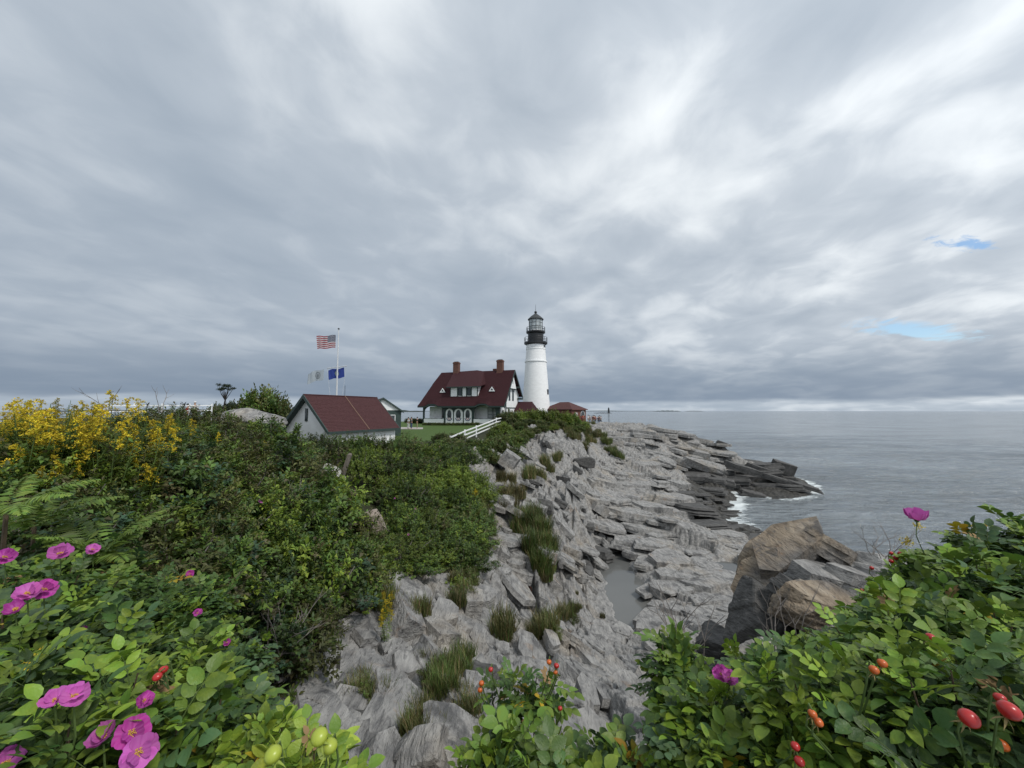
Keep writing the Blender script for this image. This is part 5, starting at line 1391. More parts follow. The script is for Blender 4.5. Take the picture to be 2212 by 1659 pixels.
tufts('olive', [(1250, 1300), (1255, 1330), (900, 1420), (870, 1300), (1300, 1330)], .6, 6, 1)
for u, v, s, k in ((955, 1470, .62, 'olive'), (975, 1455, .55, 'olive'), (940, 1500, .5, 'olive'), (985, 1500, .5, 'bright'), (780, 1520, .45, 'olive'), (1170, 1370, .7, 'olive'), (1190, 1385, .6, 'olive'), (1235, 1355, .55, 'olive'),
                   (1000, 1300, .7, 'olive'), (990, 1280, .75, 'bright'), (1010, 1265, .7, 'olive'), (910, 1590, .42, 'olive'), (1005, 1550, .42, 'olive'), (1030, 1110, 1.1, 'olive'), (1045, 1090, 1.2, 'bright'), (1040, 1150, 1.0, 'bright'), (1025, 1180, .95, 'olive')):
    h_ = hit(u, v)
    place_bush(k, h_.x, h_.y, s, 1.0, z=gz_detail(h_.x, h_.y))
# ------------------------------------------------------------------ compound rose leaf: seven toothed oval leaflets on one stalk
def leaflet(mb, base, ax, up, L, W, fold, curl):
    side = up.cross(ax).normalized(); nr = ax.cross(side).normalized()
    st = (0, .10, .32, .58, .82, 1.0); wd = (0, .55, .98, .95, .55, 0)
    vs = []; fs = []
    for f, w_ in zip(st, wd):
        c = base + ax * (L * f) - nr * (curl * L * f * f)
        if w_ == 0: vs.append(c)
        else:
            vs += [c + side * (W * w_) + nr * (W * w_ * fold), c, c - side * (W * w_) + nr * (W * w_ * fold)]
    fs += [(0, 2, 1), (0, 3, 2)]
    for k in range(3):
        a = 1 + 3 * k; b = a + 3
        fs += [(a, a + 1, b + 1, b), (a + 1, a + 2, b + 2, b + 1)]
    e = 13
    fs += [(10, 11, e), (11, 12, e)]
    mb.raw(vs, fs)
def rose_leaf_mesh(name, m_, seed, L=.115, pairs=3, wf=.30, lanceo=False):
    g = random.Random(seed); mb = MB()
    pts = [Vector((L * f, 0, .035 * L * 8 * (f - f * f) * .5 - .25 * L * f * f)) for f in (0, .33, .66, 1)]
    def at(f):
        f = f * 3; i = min(2, int(f)); return pts[i].lerp(pts[i + 1], f - i)
    mb.m = 1
    mb.tube(pts, [.0016, .0014, .0012, .0008], 3, False)
    mb.m = 0
    for k in range(pairs):
        f = .34 + .24 * k; p = at(f)
        for s in (-1, 1):
            ax = Vector((.55 + g.uniform(-.1, .1), s, g.uniform(-.1, .2))).normalized(); up = Vector((g.uniform(-.2, .2), -s * .25 + g.uniform(-.2, .2), 1)).normalized()
            l_ = L * (.36 + .05 * k) * g.uniform(.9, 1.1)
            leaflet(mb, p + ax * .003, ax, up, l_, l_ * wf, g.uniform(.15, .4), g.uniform(.05, .3))
    ax = Vector((1, g.uniform(-.2, .2), -.15)).normalized(); l_ = L * .46
    leaflet(mb, pts[-1], ax, Vector((0.1, g.uniform(-.2, .2), 1)).normalized(), l_, l_ * wf * 1.05, .3, .25)
    return mb.mesh(name, [m_, GSTEM], True)
def near_leaf_material(name, c, vein=0.35, rough=.45):
    m = leafmat(name, c, .28, .22, .018, rough)
    t = m.node_tree; b = t.nodes['Principled BSDF']
    tcn = N(t, 'ShaderNodeTexCoord')
    n_ = N(t, 'ShaderNodeTexNoise', inp={'Scale': 160.0, 'Detail': 3.0}); t.links.new(tcn.outputs['Object'], n_.inputs['Vector'])
    w_ = N(t, 'ShaderNodeTexNoise', inp={'Scale': 55.0, 'Detail': 2.0}); t.links.new(tcn.outputs['Object'], w_.inputs['Vector'])
    bp = N(t, 'ShaderNodeBump', inp={'Strength': vein, 'Distance': .004}); t.links.new(M(t, 'MULTIPLY_ADD', w_.outputs['Fac'], 1.5, n_.outputs['Fac']), bp.inputs['Height'])
    t.links.new(bp.outputs[0], b.inputs['Normal'])
    src = b.inputs['Base Color'].links[0].from_socket
    cc = mixc(t, smooth(t, w_.outputs['Fac'], .45, .75), src, mixc(t, .5, src, (c[0] * 1.9, c[1] * 1.5, c[2] * 1.1)))
    t.links.new(cc, b.inputs['Base Color'])
    return m
NL = [near_leaf_material('near_leaf_deep', (0.058, 0.112, 0.028)), near_leaf_material('near_leaf_green', (0.102, 0.172, 0.027)), near_leaf_material('near_leaf_bright', (0.15, 0.235, 0.028)),
      near_leaf_material('near_leaf_bluish', (0.062, 0.115, 0.046)), near_leaf_material('near_leaf_lime', (0.25, 0.33, 0.045))]
LEAF = {}
for i, m_ in enumerate(NL):
    LEAF[i] = [rose_leaf_mesh('rose_leaf_%d%d' % (i, s), m_, s * 7 + i, wf=(.29, .33, .36)[s]) for s in range(3)]
YLEAF = rose_leaf_mesh('yellow_leaf', L_YELLOW, 3)
BLEAF = rose_leaf_mesh('withered_leaf', mat('withered_leaf_brown', (0.23, 0.15, 0.07), .8), 4, L=.09)
# flowers
def petal_mesh(name, m_, r, cup, seed):
    g = random.Random(seed); vs = []; fs = []
    nu, nv = 6, 6
    for j in range(nv + 1):
        f = j / nv
        for i in range(nu + 1):
            s = i / nu * 2 - 1
            w_ = r * .62 * math.sin(min(1, f * 1.08 + .08) * math.pi * .62) * (1.0 - .06 * f)
            x = r * f * (1 - .10 * abs(s) ** 3 + (.05 * (abs(s) < .15) * -1 if j == nv else 0))
            ruf = .07 * r * f * f * math.sin(s * 5 + seed * 1.7) + .03 * r * f * g.uniform(-1, 1)
            vs.append((x * math.cos(cup * f * .6), w_ * s, r * cup * .55 * f * f + .10 * r * s * s * f + ruf))
    for j in range(nv):
        for i in range(nu):
            a = j * (nu + 1) + i; fs.append((a, a + 1, a + nu + 2, a + nu + 1))
    me_ = bpy.data.meshes.new(name); me_.from_pydata(vs, [], fs); me_.materials.append(m_); me_.polygons.foreach_set('use_smooth', [True] * len(fs)); me_.update(); return me_
def stamen_mesh(r):
    mb = MB(); g = random.Random(2)
    for _ in range(46):
        a = g.uniform(0, 6.28); t_ = g.uniform(.1, .95); d = Vector((math.cos(a) * t_, math.sin(a) * t_, .75)).normalized()
        p = d * r * g.uniform(.75, 1.1)
        mb.tube([(0, 0, 0), p], .0006, 3, False)
        mb.lathe([(.0004, p.z - .001), (.0017, p.z), (.0004, p.z + .0015)], 4, p.x, p.y)
    return mb.mesh('stamens', STAMEN)
for m_ in (PINK, PINK2):
    t = m_.node_tree; b = t.nodes['Principled BSDF']; src = b.inputs['Base Color'].links[0].from_socket
    tcn = N(t, 'ShaderNodeTexCoord'); mp = N(t, 'ShaderNodeMapping'); mp.inputs['Scale'].default_value = (18, 130, 40); t.links.new(tcn.outputs['Object'], mp.inputs[0])
    n_ = N(t, 'ShaderNodeTexNoise', inp={'Scale': 1.0, 'Detail': 3.0}); t.links.new(mp.outputs[0], n_.inputs['Vector'])
    cc = mixc(t, M(t, 'MULTIPLY', smooth(t, n_.outputs['Fac'], .4, .85), .6), src, (0.60, 0.20, 0.50)); cc = mixc(t, M(t, 'MULTIPLY', M(t, 'SUBTRACT', 1.0, smooth(t, n_.outputs['Fac'], .2, .5)), .5), cc, (0.28, 0.02, 0.2))
    t.links.new(cc, b.inputs['Base Color'])
    bp = N(t, 'ShaderNodeBump', inp={'Strength': .5, 'Distance': .003}); t.links.new(n_.outputs['Fac'], bp.inputs['Height']); t.links.new(bp.outputs[0], b.inputs['Normal'])
STAM = stamen_mesh(.014)
PET = {}
def petals(m_, cup):
    k = (m_.name, round(cup, 2))
    if k not in PET: PET[k] = [petal_mesh('petal', m_, .044, cup, s) for s in range(4)]
    return PET[k]
def flower(parent, loc, face, size=1.0, m_=PINK, cup=.5, stalk=True):
    fl = bpy.data.objects.new('flower', None); fl.empty_display_size = .03; col.objects.link(fl); fl.parent = parent; fl.location = loc
    fl.rotation_euler = Vector(face).to_track_quat('Z', 'Y').to_euler(); fl.scale = (size * .88,) * 3
    r0 = rng.uniform(0, 6)
    for k in range(5):
        o = link('petal', petals(m_, cup)[(k + int(r0 * 3)) % 4], fl); o.rotation_euler = (rng.uniform(-.1, .1), rng.uniform(-.18, .08), r0 + 2 * math.pi * k / 5 + rng.uniform(-.12, .12)); o.location = (0, 0, .0012 * k)
    if cup < 1.0:
        for k in range(2):
            o = link('petal', petals(m_, cup)[k], fl); o.rotation_euler = (0, -.5, r0 + 1 + 2.6 * k); o.scale = (.75,) * 3; o.location = (0, 0, .006)
    link('stamens', STAM, fl)
    cl_ = MB().lathe([(.002, -.03), (.0022, -.012), (.007, -.008), (.009, -.002), (.006, .001)], 8).mesh('calyx', GSTEM); link('calyx', cl_, fl)
    return fl
def hip_mesh(name, m_, r):
    mb = MB(); prof = []
    for k in range(11):
        t_ = math.pi * k / 10; prof.append((max(.0008, r * math.sin(t_) * (1 + .06 * math.cos(t_))), r * .88 * -math.cos(t_)))
    mb.lathe(prof, 16)
    return mb.mesh(name, m_, True)
def sepal_mesh(m_, r):
    mb = MB()
    for k in range(5):
        a = 2 * math.pi * k / 5 + .3; d = Vector((math.cos(a), math.sin(a), 0)); s_ = Vector((-d.y, d.x, 0)) * r * .13
        p = [Vector((0, 0, r * .84)), d * r * .35 + Vector((0, 0, r * 1.1)), d * r * .75 + Vector((0, 0, r * 1.55)), d * r * 1.0 + Vector((0, 0, r * 2.1))]
        mb.raw([p[0] - s_ * .6, p[0] + s_ * .6, p[1] + s_, p[1] - s_, p[2] + s_ * .6, p[2] - s_ * .6, p[3]], [(0, 1, 2, 3), (3, 2, 4, 5), (5, 4, 6)])
    return mb.mesh('sepals', m_)
HIPS = {'red': (hip_mesh('hip_red', HIP_RED, .0125), sepal_mesh(SEPAL, .0125)), 'orange': (hip_mesh('hip_orange', HIP_ORANGE, .0125), sepal_mesh(SEPAL, .0125)), 'green': (hip_mesh('hip_green', HIP_GREEN, .0125), sepal_mesh(SEPAL_G, .0135))}
def hip(parent, loc, kind, size=1.0, face=(0, .3, -1)):
    o = link('rose_hip', HIPS[kind][0], parent, loc); o.scale = (size,) * 3
    o.rotation_euler = (Vector(face) + Vector((rng.uniform(-.4, .4), rng.uniform(-.4, .4), 0))).to_track_quat('Z', 'Y').to_euler()
    link('sepals', HIPS[kind][1], o)
    return o
# inner leaves shared by every near bush
def inner_mesh(seed, mats, wts):
    g = np.random.default_rng(seed); pos = []; ax = []; nr = []; mi = []
    for _ in range(420):
        d = unit(g.normal(0, 1, 3)); d[2] = abs(d[2]) * .9 - .25
        p = d * g.uniform(.35, .9); a_ = unit(d * .5 + g.normal(0, .7, 3)); up = unit(np.array([0, 0, 1.]) + g.normal(0, .4, 3)); s_ = unit(np.cross(up, a_)); m_ = int(g.choice(len(mats), p=np.array(wts) / sum(wts)))
        for q in range(7):
            sg = 1 if q % 2 else -1
            if q == 6: aa_ = a_; o_ = a_ * .30
            else: aa_ = unit(a_ * .5 + s_ * sg); o_ = a_ * (.10 + .085 * (q // 2))
            pos.append(p + o_); ax.append(aa_); nr.append(up); mi.append(m_)
    n_ = len(pos); return leaves_mesh('inner_foliage', np.array(pos), np.array(ax), np.array(nr), np.full(n_, .15), np.full(n_, .05), mi, mats)
INNER = [inner_mesh(s, [NL[0], NL[1], NL[3]], [4, 2, 2]) for s in (1, 2)]

def near_bush(u, v, Y, rx, rz, shoots, pal, label, group=None, per=6, ry=None, leaf=1.0, inner=True, name='rose_bush', upmin=-.15, yellow=.012):
    """pal: weights over leaf colours (deep, green, bright, bluish, lime)"""
    c = P(u, v, Y); g_ = gz(c.x, c.y); ry = ry or rx
    o = empty(name, (c.x, c.y, g_), 0, label, 'bush', group)
    h = c.z - g_
    mbS = []; shoots = int(shoots * 1.12)
    for s in range(shoots):
        ph = rng.uniform(0, 6.283); ct = rng.uniform(upmin, 1) ; st = math.sqrt(max(0, 1 - ct * ct)); k_ = rng.uniform(.72, 1.1)
        tip = Vector((rx * st * math.cos(ph) * k_, ry * st * math.sin(ph) * k_, h + rz * ct * k_))
        out = Vector((st * math.cos(ph) / rx, st * math.sin(ph) / ry, ct / rz + .6)).normalized()
        root = Vector((tip.x * .25, tip.y * .25, 0.0))
        if s % 3 == 0 or shoots < 12: mbS.append((root, (root + tip) / 2 + Vector((0, 0, .06)), tip))
        ci = rng.choices(range(5), pal)[0]
        t0 = rng.uniform(0, 6)
        for j in range(per):
            cj = ci
            if j == 0 and rng.random() < .35: cj = 2
            d_ = tip - out * (.012 + .022 * j * leaf)
            az = t0 + j * 2.4
            e1 = out.orthogonal().normalized(); e2 = out.cross(e1)
            spread = .55 + .18 * j
            ax = (out * max(.15, 1.0 - .2 * j) + (e1 * math.cos(az) + e2 * math.sin(az)) * spread + Vector((0, 0, -.06 * j))).normalized()
            up = (out * .6 + Vector((0, 0, 1.0)) + Vector((rng.uniform(-.3, .3), rng.uniform(-.3, .3), 0)))
            yv = up.cross(ax).normalized(); zv = ax.cross(yv).normalized()
            me_ = LEAF[cj][rng.randrange(3)]
            r_ = rng.random()
            if r_ < yellow: me_ = YLEAF
            elif r_ < yellow * 1.8: me_ = BLEAF
            lf = link('leaf', me_, o)
            sc_ = leaf * rng.uniform(.75, 1.15) * (.72 if j == 0 else 1.0)
            m4 = Matrix((ax, yv, zv)).transposed().to_4x4(); m4.translation = d_
            lf.matrix_local = m4 @ Matrix.Scale(sc_, 4)
    for a, b_, t_ in mbS:
        MB().tube([a, b_, t_], [.006, .0045, .002], 5, False).build('stem', STEM, o)
    if inner:
        i_ = link('inner_foliage', INNER[rng.randrange(2)], o, (0, 0, h)); i_.scale = (rx * .95, ry * .95, rz * .95); i_.rotation_euler = (0, 0, rng.uniform(0, 6)); i_['kind'] = 'stuff'
    o['h'] = h
    return o, c
def rel(o, u, v, Y): p = P(u, v, Y); return p - Vector(o.location)
def face_cam(o, loc, up=.6, turn=0.0):
    d = (Vector((0, 0, CZ)) - (Vector(o.location) + Vector(loc))).normalized(); d.z += up; d.x += turn; return d

NBUSH = {}
def nb(key, *a, **k): NBUSH[key] = near_bush(*a, **k)[0]; return NBUSH[key]
# left
nb('l1', 90, 1640, 1.12, .30, .24, 44, [3, 4, 3, 2, 0], 'wild rose bush with large magenta blooms nearest the green hips', ry=.25)
nb('l2', 330, 1660, 1.20, .26, .20, 36, [2, 4, 4, 2, 0], 'bright leaved rose bush carrying a cluster of big magenta blooms', ry=.22)
nb('l3', 40, 1470, 1.60, .38, .28, 44, [3, 4, 3, 1, 0], 'wild rose bush with ruffled pink blooms and a few yellow flowers', ry=.3)
nb('l4', 300, 1480, 1.85, .36, .26, 44, [4, 3, 2, 4, 0], 'bluish green rose bush holding a pair of red hips', ry=.3)
nb('l5', 60, 1330, 2.3, .46, .30, 44, [3, 5, 3, 1, 0], 'rose bush with folded magenta blooms below the ferns', ry=.35)
nb('l6', 330, 1350, 2.8, .46, .30, 44, [5, 3, 1, 1, 0], 'dark rose bush sloping towards the dead twigs', ry=.4)
nb('l7', 470, 1470, 2.6, .30, .24, 30, [4, 3, 1, 4, 0], 'rose bush with bluish leaves above the dead twigs', ry=.25)
nb('l8', 470, 1640, 1.5, .18, .16, 24, [2, 3, 4, 1, 0], 'small rose bush with a single open magenta bloom by the dead twigs', ry=.2)
nb('l9', 150, 1250, 2.9, .42, .26, 36, [5, 3, 1, 1, 0], 'rose bush with a pale pink bloom directly below the fresh green fern', ry=.35)
# sprig with green hips
nb('g1', 650, 1700, .95, .11, .06, 10, [0, 1, 3, 1, 5], 'lime green rose sprig with two round green hips', ry=.08, leaf=.8, inner=False, yellow=.05)
nb('g2', 560, 1625, 1.1, .07, .05, 7, [0, 1, 4, 0, 3], 'yellow green rose sprig beside the green hips', ry=.08, inner=False, leaf=.75)
# centre
nb('c1', 1120, 1735, 1.30, .20, .12, 34, [2, 5, 3, 1, 0], 'glossy green rose bush with withered bloom and red buds below the rocks', ry=.2)
nb('c2', 1350, 1745, 1.50, .22, .13, 34, [3, 5, 2, 2, 0], 'green rose bush beside the patch of pebbles', ry=.22)
nb('c3', 1130, 1500, 1.70, .15, .09, 11, [2, 5, 1, 0, 0], 'tall rose sprig bearing orange and red hips before the grey rocks', ry=.1, inner=False, yellow=.06, upmin=-.5, leaf=.75)
# right
nb('r1', 1470, 1510, 2.05, .14, .30, 26, [3, 5, 3, 1, 0], 'upright dark rose bush with lime shoot tip and magenta bloom', ry=.2)
nb('r2', 1600, 1670, 1.45, .26, .22, 36, [2, 4, 3, 1, 0], 'rose bush with narrow bright shoots and red hips', ry=.22)
nb('r3', 1730, 1515, 2.0, .32, .22, 44, [4, 3, 1, 4, 0], 'bluish green rose bush below the brown outcrop', ry=.28)
nb('r4', 1860, 1620, 1.30, .30, .24, 44, [3, 5, 3, 1, 0], 'rose bush with two pairs of orange hips', ry=.25)
nb('r5', 2060, 1460, 1.6, .38, .27, 48, [3, 5, 3, 1, 0], 'broad rose bush with orange hip pair and yellowing leaf', ry=.3)
nb('r6', 2150, 1660, 1.08, .30, .26, 44, [3, 5, 3, 1, 0], 'dark rose bush with large crimson hips', ry=.25)
nb('r7', 1980, 1425, 2.2, .38, .25, 44, [3, 5, 3, 1, 0], 'rose bush with withered tips spreading over the bank edge', ry=.3)
nb('r8', 2190, 1350, 1.85, .38, .30, 44, [3, 5, 3, 1, 0], 'tall dark rose bush with brown buds', ry=.3)
nb('r9', 2050, 1285, 2.7, .36, .28, 40, [3, 5, 3, 1, 0], 'rose bush topped by one large pink cup bloom against the sea', ry=.3)
nb('r10', 1975, 1345, 3.2, .34, .28, 40, [3, 5, 3, 1, 0], 'rose bush with dark red hips beside the grey rock slope', ry=.3, leaf=.8)
nb('r11', 2220, 1225, 2.4, .36, .28, 40, [3, 4, 3, 1, 0], 'sunlit rose bush with pale shoot tips against the sea', ry=.3)
nb('r12', 1810, 1465, 2.7, .30, .22, 34, [3, 5, 3, 1, 0], 'rose bush creeping over the foot of the brown outcrop', ry=.28, leaf=.9)
nb('r13', 1640, 1550, 2.4, .22, .16, 24, [3, 5, 3, 1, 0], 'small rose bush below the bare dead twigs', ry=.2)
# blooms: (bush, u, v, Y, size, material, cup, turn)
for key, u, v, Y, s, m_, cup, up, tn in (
    ('l2', 225, 1595, 1.00, .85, PINK, .8, .8, -.8), ('l2', 285, 1585, 1.02, .95, PINK2, .45, .3, .2), ('l2', 300, 1625, .98, .95, PINK, .4, .0, .1), ('l8', 432, 1632, 1.20, 1.0, PINK2, .5, .2, .1),
    ('l1', 120, 1515, .98, .72, PINK, .7, 1.2, -.5), ('l1', 160, 1505, .98, .72, PINK, .6, 1.0, .4), ('l4', 310, 1515, 1.05, .55, PINK2, .9, .6, .5),
    ('l3', 60, 1285, 1.55, 1.1, PINK, .6, .9, -.3), ('l3', 95, 1275, 1.6, 1.0, PINK2, .5, .7, .3), ('l3', 35, 1318, 1.5, .9, PINK2, 1.2, .6, -.6),
    ('l5', 130, 1198, 2.1, 1.35, PINK, .7, 1.0, 0), ('l5', 10, 1205, 2.0, 1.1, PINK2, .7, .7, .3), ('l9', 200, 1188, 2.4, .9, PINK, .6, .8, .2), ('l3', 175, 1363, 1.7, .6, PINK2, 1.2, .7, 0),
    ('l6', 427, 1325, 2.6, .7, PINK2, .6, .6, 0), ('l6', 410, 1240, 3.0, .75, PINK2, .6, .4, .1), ('l7', 490, 1388, 2.6, .6, PINK2, .6, .4, 0), ('l1', 12, 1650, .95, .8, PINK, .7, .7, 0),
    ('r1', 1560, 1458, 1.55, .85, PINK2, .5, .6, -.2), ('r1', 1575, 1466, 1.53, .75, PINK, .6, .7, .4), ('r9', 1980, 1122, 2.45, 1.75, PINK, 1.35, 5.0, 0)):
    b_ = NBUSH[key]; l_ = rel(b_, u, v, Y)
    flower(b_, l_, face_cam(b_, l_, up, tn), s, m_, cup)
    MB().tube([l_ + Vector((0, 0, -.012)), l_ + Vector((0, .01, -.10)), Vector((l_.x * .7, l_.y * .7, max(.05, l_.z - .3)))], [.002, .0025, .003], 5, False).build('stem', GSTEM, b_)
for key, u, v, Y, kind, s in (
    ('l4', 353, 1447, 1.08, 'red', .85), ('l4', 340, 1462, 1.06, 'red', .85), ('g1', 590, 1630, .80, 'green', 1.25), ('g1', 690, 1592, .82, 'green', 1.3), ('g1', 712, 1612, .84, 'green', 1.2),
    ('c3', 1060, 1446, 1.6, 'red', .75), ('c3', 1040, 1476, 1.6, 'orange', .85), ('c3', 1037, 1490, 1.6, 'orange', .8), ('c3', 1186, 1430, 1.6, 'orange', .8), ('c3', 1202, 1438, 1.6, 'red', .85), ('c3', 1200, 1452, 1.6, 'orange', .7), ('c3', 1210, 1530, 1.6, 'red', .7),
    ('r4', 1888, 1447, 1.0, 'orange', .85), ('r4', 1906, 1433, 1.01, 'orange', .85), ('r4', 1755, 1542, .95, 'orange', .75), ('r4', 1768, 1560, .95, 'orange', .8),
    ('r2', 1718, 1612, 1.12, 'red', .9), ('r2', 1727, 1645, 1.1, 'red', 1.0), ('r6', 2093, 1552, .9, 'red', 1.45), ('r6', 2180, 1535, .86, 'red', 1.5), ('r6', 2160, 1508, .95, 'red', .9), ('r6', 2165, 1610, .98, 'orange', 1.0),
    ('r5', 2010, 1377, 1.2, 'red', 1.0), ('r10', 1925, 1195, 2.9, 'red', 1.1), ('r10', 1935, 1205, 2.9, 'red', 1.4), ('r10', 1945, 1196, 2.9, 'red', 1.3), ('r10', 1925, 1212, 2.9, 'red', 1.2), ('r10', 1883, 1227, 2.9, 'red', 1.1), ('r10', 1862, 1275, 2.9, 'red', 1.0),
    ('r3', 1720, 1415, 1.5, 'orange', .8), ('r2', 1740, 1510, 1.4, 'red', .6)):
    b_ = NBUSH[key]; l_ = rel(b_, u, v, Y)
    hip(b_, l_, kind, s)
    MB().tube([l_ + Vector((0, 0, .008)), l_ + Vector((.004, .015, .012)), l_ + Vector((.006, .03, -.05)), Vector((l_.x * .55, l_.y * .55 + .03, l_.z - .24))], [.0016, .002, .0024, .003], 5, False).build('stem', GSTEM, b_)
# small yellow flowers
def yellow_head(key, u, v, Y, s):
    b_ = NBUSH[key]; l_ = rel(b_, u, v, Y)
    g = np.random.default_rng(int(u)); n_ = 60
    pos = np.array(l_) + g.normal(0, .014 * s, (n_, 3)); me_ = leaves_mesh('yellow_blossom', pos, unit(g.normal(0, 1, (n_, 3)) + np.array([0, 0, .5])), unit(g.normal(0, 1, (n_, 3))), np.full(n_, .012 * s), np.full(n_, .004 * s), np.zeros(n_, int), [GOLD])
    link('yellow_blossom', me_, b_)
for a in (('l3', 72, 1430, 1.4, 1.1), ('l3', 60, 1440, 1.4, 1.0), ('r10', 1956, 1172, 2.9, 1.1), ('r9', 1985, 1137, 2.6, .9), ('r10', 1962, 1168, 2.9, .9)): yellow_head(*a)

# narrow leaved plants between the roses
def lance_plant(u, v, Y, h, n_, label):
    c = P(u, v, Y); g_ = gz(c.x, c.y)
    o = empty('leafy_weed', (c.x, c.y, g_), 0, label, 'plant', None)
    H = c.z - g_
    MB().tube([(0, 0, 0), (.01, 0, H * .6), (0, 0, H)], [.005, .004, .002], 5).build('stem', GSTEM, o)
    for k in range(n_):
        f = k / n_; az = k * 2.4; z_ = H - h + h * f
        mb = MB(); ax = Vector((math.cos(az), math.sin(az), .35 + .5 * f)).normalized()
        leaflet(mb, Vector((0, 0, z_)), ax, Vector((0, 0, 1)), .085 * (1 - .45 * f), .010, .3, .35)
        mb.build('leaf', NL[2] if f > .5 else NL[1], o)
for i, (u, v, Y, lb) in enumerate(((1560, 1520, 1.5, 'lime green narrow leaved weed just left of the bluish rose bush'), (1640, 1470, 1.55, 'tall narrow leaved weed among the right hand roses'), (1590, 1560, 1.4, 'narrow leaved weed above the red hips'),
                                   (1680, 1560, 1.3, 'slender green weed beside the small orange hips'), (1530, 1590, 1.35, 'leafy weed beside the glossy green rose bush'))):
    lance_plant(u, v, Y, .20, 20, lb)

# ------------------------------------------------------------------ dead twigs
def twig_bush(u, v, Y, h, w_, n_, label, m_=TWIG):
    c = P(u, v, Y); g_ = gz(c.x, c.y)
    mb = MB(); r_ = random.Random(int(u))
    for k in range(n_):
        a = r_.uniform(0, 6.28); p = Vector((r_.uniform(-.1, .1) * w_, r_.uniform(-.1, .1) * w_, -.1)); d = Vector((math.cos(a) * .7, math.sin(a) * .5, 1)).normalized()
        pts = [p.copy()]; L = h / 5 * r_.uniform(.7, 1.3)
        for s in range(5):
            d = (d + Vector((r_.uniform(-.35, .35), r_.uniform(-.35, .35), r_.uniform(-.15, .2)))).normalized(); p = p + d * L; pts.append(p.copy())
            if s in (1, 2, 3):
                d2 = (d + Vector((r_.uniform(-.9, .9), r_.uniform(-.9, .9), r_.uniform(-.2, .4)))).normalized()
                mb.tube([p, p + d2 * L * .7, p + d2 * L * 1.3 + Vector((0, 0, .02))], [.003 * h / .5, .002 * h / .5, .001 * h / .5], 4, False)
        mb.tube(pts, [.006 * h / .5 * (1 - .15 * k_) for k_ in range(6)], 5, False)
    o = mb.build('dead_twigs', m_); o.location = (c.x, c.y, min(c.z, gz_detail(c.x, c.y) + .05) if g_ > c.z - .6 else c.z); tag(o, label, 'dead twigs'); return o
twig_bush(1490, 1420, 3.2, .55, 1, 9, 'bare grey twigs rising above the upright dark rose bush')
twig_bush(1700, 1395, 3.4, .5, 1, 9, 'bare pale twigs in front of the brown outcrop')
twig_bush(1910, 1185, 4.6, .4, 1, 9, 'thin dark bare twigs against the sea')
twig_bush(560, 1560, 3.3, .5, 1.4, 16, 'tangle of dead grey twigs in the gap beside the rocks')
twig_bush(600, 1390, 5.2, .6, 1.4, 14, 'dead twig tangle under the rose bank')
twig_bush(620, 1100, 8.8, .8, 1.5, 14, 'grey dead branches inside the olive shrubs')
twig_bush(240, 880, 5.5, .5, .5, 2, 'single bare twig rising above the goldenrod')
twig_bush(345, 878, 6.2, .55, .5, 2, 'bare leaning twig above the goldenrod by the low fence')

# ------------------------------------------------------------------ boulders and outcrops
BOULDER_TAN = make_rock_material('tan_boulder_rock', 0.20, False, False)
BOULDER_GREY = make_rock_material('grey_boulder_rock', 0.0, False, False)
BOULDER_DARK = mat('dark_boulder_rock', (0.085, 0.083, 0.08), .85, .45, 3.0, .9, 7, stretch=(2, 1, 3))
def ico(sub):
    bm = bmesh.new(); bmesh.ops.create_icosphere(bm, subdivisions=sub, radius=1.0)
    v = np.array([x.co[:] for x in bm.verts]); f = [tuple(q.index for q in p.verts) for p in bm.faces]; bm.free(); return v, f
ICO = {k: ico(k) for k in (3, 4, 5)}
def rock_mesh(name, rx, ry, rz, seed, m_, sub=4, planes=12, strata=(.5, .2, .84), layer=.05, soft=.0, lo=.5, hi=.95, boxy=True, nlay=7):
    g = np.random.default_rng(seed); v, f = ICO[sub]; v = v.copy()
    r_ = np.ones(len(v))
    pn = unit(g.normal(0, 1, (planes, 3))); pd = g.uniform(lo, hi, planes)
    ax6 = unit(np.concatenate([np.eye(3), -np.eye(3)]) + g.normal(0, .16, (6, 3))) ; bd = g.uniform(.60, .78, 6)
    if boxy: pn = np.concatenate([ax6, pn]); pd = np.concatenate([bd, pd])
    dots_ = v @ pn.T
    with np.errstate(divide='ignore', invalid='ignore'):
        q = np.where(dots_ > .05, pd[None] / dots_, 9)
    r_ = np.minimum(r_, q.min(1))
    s_ = np.array(strata) / np.linalg.norm(strata)
    p = v * r_[:, None]
    t_ = p @ s_
    lay = np.floor(t_ * nlay + .6 * fbm(p[:, 0] * 1.5, p[:, 1] * 1.5 + p[:, 2], seed, 3))
    p = p * (1 + layer * (h2(lay, lay * 0 + seed, 3) - .5)[:, None] + .05 * fbm(p[:, 0] * 3 + p[:, 2] * 2, p[:, 1] * 3 - p[:, 2], seed + 9, 4)[:, None])
    p = p * np.array([rx, ry, rz])
    me_ = bpy.data.meshes.new(name); me_.from_pydata([tuple(x) for x in p], [], f); me_.materials.append(m_); me_.update(); return me_
def boulder(u, v, Y, r3, seed, m_, label, rot=0, sub=5, planes=12, layer=.05, strata=(.5, .2, .84), tilt=(0, 0), **k):
    c = P(u, v, Y); o = link('boulder', rock_mesh('boulder', *r3, seed, m_, sub, planes, strata, layer, **k)); o.location = c; o.rotation_euler = (tilt[0], tilt[1], rot); tag(o, label, 'rock'); return o
boulder(1722, 1275, 11.0, (1.6, 1.4, 1.6), 3, BOULDER_TAN, 'big brown layered outcrop standing above the ledge before the sea', rot=.25, layer=.06, nlay=12, strata=(-.1, .25, .95), tilt=(.1, -.42), lo=.66, hi=.95, planes=12)
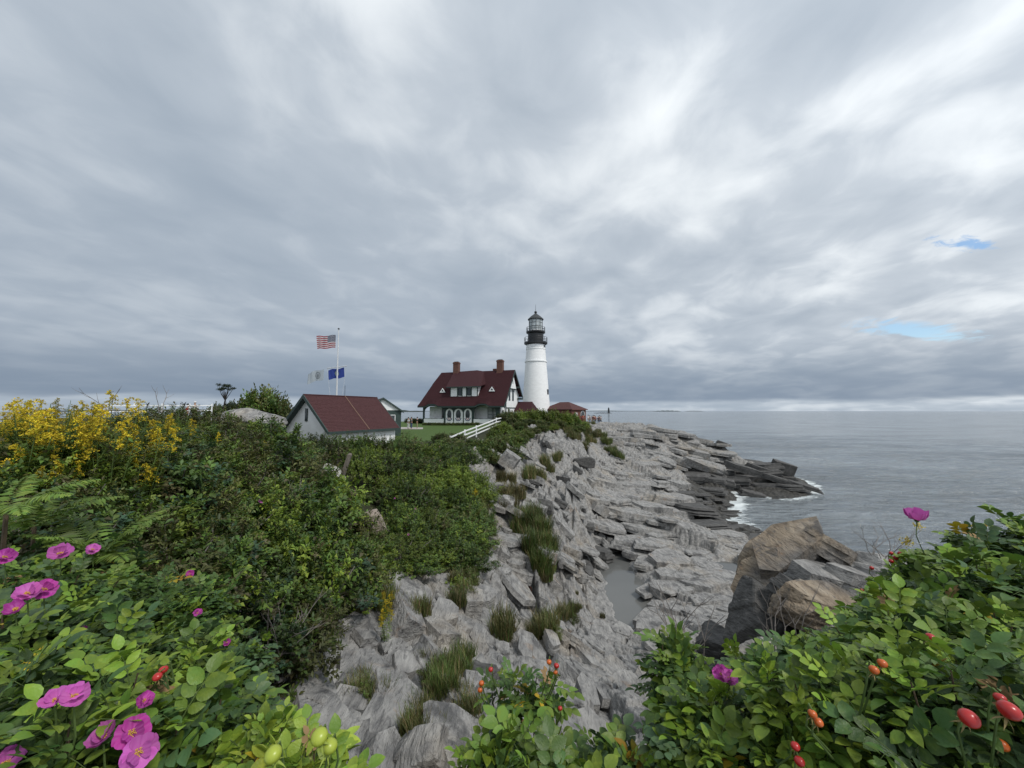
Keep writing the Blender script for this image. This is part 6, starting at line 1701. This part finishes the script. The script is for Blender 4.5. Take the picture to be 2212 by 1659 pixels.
boulder(1640, 1345, 9.8, (.85, .9, 1.15), 5, BOULDER_DARK, 'dark broken rock face under the brown outcrop', rot=.4, layer=.10, tilt=(0, .5), lo=.6)
boulder(1800, 1330, 8.8, (1.5, .8, .8), 8, BOULDER_TAN, 'brown slanting slab lying in front of the big outcrop', rot=-.1, layer=.05, nlay=12, strata=(-.1, .3, .9), tilt=(.1, .3), lo=.62, planes=9)
boulder(1880, 1255, 10.0, (1.25, 1.1, .85), 12, BOULDER_GREY, 'grey layered rock at the right of the brown outcrop', rot=.3, layer=.08, nlay=9, strata=(-.3, .2, .95), tilt=(0, .2), lo=.6)
boulder(1700, 1440, 7.2, (1.1, .8, .45), 15, BOULDER_GREY, 'pale grey slab at the foot of the brown outcrop', rot=.2, layer=.08, lo=.6)
boulder(1560, 1400, 12.0, (.9, .8, .7), 16, BOULDER_DARK, 'dark angular rock beside the flat ledge', rot=.9, layer=.08, lo=.55)
boulder(1500, 1240, 26.5, (1.45, .8, .55), 18, BOULDER_GREY, 'loose flat slab tilted on the ledge beside the pool', rot=.3, layer=.06, tilt=(.2, .12), lo=.55)
boulder(795, 1130, 12.4, (.62, .5, .52), 22, mat('pinkish_granite', (0.27, 0.225, 0.19), .8, .2, 2, .4, 10), 'pinkish split boulder sitting at the edge of the bushes', rot=.5, layer=.02, planes=7, lo=.6, hi=.8)
boulder(775, 1165, 12.0, (.22, .2, .14), 23, BOULDER_DARK, 'small dark stone under the pinkish boulder', layer=.03)
boulder(718, 1035, 14.5, (.85, .45, .42), 26, CONCRETE, 'pale smooth concrete block half hidden behind the leaning post', rot=-.5, layer=.0, planes=8, lo=.6, hi=.8, tilt=(0, .5))
boulder(540, 910, 30, (2.75, 1.6, 1.05), 28, BOULDER_GREY, 'pale grey whaleback rock on the skyline beside the shed', layer=.05, strata=(.2, .1, .95), tilt=(0, .05), lo=.62, hi=.95, planes=16, boxy=False)
boulder(1262, 1000, 47, (1.6, 1.2, 1.0), 31, BOULDER_DARK, 'dark overhanging rock high on the slope', layer=.06)
boulder(1208, 965, 47, (2.0, 1.5, 1.2), 34, BOULDER_GREY, 'big fractured grey rock below the green hump', layer=.06)
boulder(1185, 950, 48, (1.3, 1.2, 1.1), 35, BOULDER_GREY, 'grey jutting rock under the shrubs of the hump', layer=.06)
boulder(1135, 1010, 38, (1.3, .9, .75), 37, BOULDER_DARK, 'dark blocky rock on the upper slope', layer=.06)
boulder(1165, 1095, 27, (1.5, .8, .75), 39, BOULDER_DARK, 'long dark rock overhanging the reed gully', layer=.06, rot=-.4)
boulder(1430, 1000, 60, (3.0, 1.7, 1.1), 41, BOULDER_GREY, 'long rounded grey rib of rock above the dark ledges', rot=-.6, layer=.06, tilt=(0, .3))
boulder(1520, 1005, 62, (4.6, 1.8, 1.2), 42, BOULDER_GREY, 'massive slanting grey slab ending over the dark cove', rot=-.35, layer=.06, tilt=(0, .28), lo=.6)
boulder(1480, 955, 72, (3.2, 2.5, 1.0), 43, BOULDER_GREY, 'broad grey block on the crest of the point', rot=-.2, layer=.05, tilt=(0, .15))
# ------------------------------------------------------------------ split slabs lying along the bedding, part of the shore
def slab_mesh(seed, m_, layers=3, n_=7, asp=.5, th=.30):
    g = random.Random(seed); mb = MB()
    base = []
    for i in range(n_):
        a = 2 * math.pi * (i + g.uniform(-.3, .3)) / n_
        c, s_ = math.cos(a), math.sin(a); k = 1 / max(abs(c), abs(s_)) ** .75
        base.append((c * k * g.uniform(.78, 1.0), s_ * k * asp * g.uniform(.78, 1.0)))
    z = -th * .5; dz = th / layers
    for l in range(layers):
        t_ = dz * g.uniform(.7, 1.3); sh = (g.uniform(-.05, .05), g.uniform(-.05, .05) * asp); sc_ = g.uniform(.86, 1.0) - .03 * l
        lo = [(x * sc_ + sh[0] + g.uniform(-.03, .03), y * sc_ + sh[1] + g.uniform(-.03, .03)) for x, y in base]
        hi = [(x * (1 - g.uniform(.0, .07)), y * (1 - g.uniform(.0, .09))) for x, y in lo]
        zh = [z + t_ * g.uniform(.86, 1.06) for _ in lo]
        c0 = (sh[0], sh[1], z + t_ * 1.02)
        vs = [(x, y, z) for x, y in lo] + [(x, y, q) for (x, y), q in zip(hi, zh)] + [c0]
        m2 = len(lo)
        mb.raw(vs, [(i, (i + 1) % m2, m2 + (i + 1) % m2, m2 + i) for i in range(m2)] + [(m2 + i, m2 + (i + 1) % m2, 2 * m2) for i in range(m2)])
        z += t_ * .97
    return mb.mesh('rock_slab', m_)
SLAB = {'grey': [slab_mesh(i, BOULDER_GREY, 1 + i % 2, 5 + i % 3, (.45, .6, .75)[i % 3], (.24, .36, .52)[(i // 3) % 3]) for i in range(12)],
        'dark': [slab_mesh(50 + i, BOULDER_DARK, 2 + i % 3, 6 + i % 3, (.35, .5, .65)[i % 3], (.26, .36, .46)[(i // 3) % 3]) for i in range(8)]}
SL_ALL = []
def slabs(poly, n_, smin, smax, seed, yaw, dip, kind='grey', yj=.16, dj=.10, sink=.02, minpx=14, zs=1.0, fit=0.0):
    r_ = random.Random(seed); pts = []; us = [p[0] for p in poly]; vs_ = [p[1] for p in poly]; tries = 0
    while len(pts) < n_ and tries < n_ * 14:
        tries += 1
        u, v = r_.uniform(min(us), max(us)), r_.uniform(min(vs_), max(vs_))
        if not inpoly(u, v, poly) or any(abs(u - a) < minpx * 1.6 and abs(v - b) < minpx * .6 for a, b in pts): continue
        h_ = hit(u, v)
        if h_ is None or pool_sd(np.array([h_.x]), np.array([h_.y]))[0] < .3: continue
        pts.append((u, v)); s = smin + (smax - smin) * r_.random() ** 2
        a = yaw + r_.uniform(-yj, yj); dp = dip + r_.uniform(-dj, dj); rl = r_.uniform(-.10, .10)
        X = Vector((math.cos(a), math.sin(a), math.tan(rl))).normalized(); Yv = Vector((-math.sin(a) * math.cos(dp), math.cos(a) * math.cos(dp), -math.sin(dp))); Z = X.cross(Yv).normalized(); Yv = Z.cross(X)
        if fit:
            e_ = .8; q_ = land(np.array([h_.x + e_, h_.x - e_, h_.x, h_.x]), np.array([h_.y, h_.y, h_.y + e_, h_.y - e_]))[0]
            nt_ = Vector((-(q_[0] - q_[1]) / (2 * e_), -(q_[2] - q_[3]) / (2 * e_), 1)).normalized()
            Z = (Z * (1 - fit) + nt_ * fit).normalized(); X = (X - Z * X.dot(Z)).normalized(); Yv = Z.cross(X)
        m4 = Matrix((X, Yv, Z)).transposed().to_4x4(); m4.translation = (h_.x, h_.y, gz_detail(h_.x, h_.y) + s * sink)
        SL_ALL.append((s / h_.y, SLAB[kind][r_.randrange(len(SLAB[kind]))], m4 @ Matrix.Diagonal((s * r_.uniform(.75, 1.3), s * r_.uniform(.8, 1.2), s * zs * r_.uniform(.5, 1.0), 1))))
# platform beside the pool: long slabs dipping away from the camera
slabs([(1400, 1180), (1440, 1120), (1560, 1150), (1640, 1190), (1640, 1300), (1600, 1370), (1420, 1390), (1400, 1300)], 60, .8, 2.8, 1, R(32), R(11), yj=.35, zs=.75, fit=.65)
slabs([(1300, 1000), (1400, 960), (1470, 1030), (1450, 1110), (1400, 1170), (1330, 1170), (1270, 1080)], 60, 1.0, 3.6, 2, R(28), R(12), yj=.35, zs=.75, fit=.65)
slabs([(1320, 925), (1480, 930), (1560, 965), (1560, 1010), (1470, 1020), (1390, 965), (1310, 960)], 55, 1.4, 4.0, 3, R(-18), R(8), yj=.4, fit=.4)
slabs([(1470, 1060), (1560, 1070), (1640, 1150), (1650, 1175), (1560, 1150), (1470, 1110)], 26, 1.2, 3.0, 4, R(10), R(8), 'dark', yj=.35)
slabs([(1480, 1020), (1560, 1000), (1650, 1000), (1740, 1050), (1640, 1050), (1520, 1055)], 34, 1.8, 4.6, 5, R(-24), R(-6), 'dark', yj=.15)
# left cliff: steeply standing slabs, edges running up and down the slope
slabs([(1050, 1000), (1180, 985), (1280, 1010), (1330, 1150), (1300, 1250), (1240, 1290), (1090, 1260), (1060, 1130)], 80, .6, 1.9, 6, R(100), R(-26), yj=.3, dj=.25, sink=.05, zs=1.5)
slabs([(650, 1380), (720, 1330), (850, 1300), (1000, 1260), (1120, 1290), (1260, 1370), (1330, 1450), (1290, 1640), (980, 1655), (700, 1655), (640, 1560)], 190, .25, .8, 7, R(104), R(-26), yj=.4, dj=.35, sink=.13, minpx=14, zs=1.7)
slabs([(1260, 1330), (1400, 1400), (1500, 1420), (1480, 1520), (1330, 1500)], 26, .4, 1.1, 9, R(60), R(-10), yj=.4)

slabs([(1130, 1010), (1230, 1000), (1290, 1050), (1330, 1170), (1280, 1200), (1180, 1110)], 16, .7, 1.7, 21, R(100), R(-20), 'dark', yj=.5, dj=.3, sink=.0, zs=1.6)  # dark-coloured slabs supply the shadow contrast of the slope's shaded faces
slabs([(690, 1400), (800, 1450), (950, 1500), (1100, 1420), (1200, 1480), (1050, 1600), (800, 1640), (690, 1580)], 16, .3, .55, 22, R(80), R(-10), 'dark', yj=.5, dj=.3, sink=.05, zs=1.5)  # more dark-coloured slabs, shadow contrast put in as colour among the near blocks
SL_ALL.sort(key=lambda q: -q[0])
for _, me_, m4 in SL_ALL[:290]:
    o = link('rock_slab', me_, terrain); o.matrix_local = m4
rest = MB()
for k, (_, me_, m4) in enumerate(SL_ALL[290:]):
    rest.m = 1 if me_.materials[0] == BOULDER_DARK else 0
    rest.raw([m4 @ v_.co for v_ in me_.vertices], [tuple(p_.vertices) for p_ in me_.polygons])
o = rest.build('smaller_rock_slabs', [BOULDER_GREY, BOULDER_DARK], terrain); o['kind'] = 'stuff'
for i, (u, v, Y, r3, rt, tl, lb) in enumerate(((1650, 1015, 66, (3.6, .7, .6), -.35, .30, 'black wet slab leaning into the sea'), (1690, 1040, 63, (3.8, .7, .6), -.3, .30, 'long dark slab at the tip of the point'),
        (1735, 1050, 62, (3.2, .6, .45), -.3, .28, 'outermost dark slab washed by the sea'), (1600, 1010, 64, (3.5, 1.0, .8), -.4, .30, 'dark stepped slab above the cove'), (1560, 1040, 60, (2.5, 1.2, .8), -.4, .3, 'dark block inside the cove'),
        (1625, 1066, 60.5, (2.2, .8, .55), -.3, .22, 'dark low rock island ringed with foam'), (1690, 1016, 67, (2.4, .8, 1.6), -.3, .35, 'dark fin of rock behind the outer slabs'), (1560, 958, 74, (1.2, .5, .4), -.3, .35, 'small dark fin on the skyline of the point'))):
    c = P(u, v, Y); o = link('rock_slab', SLAB['dark'][i % 8]); o.location = c; o.scale = (r3[0], r3[1] * 2.0, r3[2] * 4.5); o.rotation_euler = (.12, tl, rt); tag(o, lb, 'rock')
SLAB_TAN = [slab_mesh(80 + i, BOULDER_TAN, 2 + i % 2, 6 + i % 2, (.6, .75)[i % 2], .5) for i in range(4)]
for i, (u, v, Y, sc3, ry_, rx_, rz_2, mk, lb) in enumerate((
        (1712, 1192, 10.7, (1.35, 1.2, 1.5), -.52, .15, .2, 't', 'brown slab rising to the crest of the outcrop'), (1795, 1186, 10.5, (1.15, 1.2, 1.3), .55, .1, .1, 't', 'brown slab falling seaward from the crest of the outcrop'),
        (1655, 1262, 10.5, (1.15, 1.1, 1.5), -.95, .1, .3, 't', 'steep brown slab on the shoreward flank of the outcrop'), (1770, 1256, 9.8, (1.25, 1.0, 1.1), .22, .2, 0, 'g', 'grey slab wedged across the middle of the outcrop'),
        (1800, 1330, 8.9, (1.35, .9, 1.3), .34, .15, -.1, 't', 'tan slab at the base of the outcrop'), (1672, 1335, 9.7, (.85, .8, 1.5), -1.05, .1, .3, 'd', 'dark upright slab under the outcrop'),
        (1870, 1258, 9.6, (1.15, 1.0, 1.0), .26, .1, .2, 'g', 'grey slab trailing off the seaward end of the outcrop'), (1735, 1290, 9.4, (.9, .7, .8), .5, .2, .2, 'd', 'dark wedge of rock in the crevice of the outcrop'))):
    o = link('rock_slab', SLAB_TAN[i % 4] if mk == 't' else SLAB['grey' if mk == 'g' else 'dark'][(i * 2 + 1) % 8]); o.location = P(u, v, Y); o.scale = sc3 if mk == 't' else (sc3[0], sc3[1], sc3[2] * 1.4); o.rotation_euler = (rx_, ry_, rz_2); tag(o, lb, 'rock')
# loose angular blocks of the cliff, part of the shore
BLOCKS = [rock_mesh('rock_block', 1, .72, .62, 100 + i, ROCK if False else BOULDER_GREY, 4, 5, (.2, .9, .3), .05, lo=.62, hi=.9) for i in range(10)]
def blocks(poly, n_, smin, smax, seed, sink=.25):
    r_ = random.Random(seed); k = 0; us = [p[0] for p in poly]; vs_ = [p[1] for p in poly]
    while k < n_:
        u, v = r_.uniform(min(us), max(us)), r_.uniform(min(vs_), max(vs_))
        if not inpoly(u, v, poly): continue
        h_ = hit(u, v)
        if h_ is None: continue
        s = r_.uniform(smin, smax) * (r_.random() ** 1.5 * .9 + .35)
        o = link('rock_block', BLOCKS[r_.randrange(10)], terrain); o.location = (h_.x, h_.y, gz_detail(h_.x, h_.y) + s * sink)
        o.scale = (s * r_.uniform(.7, 1.3), s * r_.uniform(.8, 1.5), s * r_.uniform(.6, 1.2)); o.rotation_euler = (r_.uniform(-.4, .4), r_.uniform(-.5, .5), R(75) + r_.uniform(-.6, .6)); k += 1
blocks([(650, 1380), (720, 1330), (820, 1310), (1000, 1260), (1080, 1300), (1250, 1400), (1330, 1480), (1280, 1640), (1000, 1650), (720, 1650), (640, 1560)], 60, .12, .4, 5)
blocks([(1040, 1000), (1200, 960), (1300, 1000), (1330, 1150), (1250, 1300), (1080, 1290), (1050, 1150)], 34, .25, .7, 6)
blocks([(1300, 950), (1480, 940), (1560, 1000), (1460, 1080), (1380, 1120), (1330, 1050)], 14, .4, 1.0, 7)
blocks([(1390, 1200), (1640, 1200), (1620, 1360), (1400, 1390)], 26, .2, .7, 8, .1)

# ------------------------------------------------------------------ leaning post, iron ring bolt
pb = P(728, 1062, 13.2)
po = MB().raw([(x, y, z) for z in (-.4, 1.28) for x, y in ((-.07, -.05), (.07, -.05), (.07, .05), (-.07, .05))] + [(-.02, 0, 1.34), (.05, 0, 1.34)],
              [(0, 3, 2, 1), (0, 1, 5, 4), (1, 2, 6, 5), (2, 3, 7, 6), (3, 0, 4, 7), (4, 5, 9, 8), (6, 7, 8, 9), (5, 6, 9), (7, 4, 8)]).build('wooden_post', OLD_WOOD)
po.location = pb; po.rotation_euler = (0, R(17), .2); tag(po, 'weathered grey wooden post leaning out of the bushes', 'post')
h_ = hit(1142, 1262)
ringp = [(.12 * math.cos(t_ * math.pi / 8), 0, .12 + .12 * math.sin(t_ * math.pi / 8)) for t_ in range(17)]
ob = MB().tube(ringp, .02, 6, False).build('iron_ring', RUST); ob.location = (h_.x, h_.y, gz_detail(h_.x, h_.y) - .02); tag(ob, 'rusty iron ring fixed in the pale rock ledge', 'ring')
h_ = hit(1140, 1290)
ob = MB().tube([(-.15, 0, -.05), (-.1, .02, .15), (.1, -.03, .18), (.18, 0, -.05)], .02, 6, False).build('iron_staple', RUST); ob.location = (h_.x, h_.y, gz_detail(h_.x, h_.y)); tag(ob, 'bent rusty iron bar lying on the pale rock', 'iron bar')

# ------------------------------------------------------------------ visitors
def skin_mesh(name, pts, edges, rad, root=0):
    me_ = bpy.data.meshes.new(name); me_.from_pydata(pts, edges, [])
    o = bpy.data.objects.new(name, me_); col.objects.link(o)
    md = o.modifiers.new('skin', 'SKIN'); md.use_smooth_shade = True; o.modifiers.new('sub', 'SUBSURF').levels = 1
    for i, r_ in enumerate(rad): me_.skin_vertices[0].data[i].radius = (r_, r_ * .8)
    me_.skin_vertices[0].data[root].use_root = True
    dg = bpy.context.evaluated_depsgraph_get(); dg.update()
    out = bpy.data.meshes.new_from_object(o.evaluated_get(dg)); bpy.data.objects.remove(o); out.name = name; return out
PB = [(0, 0, .95), (0, 0, 1.18), (0, 0, 1.42), (0, .01, 1.52), (0, .02, 1.60), (0, .02, 1.72), (.1, 0, .90), (.11, .03, .5), (.11, 0, .08), (.11, .12, .03), (-.1, 0, .90), (-.12, -.04, .5), (-.12, -.02, .08), (-.12, .10, .03),
      (.19, 0, 1.40), (.25, -.02, 1.12), (.24, .10, .88), (-.19, 0, 1.40), (-.26, 0, 1.12), (-.25, .08, .88)]
PE = [(0, 1), (1, 2), (2, 3), (3, 4), (4, 5), (0, 6), (6, 7), (7, 8), (8, 9), (0, 10), (10, 11), (11, 12), (12, 13), (2, 14), (14, 15), (15, 16), (2, 17), (17, 18), (18, 19)]
PR = [.14, .13, .14, .06, .085, .075, .09, .06, .045, .04, .09, .06, .045, .04, .06, .045, .035, .06, .045, .035]
BODY = skin_mesh('person_body', PB, PE, PR)
SHIRT = skin_mesh('shirt', [(0, 0, .92), (0, 0, 1.18), (0, 0, 1.44), (.19, 0, 1.40), (.25, -.02, 1.14), (-.19, 0, 1.40), (-.26, 0, 1.14)], [(0, 1), (1, 2), (2, 3), (3, 4), (2, 5), (5, 6)], [.17, .155, .15, .08, .065, .08, .065])
TROU = skin_mesh('trousers', [(0, 0, .98), (.1, 0, .88), (.11, .03, .5), (.11, 0, .12), (-.1, 0, .88), (-.12, -.04, .5), (-.12, -.02, .12)], [(0, 1), (1, 2), (2, 3), (0, 4), (4, 5), (5, 6)], [.16, .11, .08, .065, .11, .08, .065])
HAIR = rock_mesh('hair', .10, .11, .09, 3, STEM, 3, 3, lo=.9, hi=.99, layer=.0, boxy=False)
SKIN = mat('skin', (0.42, 0.25, 0.17), .6)
CL = {k: mat('cloth_' + k, c, .85) for k, c in dict(white=(.6, .6, .6), black=(.02, .02, .025), navy=(.025, .035, .09), red=(.30, .03, .03), grey=(.2, .2, .21), denim=(.06, .09, .17), khaki=(.26, .21, .14), pink=(.45, .2, .22), teal=(.05, .16, .17), maroon=(.12, .03, .04)).items()}
def person(x, y, z, rot, hgt, shirt, trousers, hair, label, group):
    o = empty('person', (x, y, z), rot, label, 'person', group); o.scale = (hgt / 1.78,) * 3
    for nm, me_, mt in (('body', BODY, SKIN), ('shirt', SHIRT, CL[shirt]), ('trousers', TROU, CL[trousers]), ('hair', HAIR, hair)):
        p_ = link(nm, me_, o, (0, -.01, 1.72) if nm == 'hair' else None)
        if not me_.materials: me_.materials.append(mt)
        p_.material_slots[0].link = 'OBJECT'; p_.material_slots[0].material = mt
    return o
BRH = mat('brown_hair', (0.06, 0.035, 0.02), .8); BLH = mat('black_hair', (0.012, 0.011, 0.01), .7); WCAP = mat('white_cap', (.65, .65, .65), .8)
for u, v, Y, sh, tr, hr, lb in ((1260, 926, 86, 'red', 'maroon', BLH, 'person in dark red standing before the brick building door'), (1271, 928, 83, 'white', 'khaki', BLH, 'person in white shirt and khaki trousers by the terrace fence'), (1274.5, 928, 83.6, 'grey', 'denim', BRH, 'person in grey top and jeans by the terrace fence'),
        (1279, 929, 84, 'navy', 'khaki', BLH, 'person in navy top and khaki trousers by the terrace fence'), (1282, 928, 86, 'black', 'grey', BLH, 'person in black top and grey trousers by the terrace fence'), (1284.5, 930, 83, 'maroon', 'black', BLH, 'person in maroon top and black trousers by the terrace fence'), (1287, 929, 85, 'pink', 'navy', BRH, 'person in pink top by the terrace fence'),
        (1292.5, 929, 84, 'navy', 'black', BLH, 'person in navy top and black trousers by the terrace fence'), (1295, 931, 83.4, 'black', 'denim', BLH, 'person in black top and jeans by the terrace fence'), (1298.5, 930, 84.5, 'grey', 'black', BRH, 'person in grey top and black trousers at the fence end'), (1278, 931, 82.6, 'white', 'white', WCAP, 'child in white by the terrace fence')):
    p = P(u, v, Y); person(p.x, p.y, gz(p.x, p.y), rng.uniform(-3, 3), 1.15 if lb.startswith('child') else rng.uniform(1.62, 1.85), sh, tr, hr, lb, 'visitors on the terrace')
for u, Y, sh, tr, hr, lb in ((882, 57.5, 'white', 'white', BLH, 'person in white clothes with dark hair left of the house'), (888.5, 58, 'grey', 'denim', BRH, 'person in grey top and jeans left of the house'), (901, 58.5, 'black', 'khaki', BLH, 'person in black top and khaki trousers on the path left of the house')):
    p = P(u, 925, Y); person(p.x, p.y, gz(p.x, p.y), rng.uniform(-3, 3), 1.75, sh, tr, hr, lb, 'visitors on the path')
for u, Y, sh, hr, lb in ((406, 33, 'red', BLH, 'person in red top beyond the low fence'), (421, 34, 'white', WCAP, 'person in white cap beyond the low fence')):
    p = P(u, 880, Y); person(p.x, p.y, P(u, 873 if sh == 'red' else 868, Y).z - 1.75, rng.uniform(-3, 3), 1.78, sh, 'navy', hr, lb, 'visitors beyond the low fence')
# path in front of the house
mb = MB(); us_ = np.linspace(846, 914, 18)
rows_ = []
for Y in (57.0, 58.3, 59.6, 61):
    rows_.append([(P(u, 900, Y).x, Y, gz(P(u, 900, Y).x, Y) + .03) for u in us_])
for a, b_ in zip(rows_[:-1], rows_[1:]):
    for i in range(17): mb.face((a[i], a[i + 1], b_[i + 1], b_[i]))
tag(mb.build('path', PLAZA), kind='structure')

# ------------------------------------------------------------------ far things across the water
FAR_ROCK = mat('far_ledge', (0.045, 0.05, 0.055), .9); FAR_TREES = mat('far_woods', (0.030, 0.040, 0.036), .9, .3, .01)
lg = P(1315, 892, 2200)
fl_ = empty('far_lighthouse', (lg.x, lg.y, 0), 0, 'distant grey granite lighthouse tower on a ledge near the horizon', 'lighthouse')
MB().lathe([(6.5, 1), (5.2, 12), (4.4, 24), (4.4, 25)], 20).build('tower_wall', FAR_ROCK, fl_)
MB().lathe([(5.2, 25), (5.2, 26), (3.0, 26.1), (3.0, 30)], 16).build('lantern', BLACK, fl_)
MB().lathe([(3.4, 30), (.5, 33), (.1, 35)], 16).build('lantern_roof', BLACK, fl_)
def island(name, u0, u1, Y, h, label, m_, seed, v=None):
    a = P(u0, 888, Y).x; b_ = P(u1, 888, Y).x; n_ = 40; g = np.random.default_rng(seed); mb = MB()
    hs = [h * math.sin(math.pi * i / n_) ** .4 * (.75 + .25 * math.sin(i * .9 + seed) + .12 * g.random()) for i in range(n_ + 1)]
    for i in range(n_):
        x0, x1 = a + (b_ - a) * i / n_, a + (b_ - a) * (i + 1) / n_; d = abs(b_ - a) * .12 + 20
        q = [(x0, Y - d, -2), (x1, Y - d, -2), (x1, Y - d * .5, hs[i + 1]), (x0, Y - d * .5, hs[i]), (x1, Y + d * .5, hs[i + 1]), (x0, Y + d * .5, hs[i]), (x1, Y + d, -2), (x0, Y + d, -2)]
        mb.raw(q, [(0, 1, 2, 3), (3, 2, 4, 5), (5, 4, 6, 7)])
    o = mb.build(name, m_); tag(o, label, kind='structure'); return o
island('far_ledge', 1283, 1322, 2200, 3.5, 'low rock ledge round the distant tower', FAR_ROCK, 1)
island('far_island', 1412, 1470, 9000, 22, 'low far island on the horizon', FAR_TREES, 2)
island('far_island', 1480, 1520, 12000, 16, 'small far island on the horizon', FAR_TREES, 3)
island('far_shore', 840, 1420, 14000, 26, 'thin far shore on the horizon', FAR_TREES, 4)
island('far_shore', 700, 915, 5200, 30, 'wooded far shore left of the house', FAR_TREES, 5)
island('far_shore', 100, 720, 6500, 34, 'far wooded shore at the left', FAR_TREES, 6)
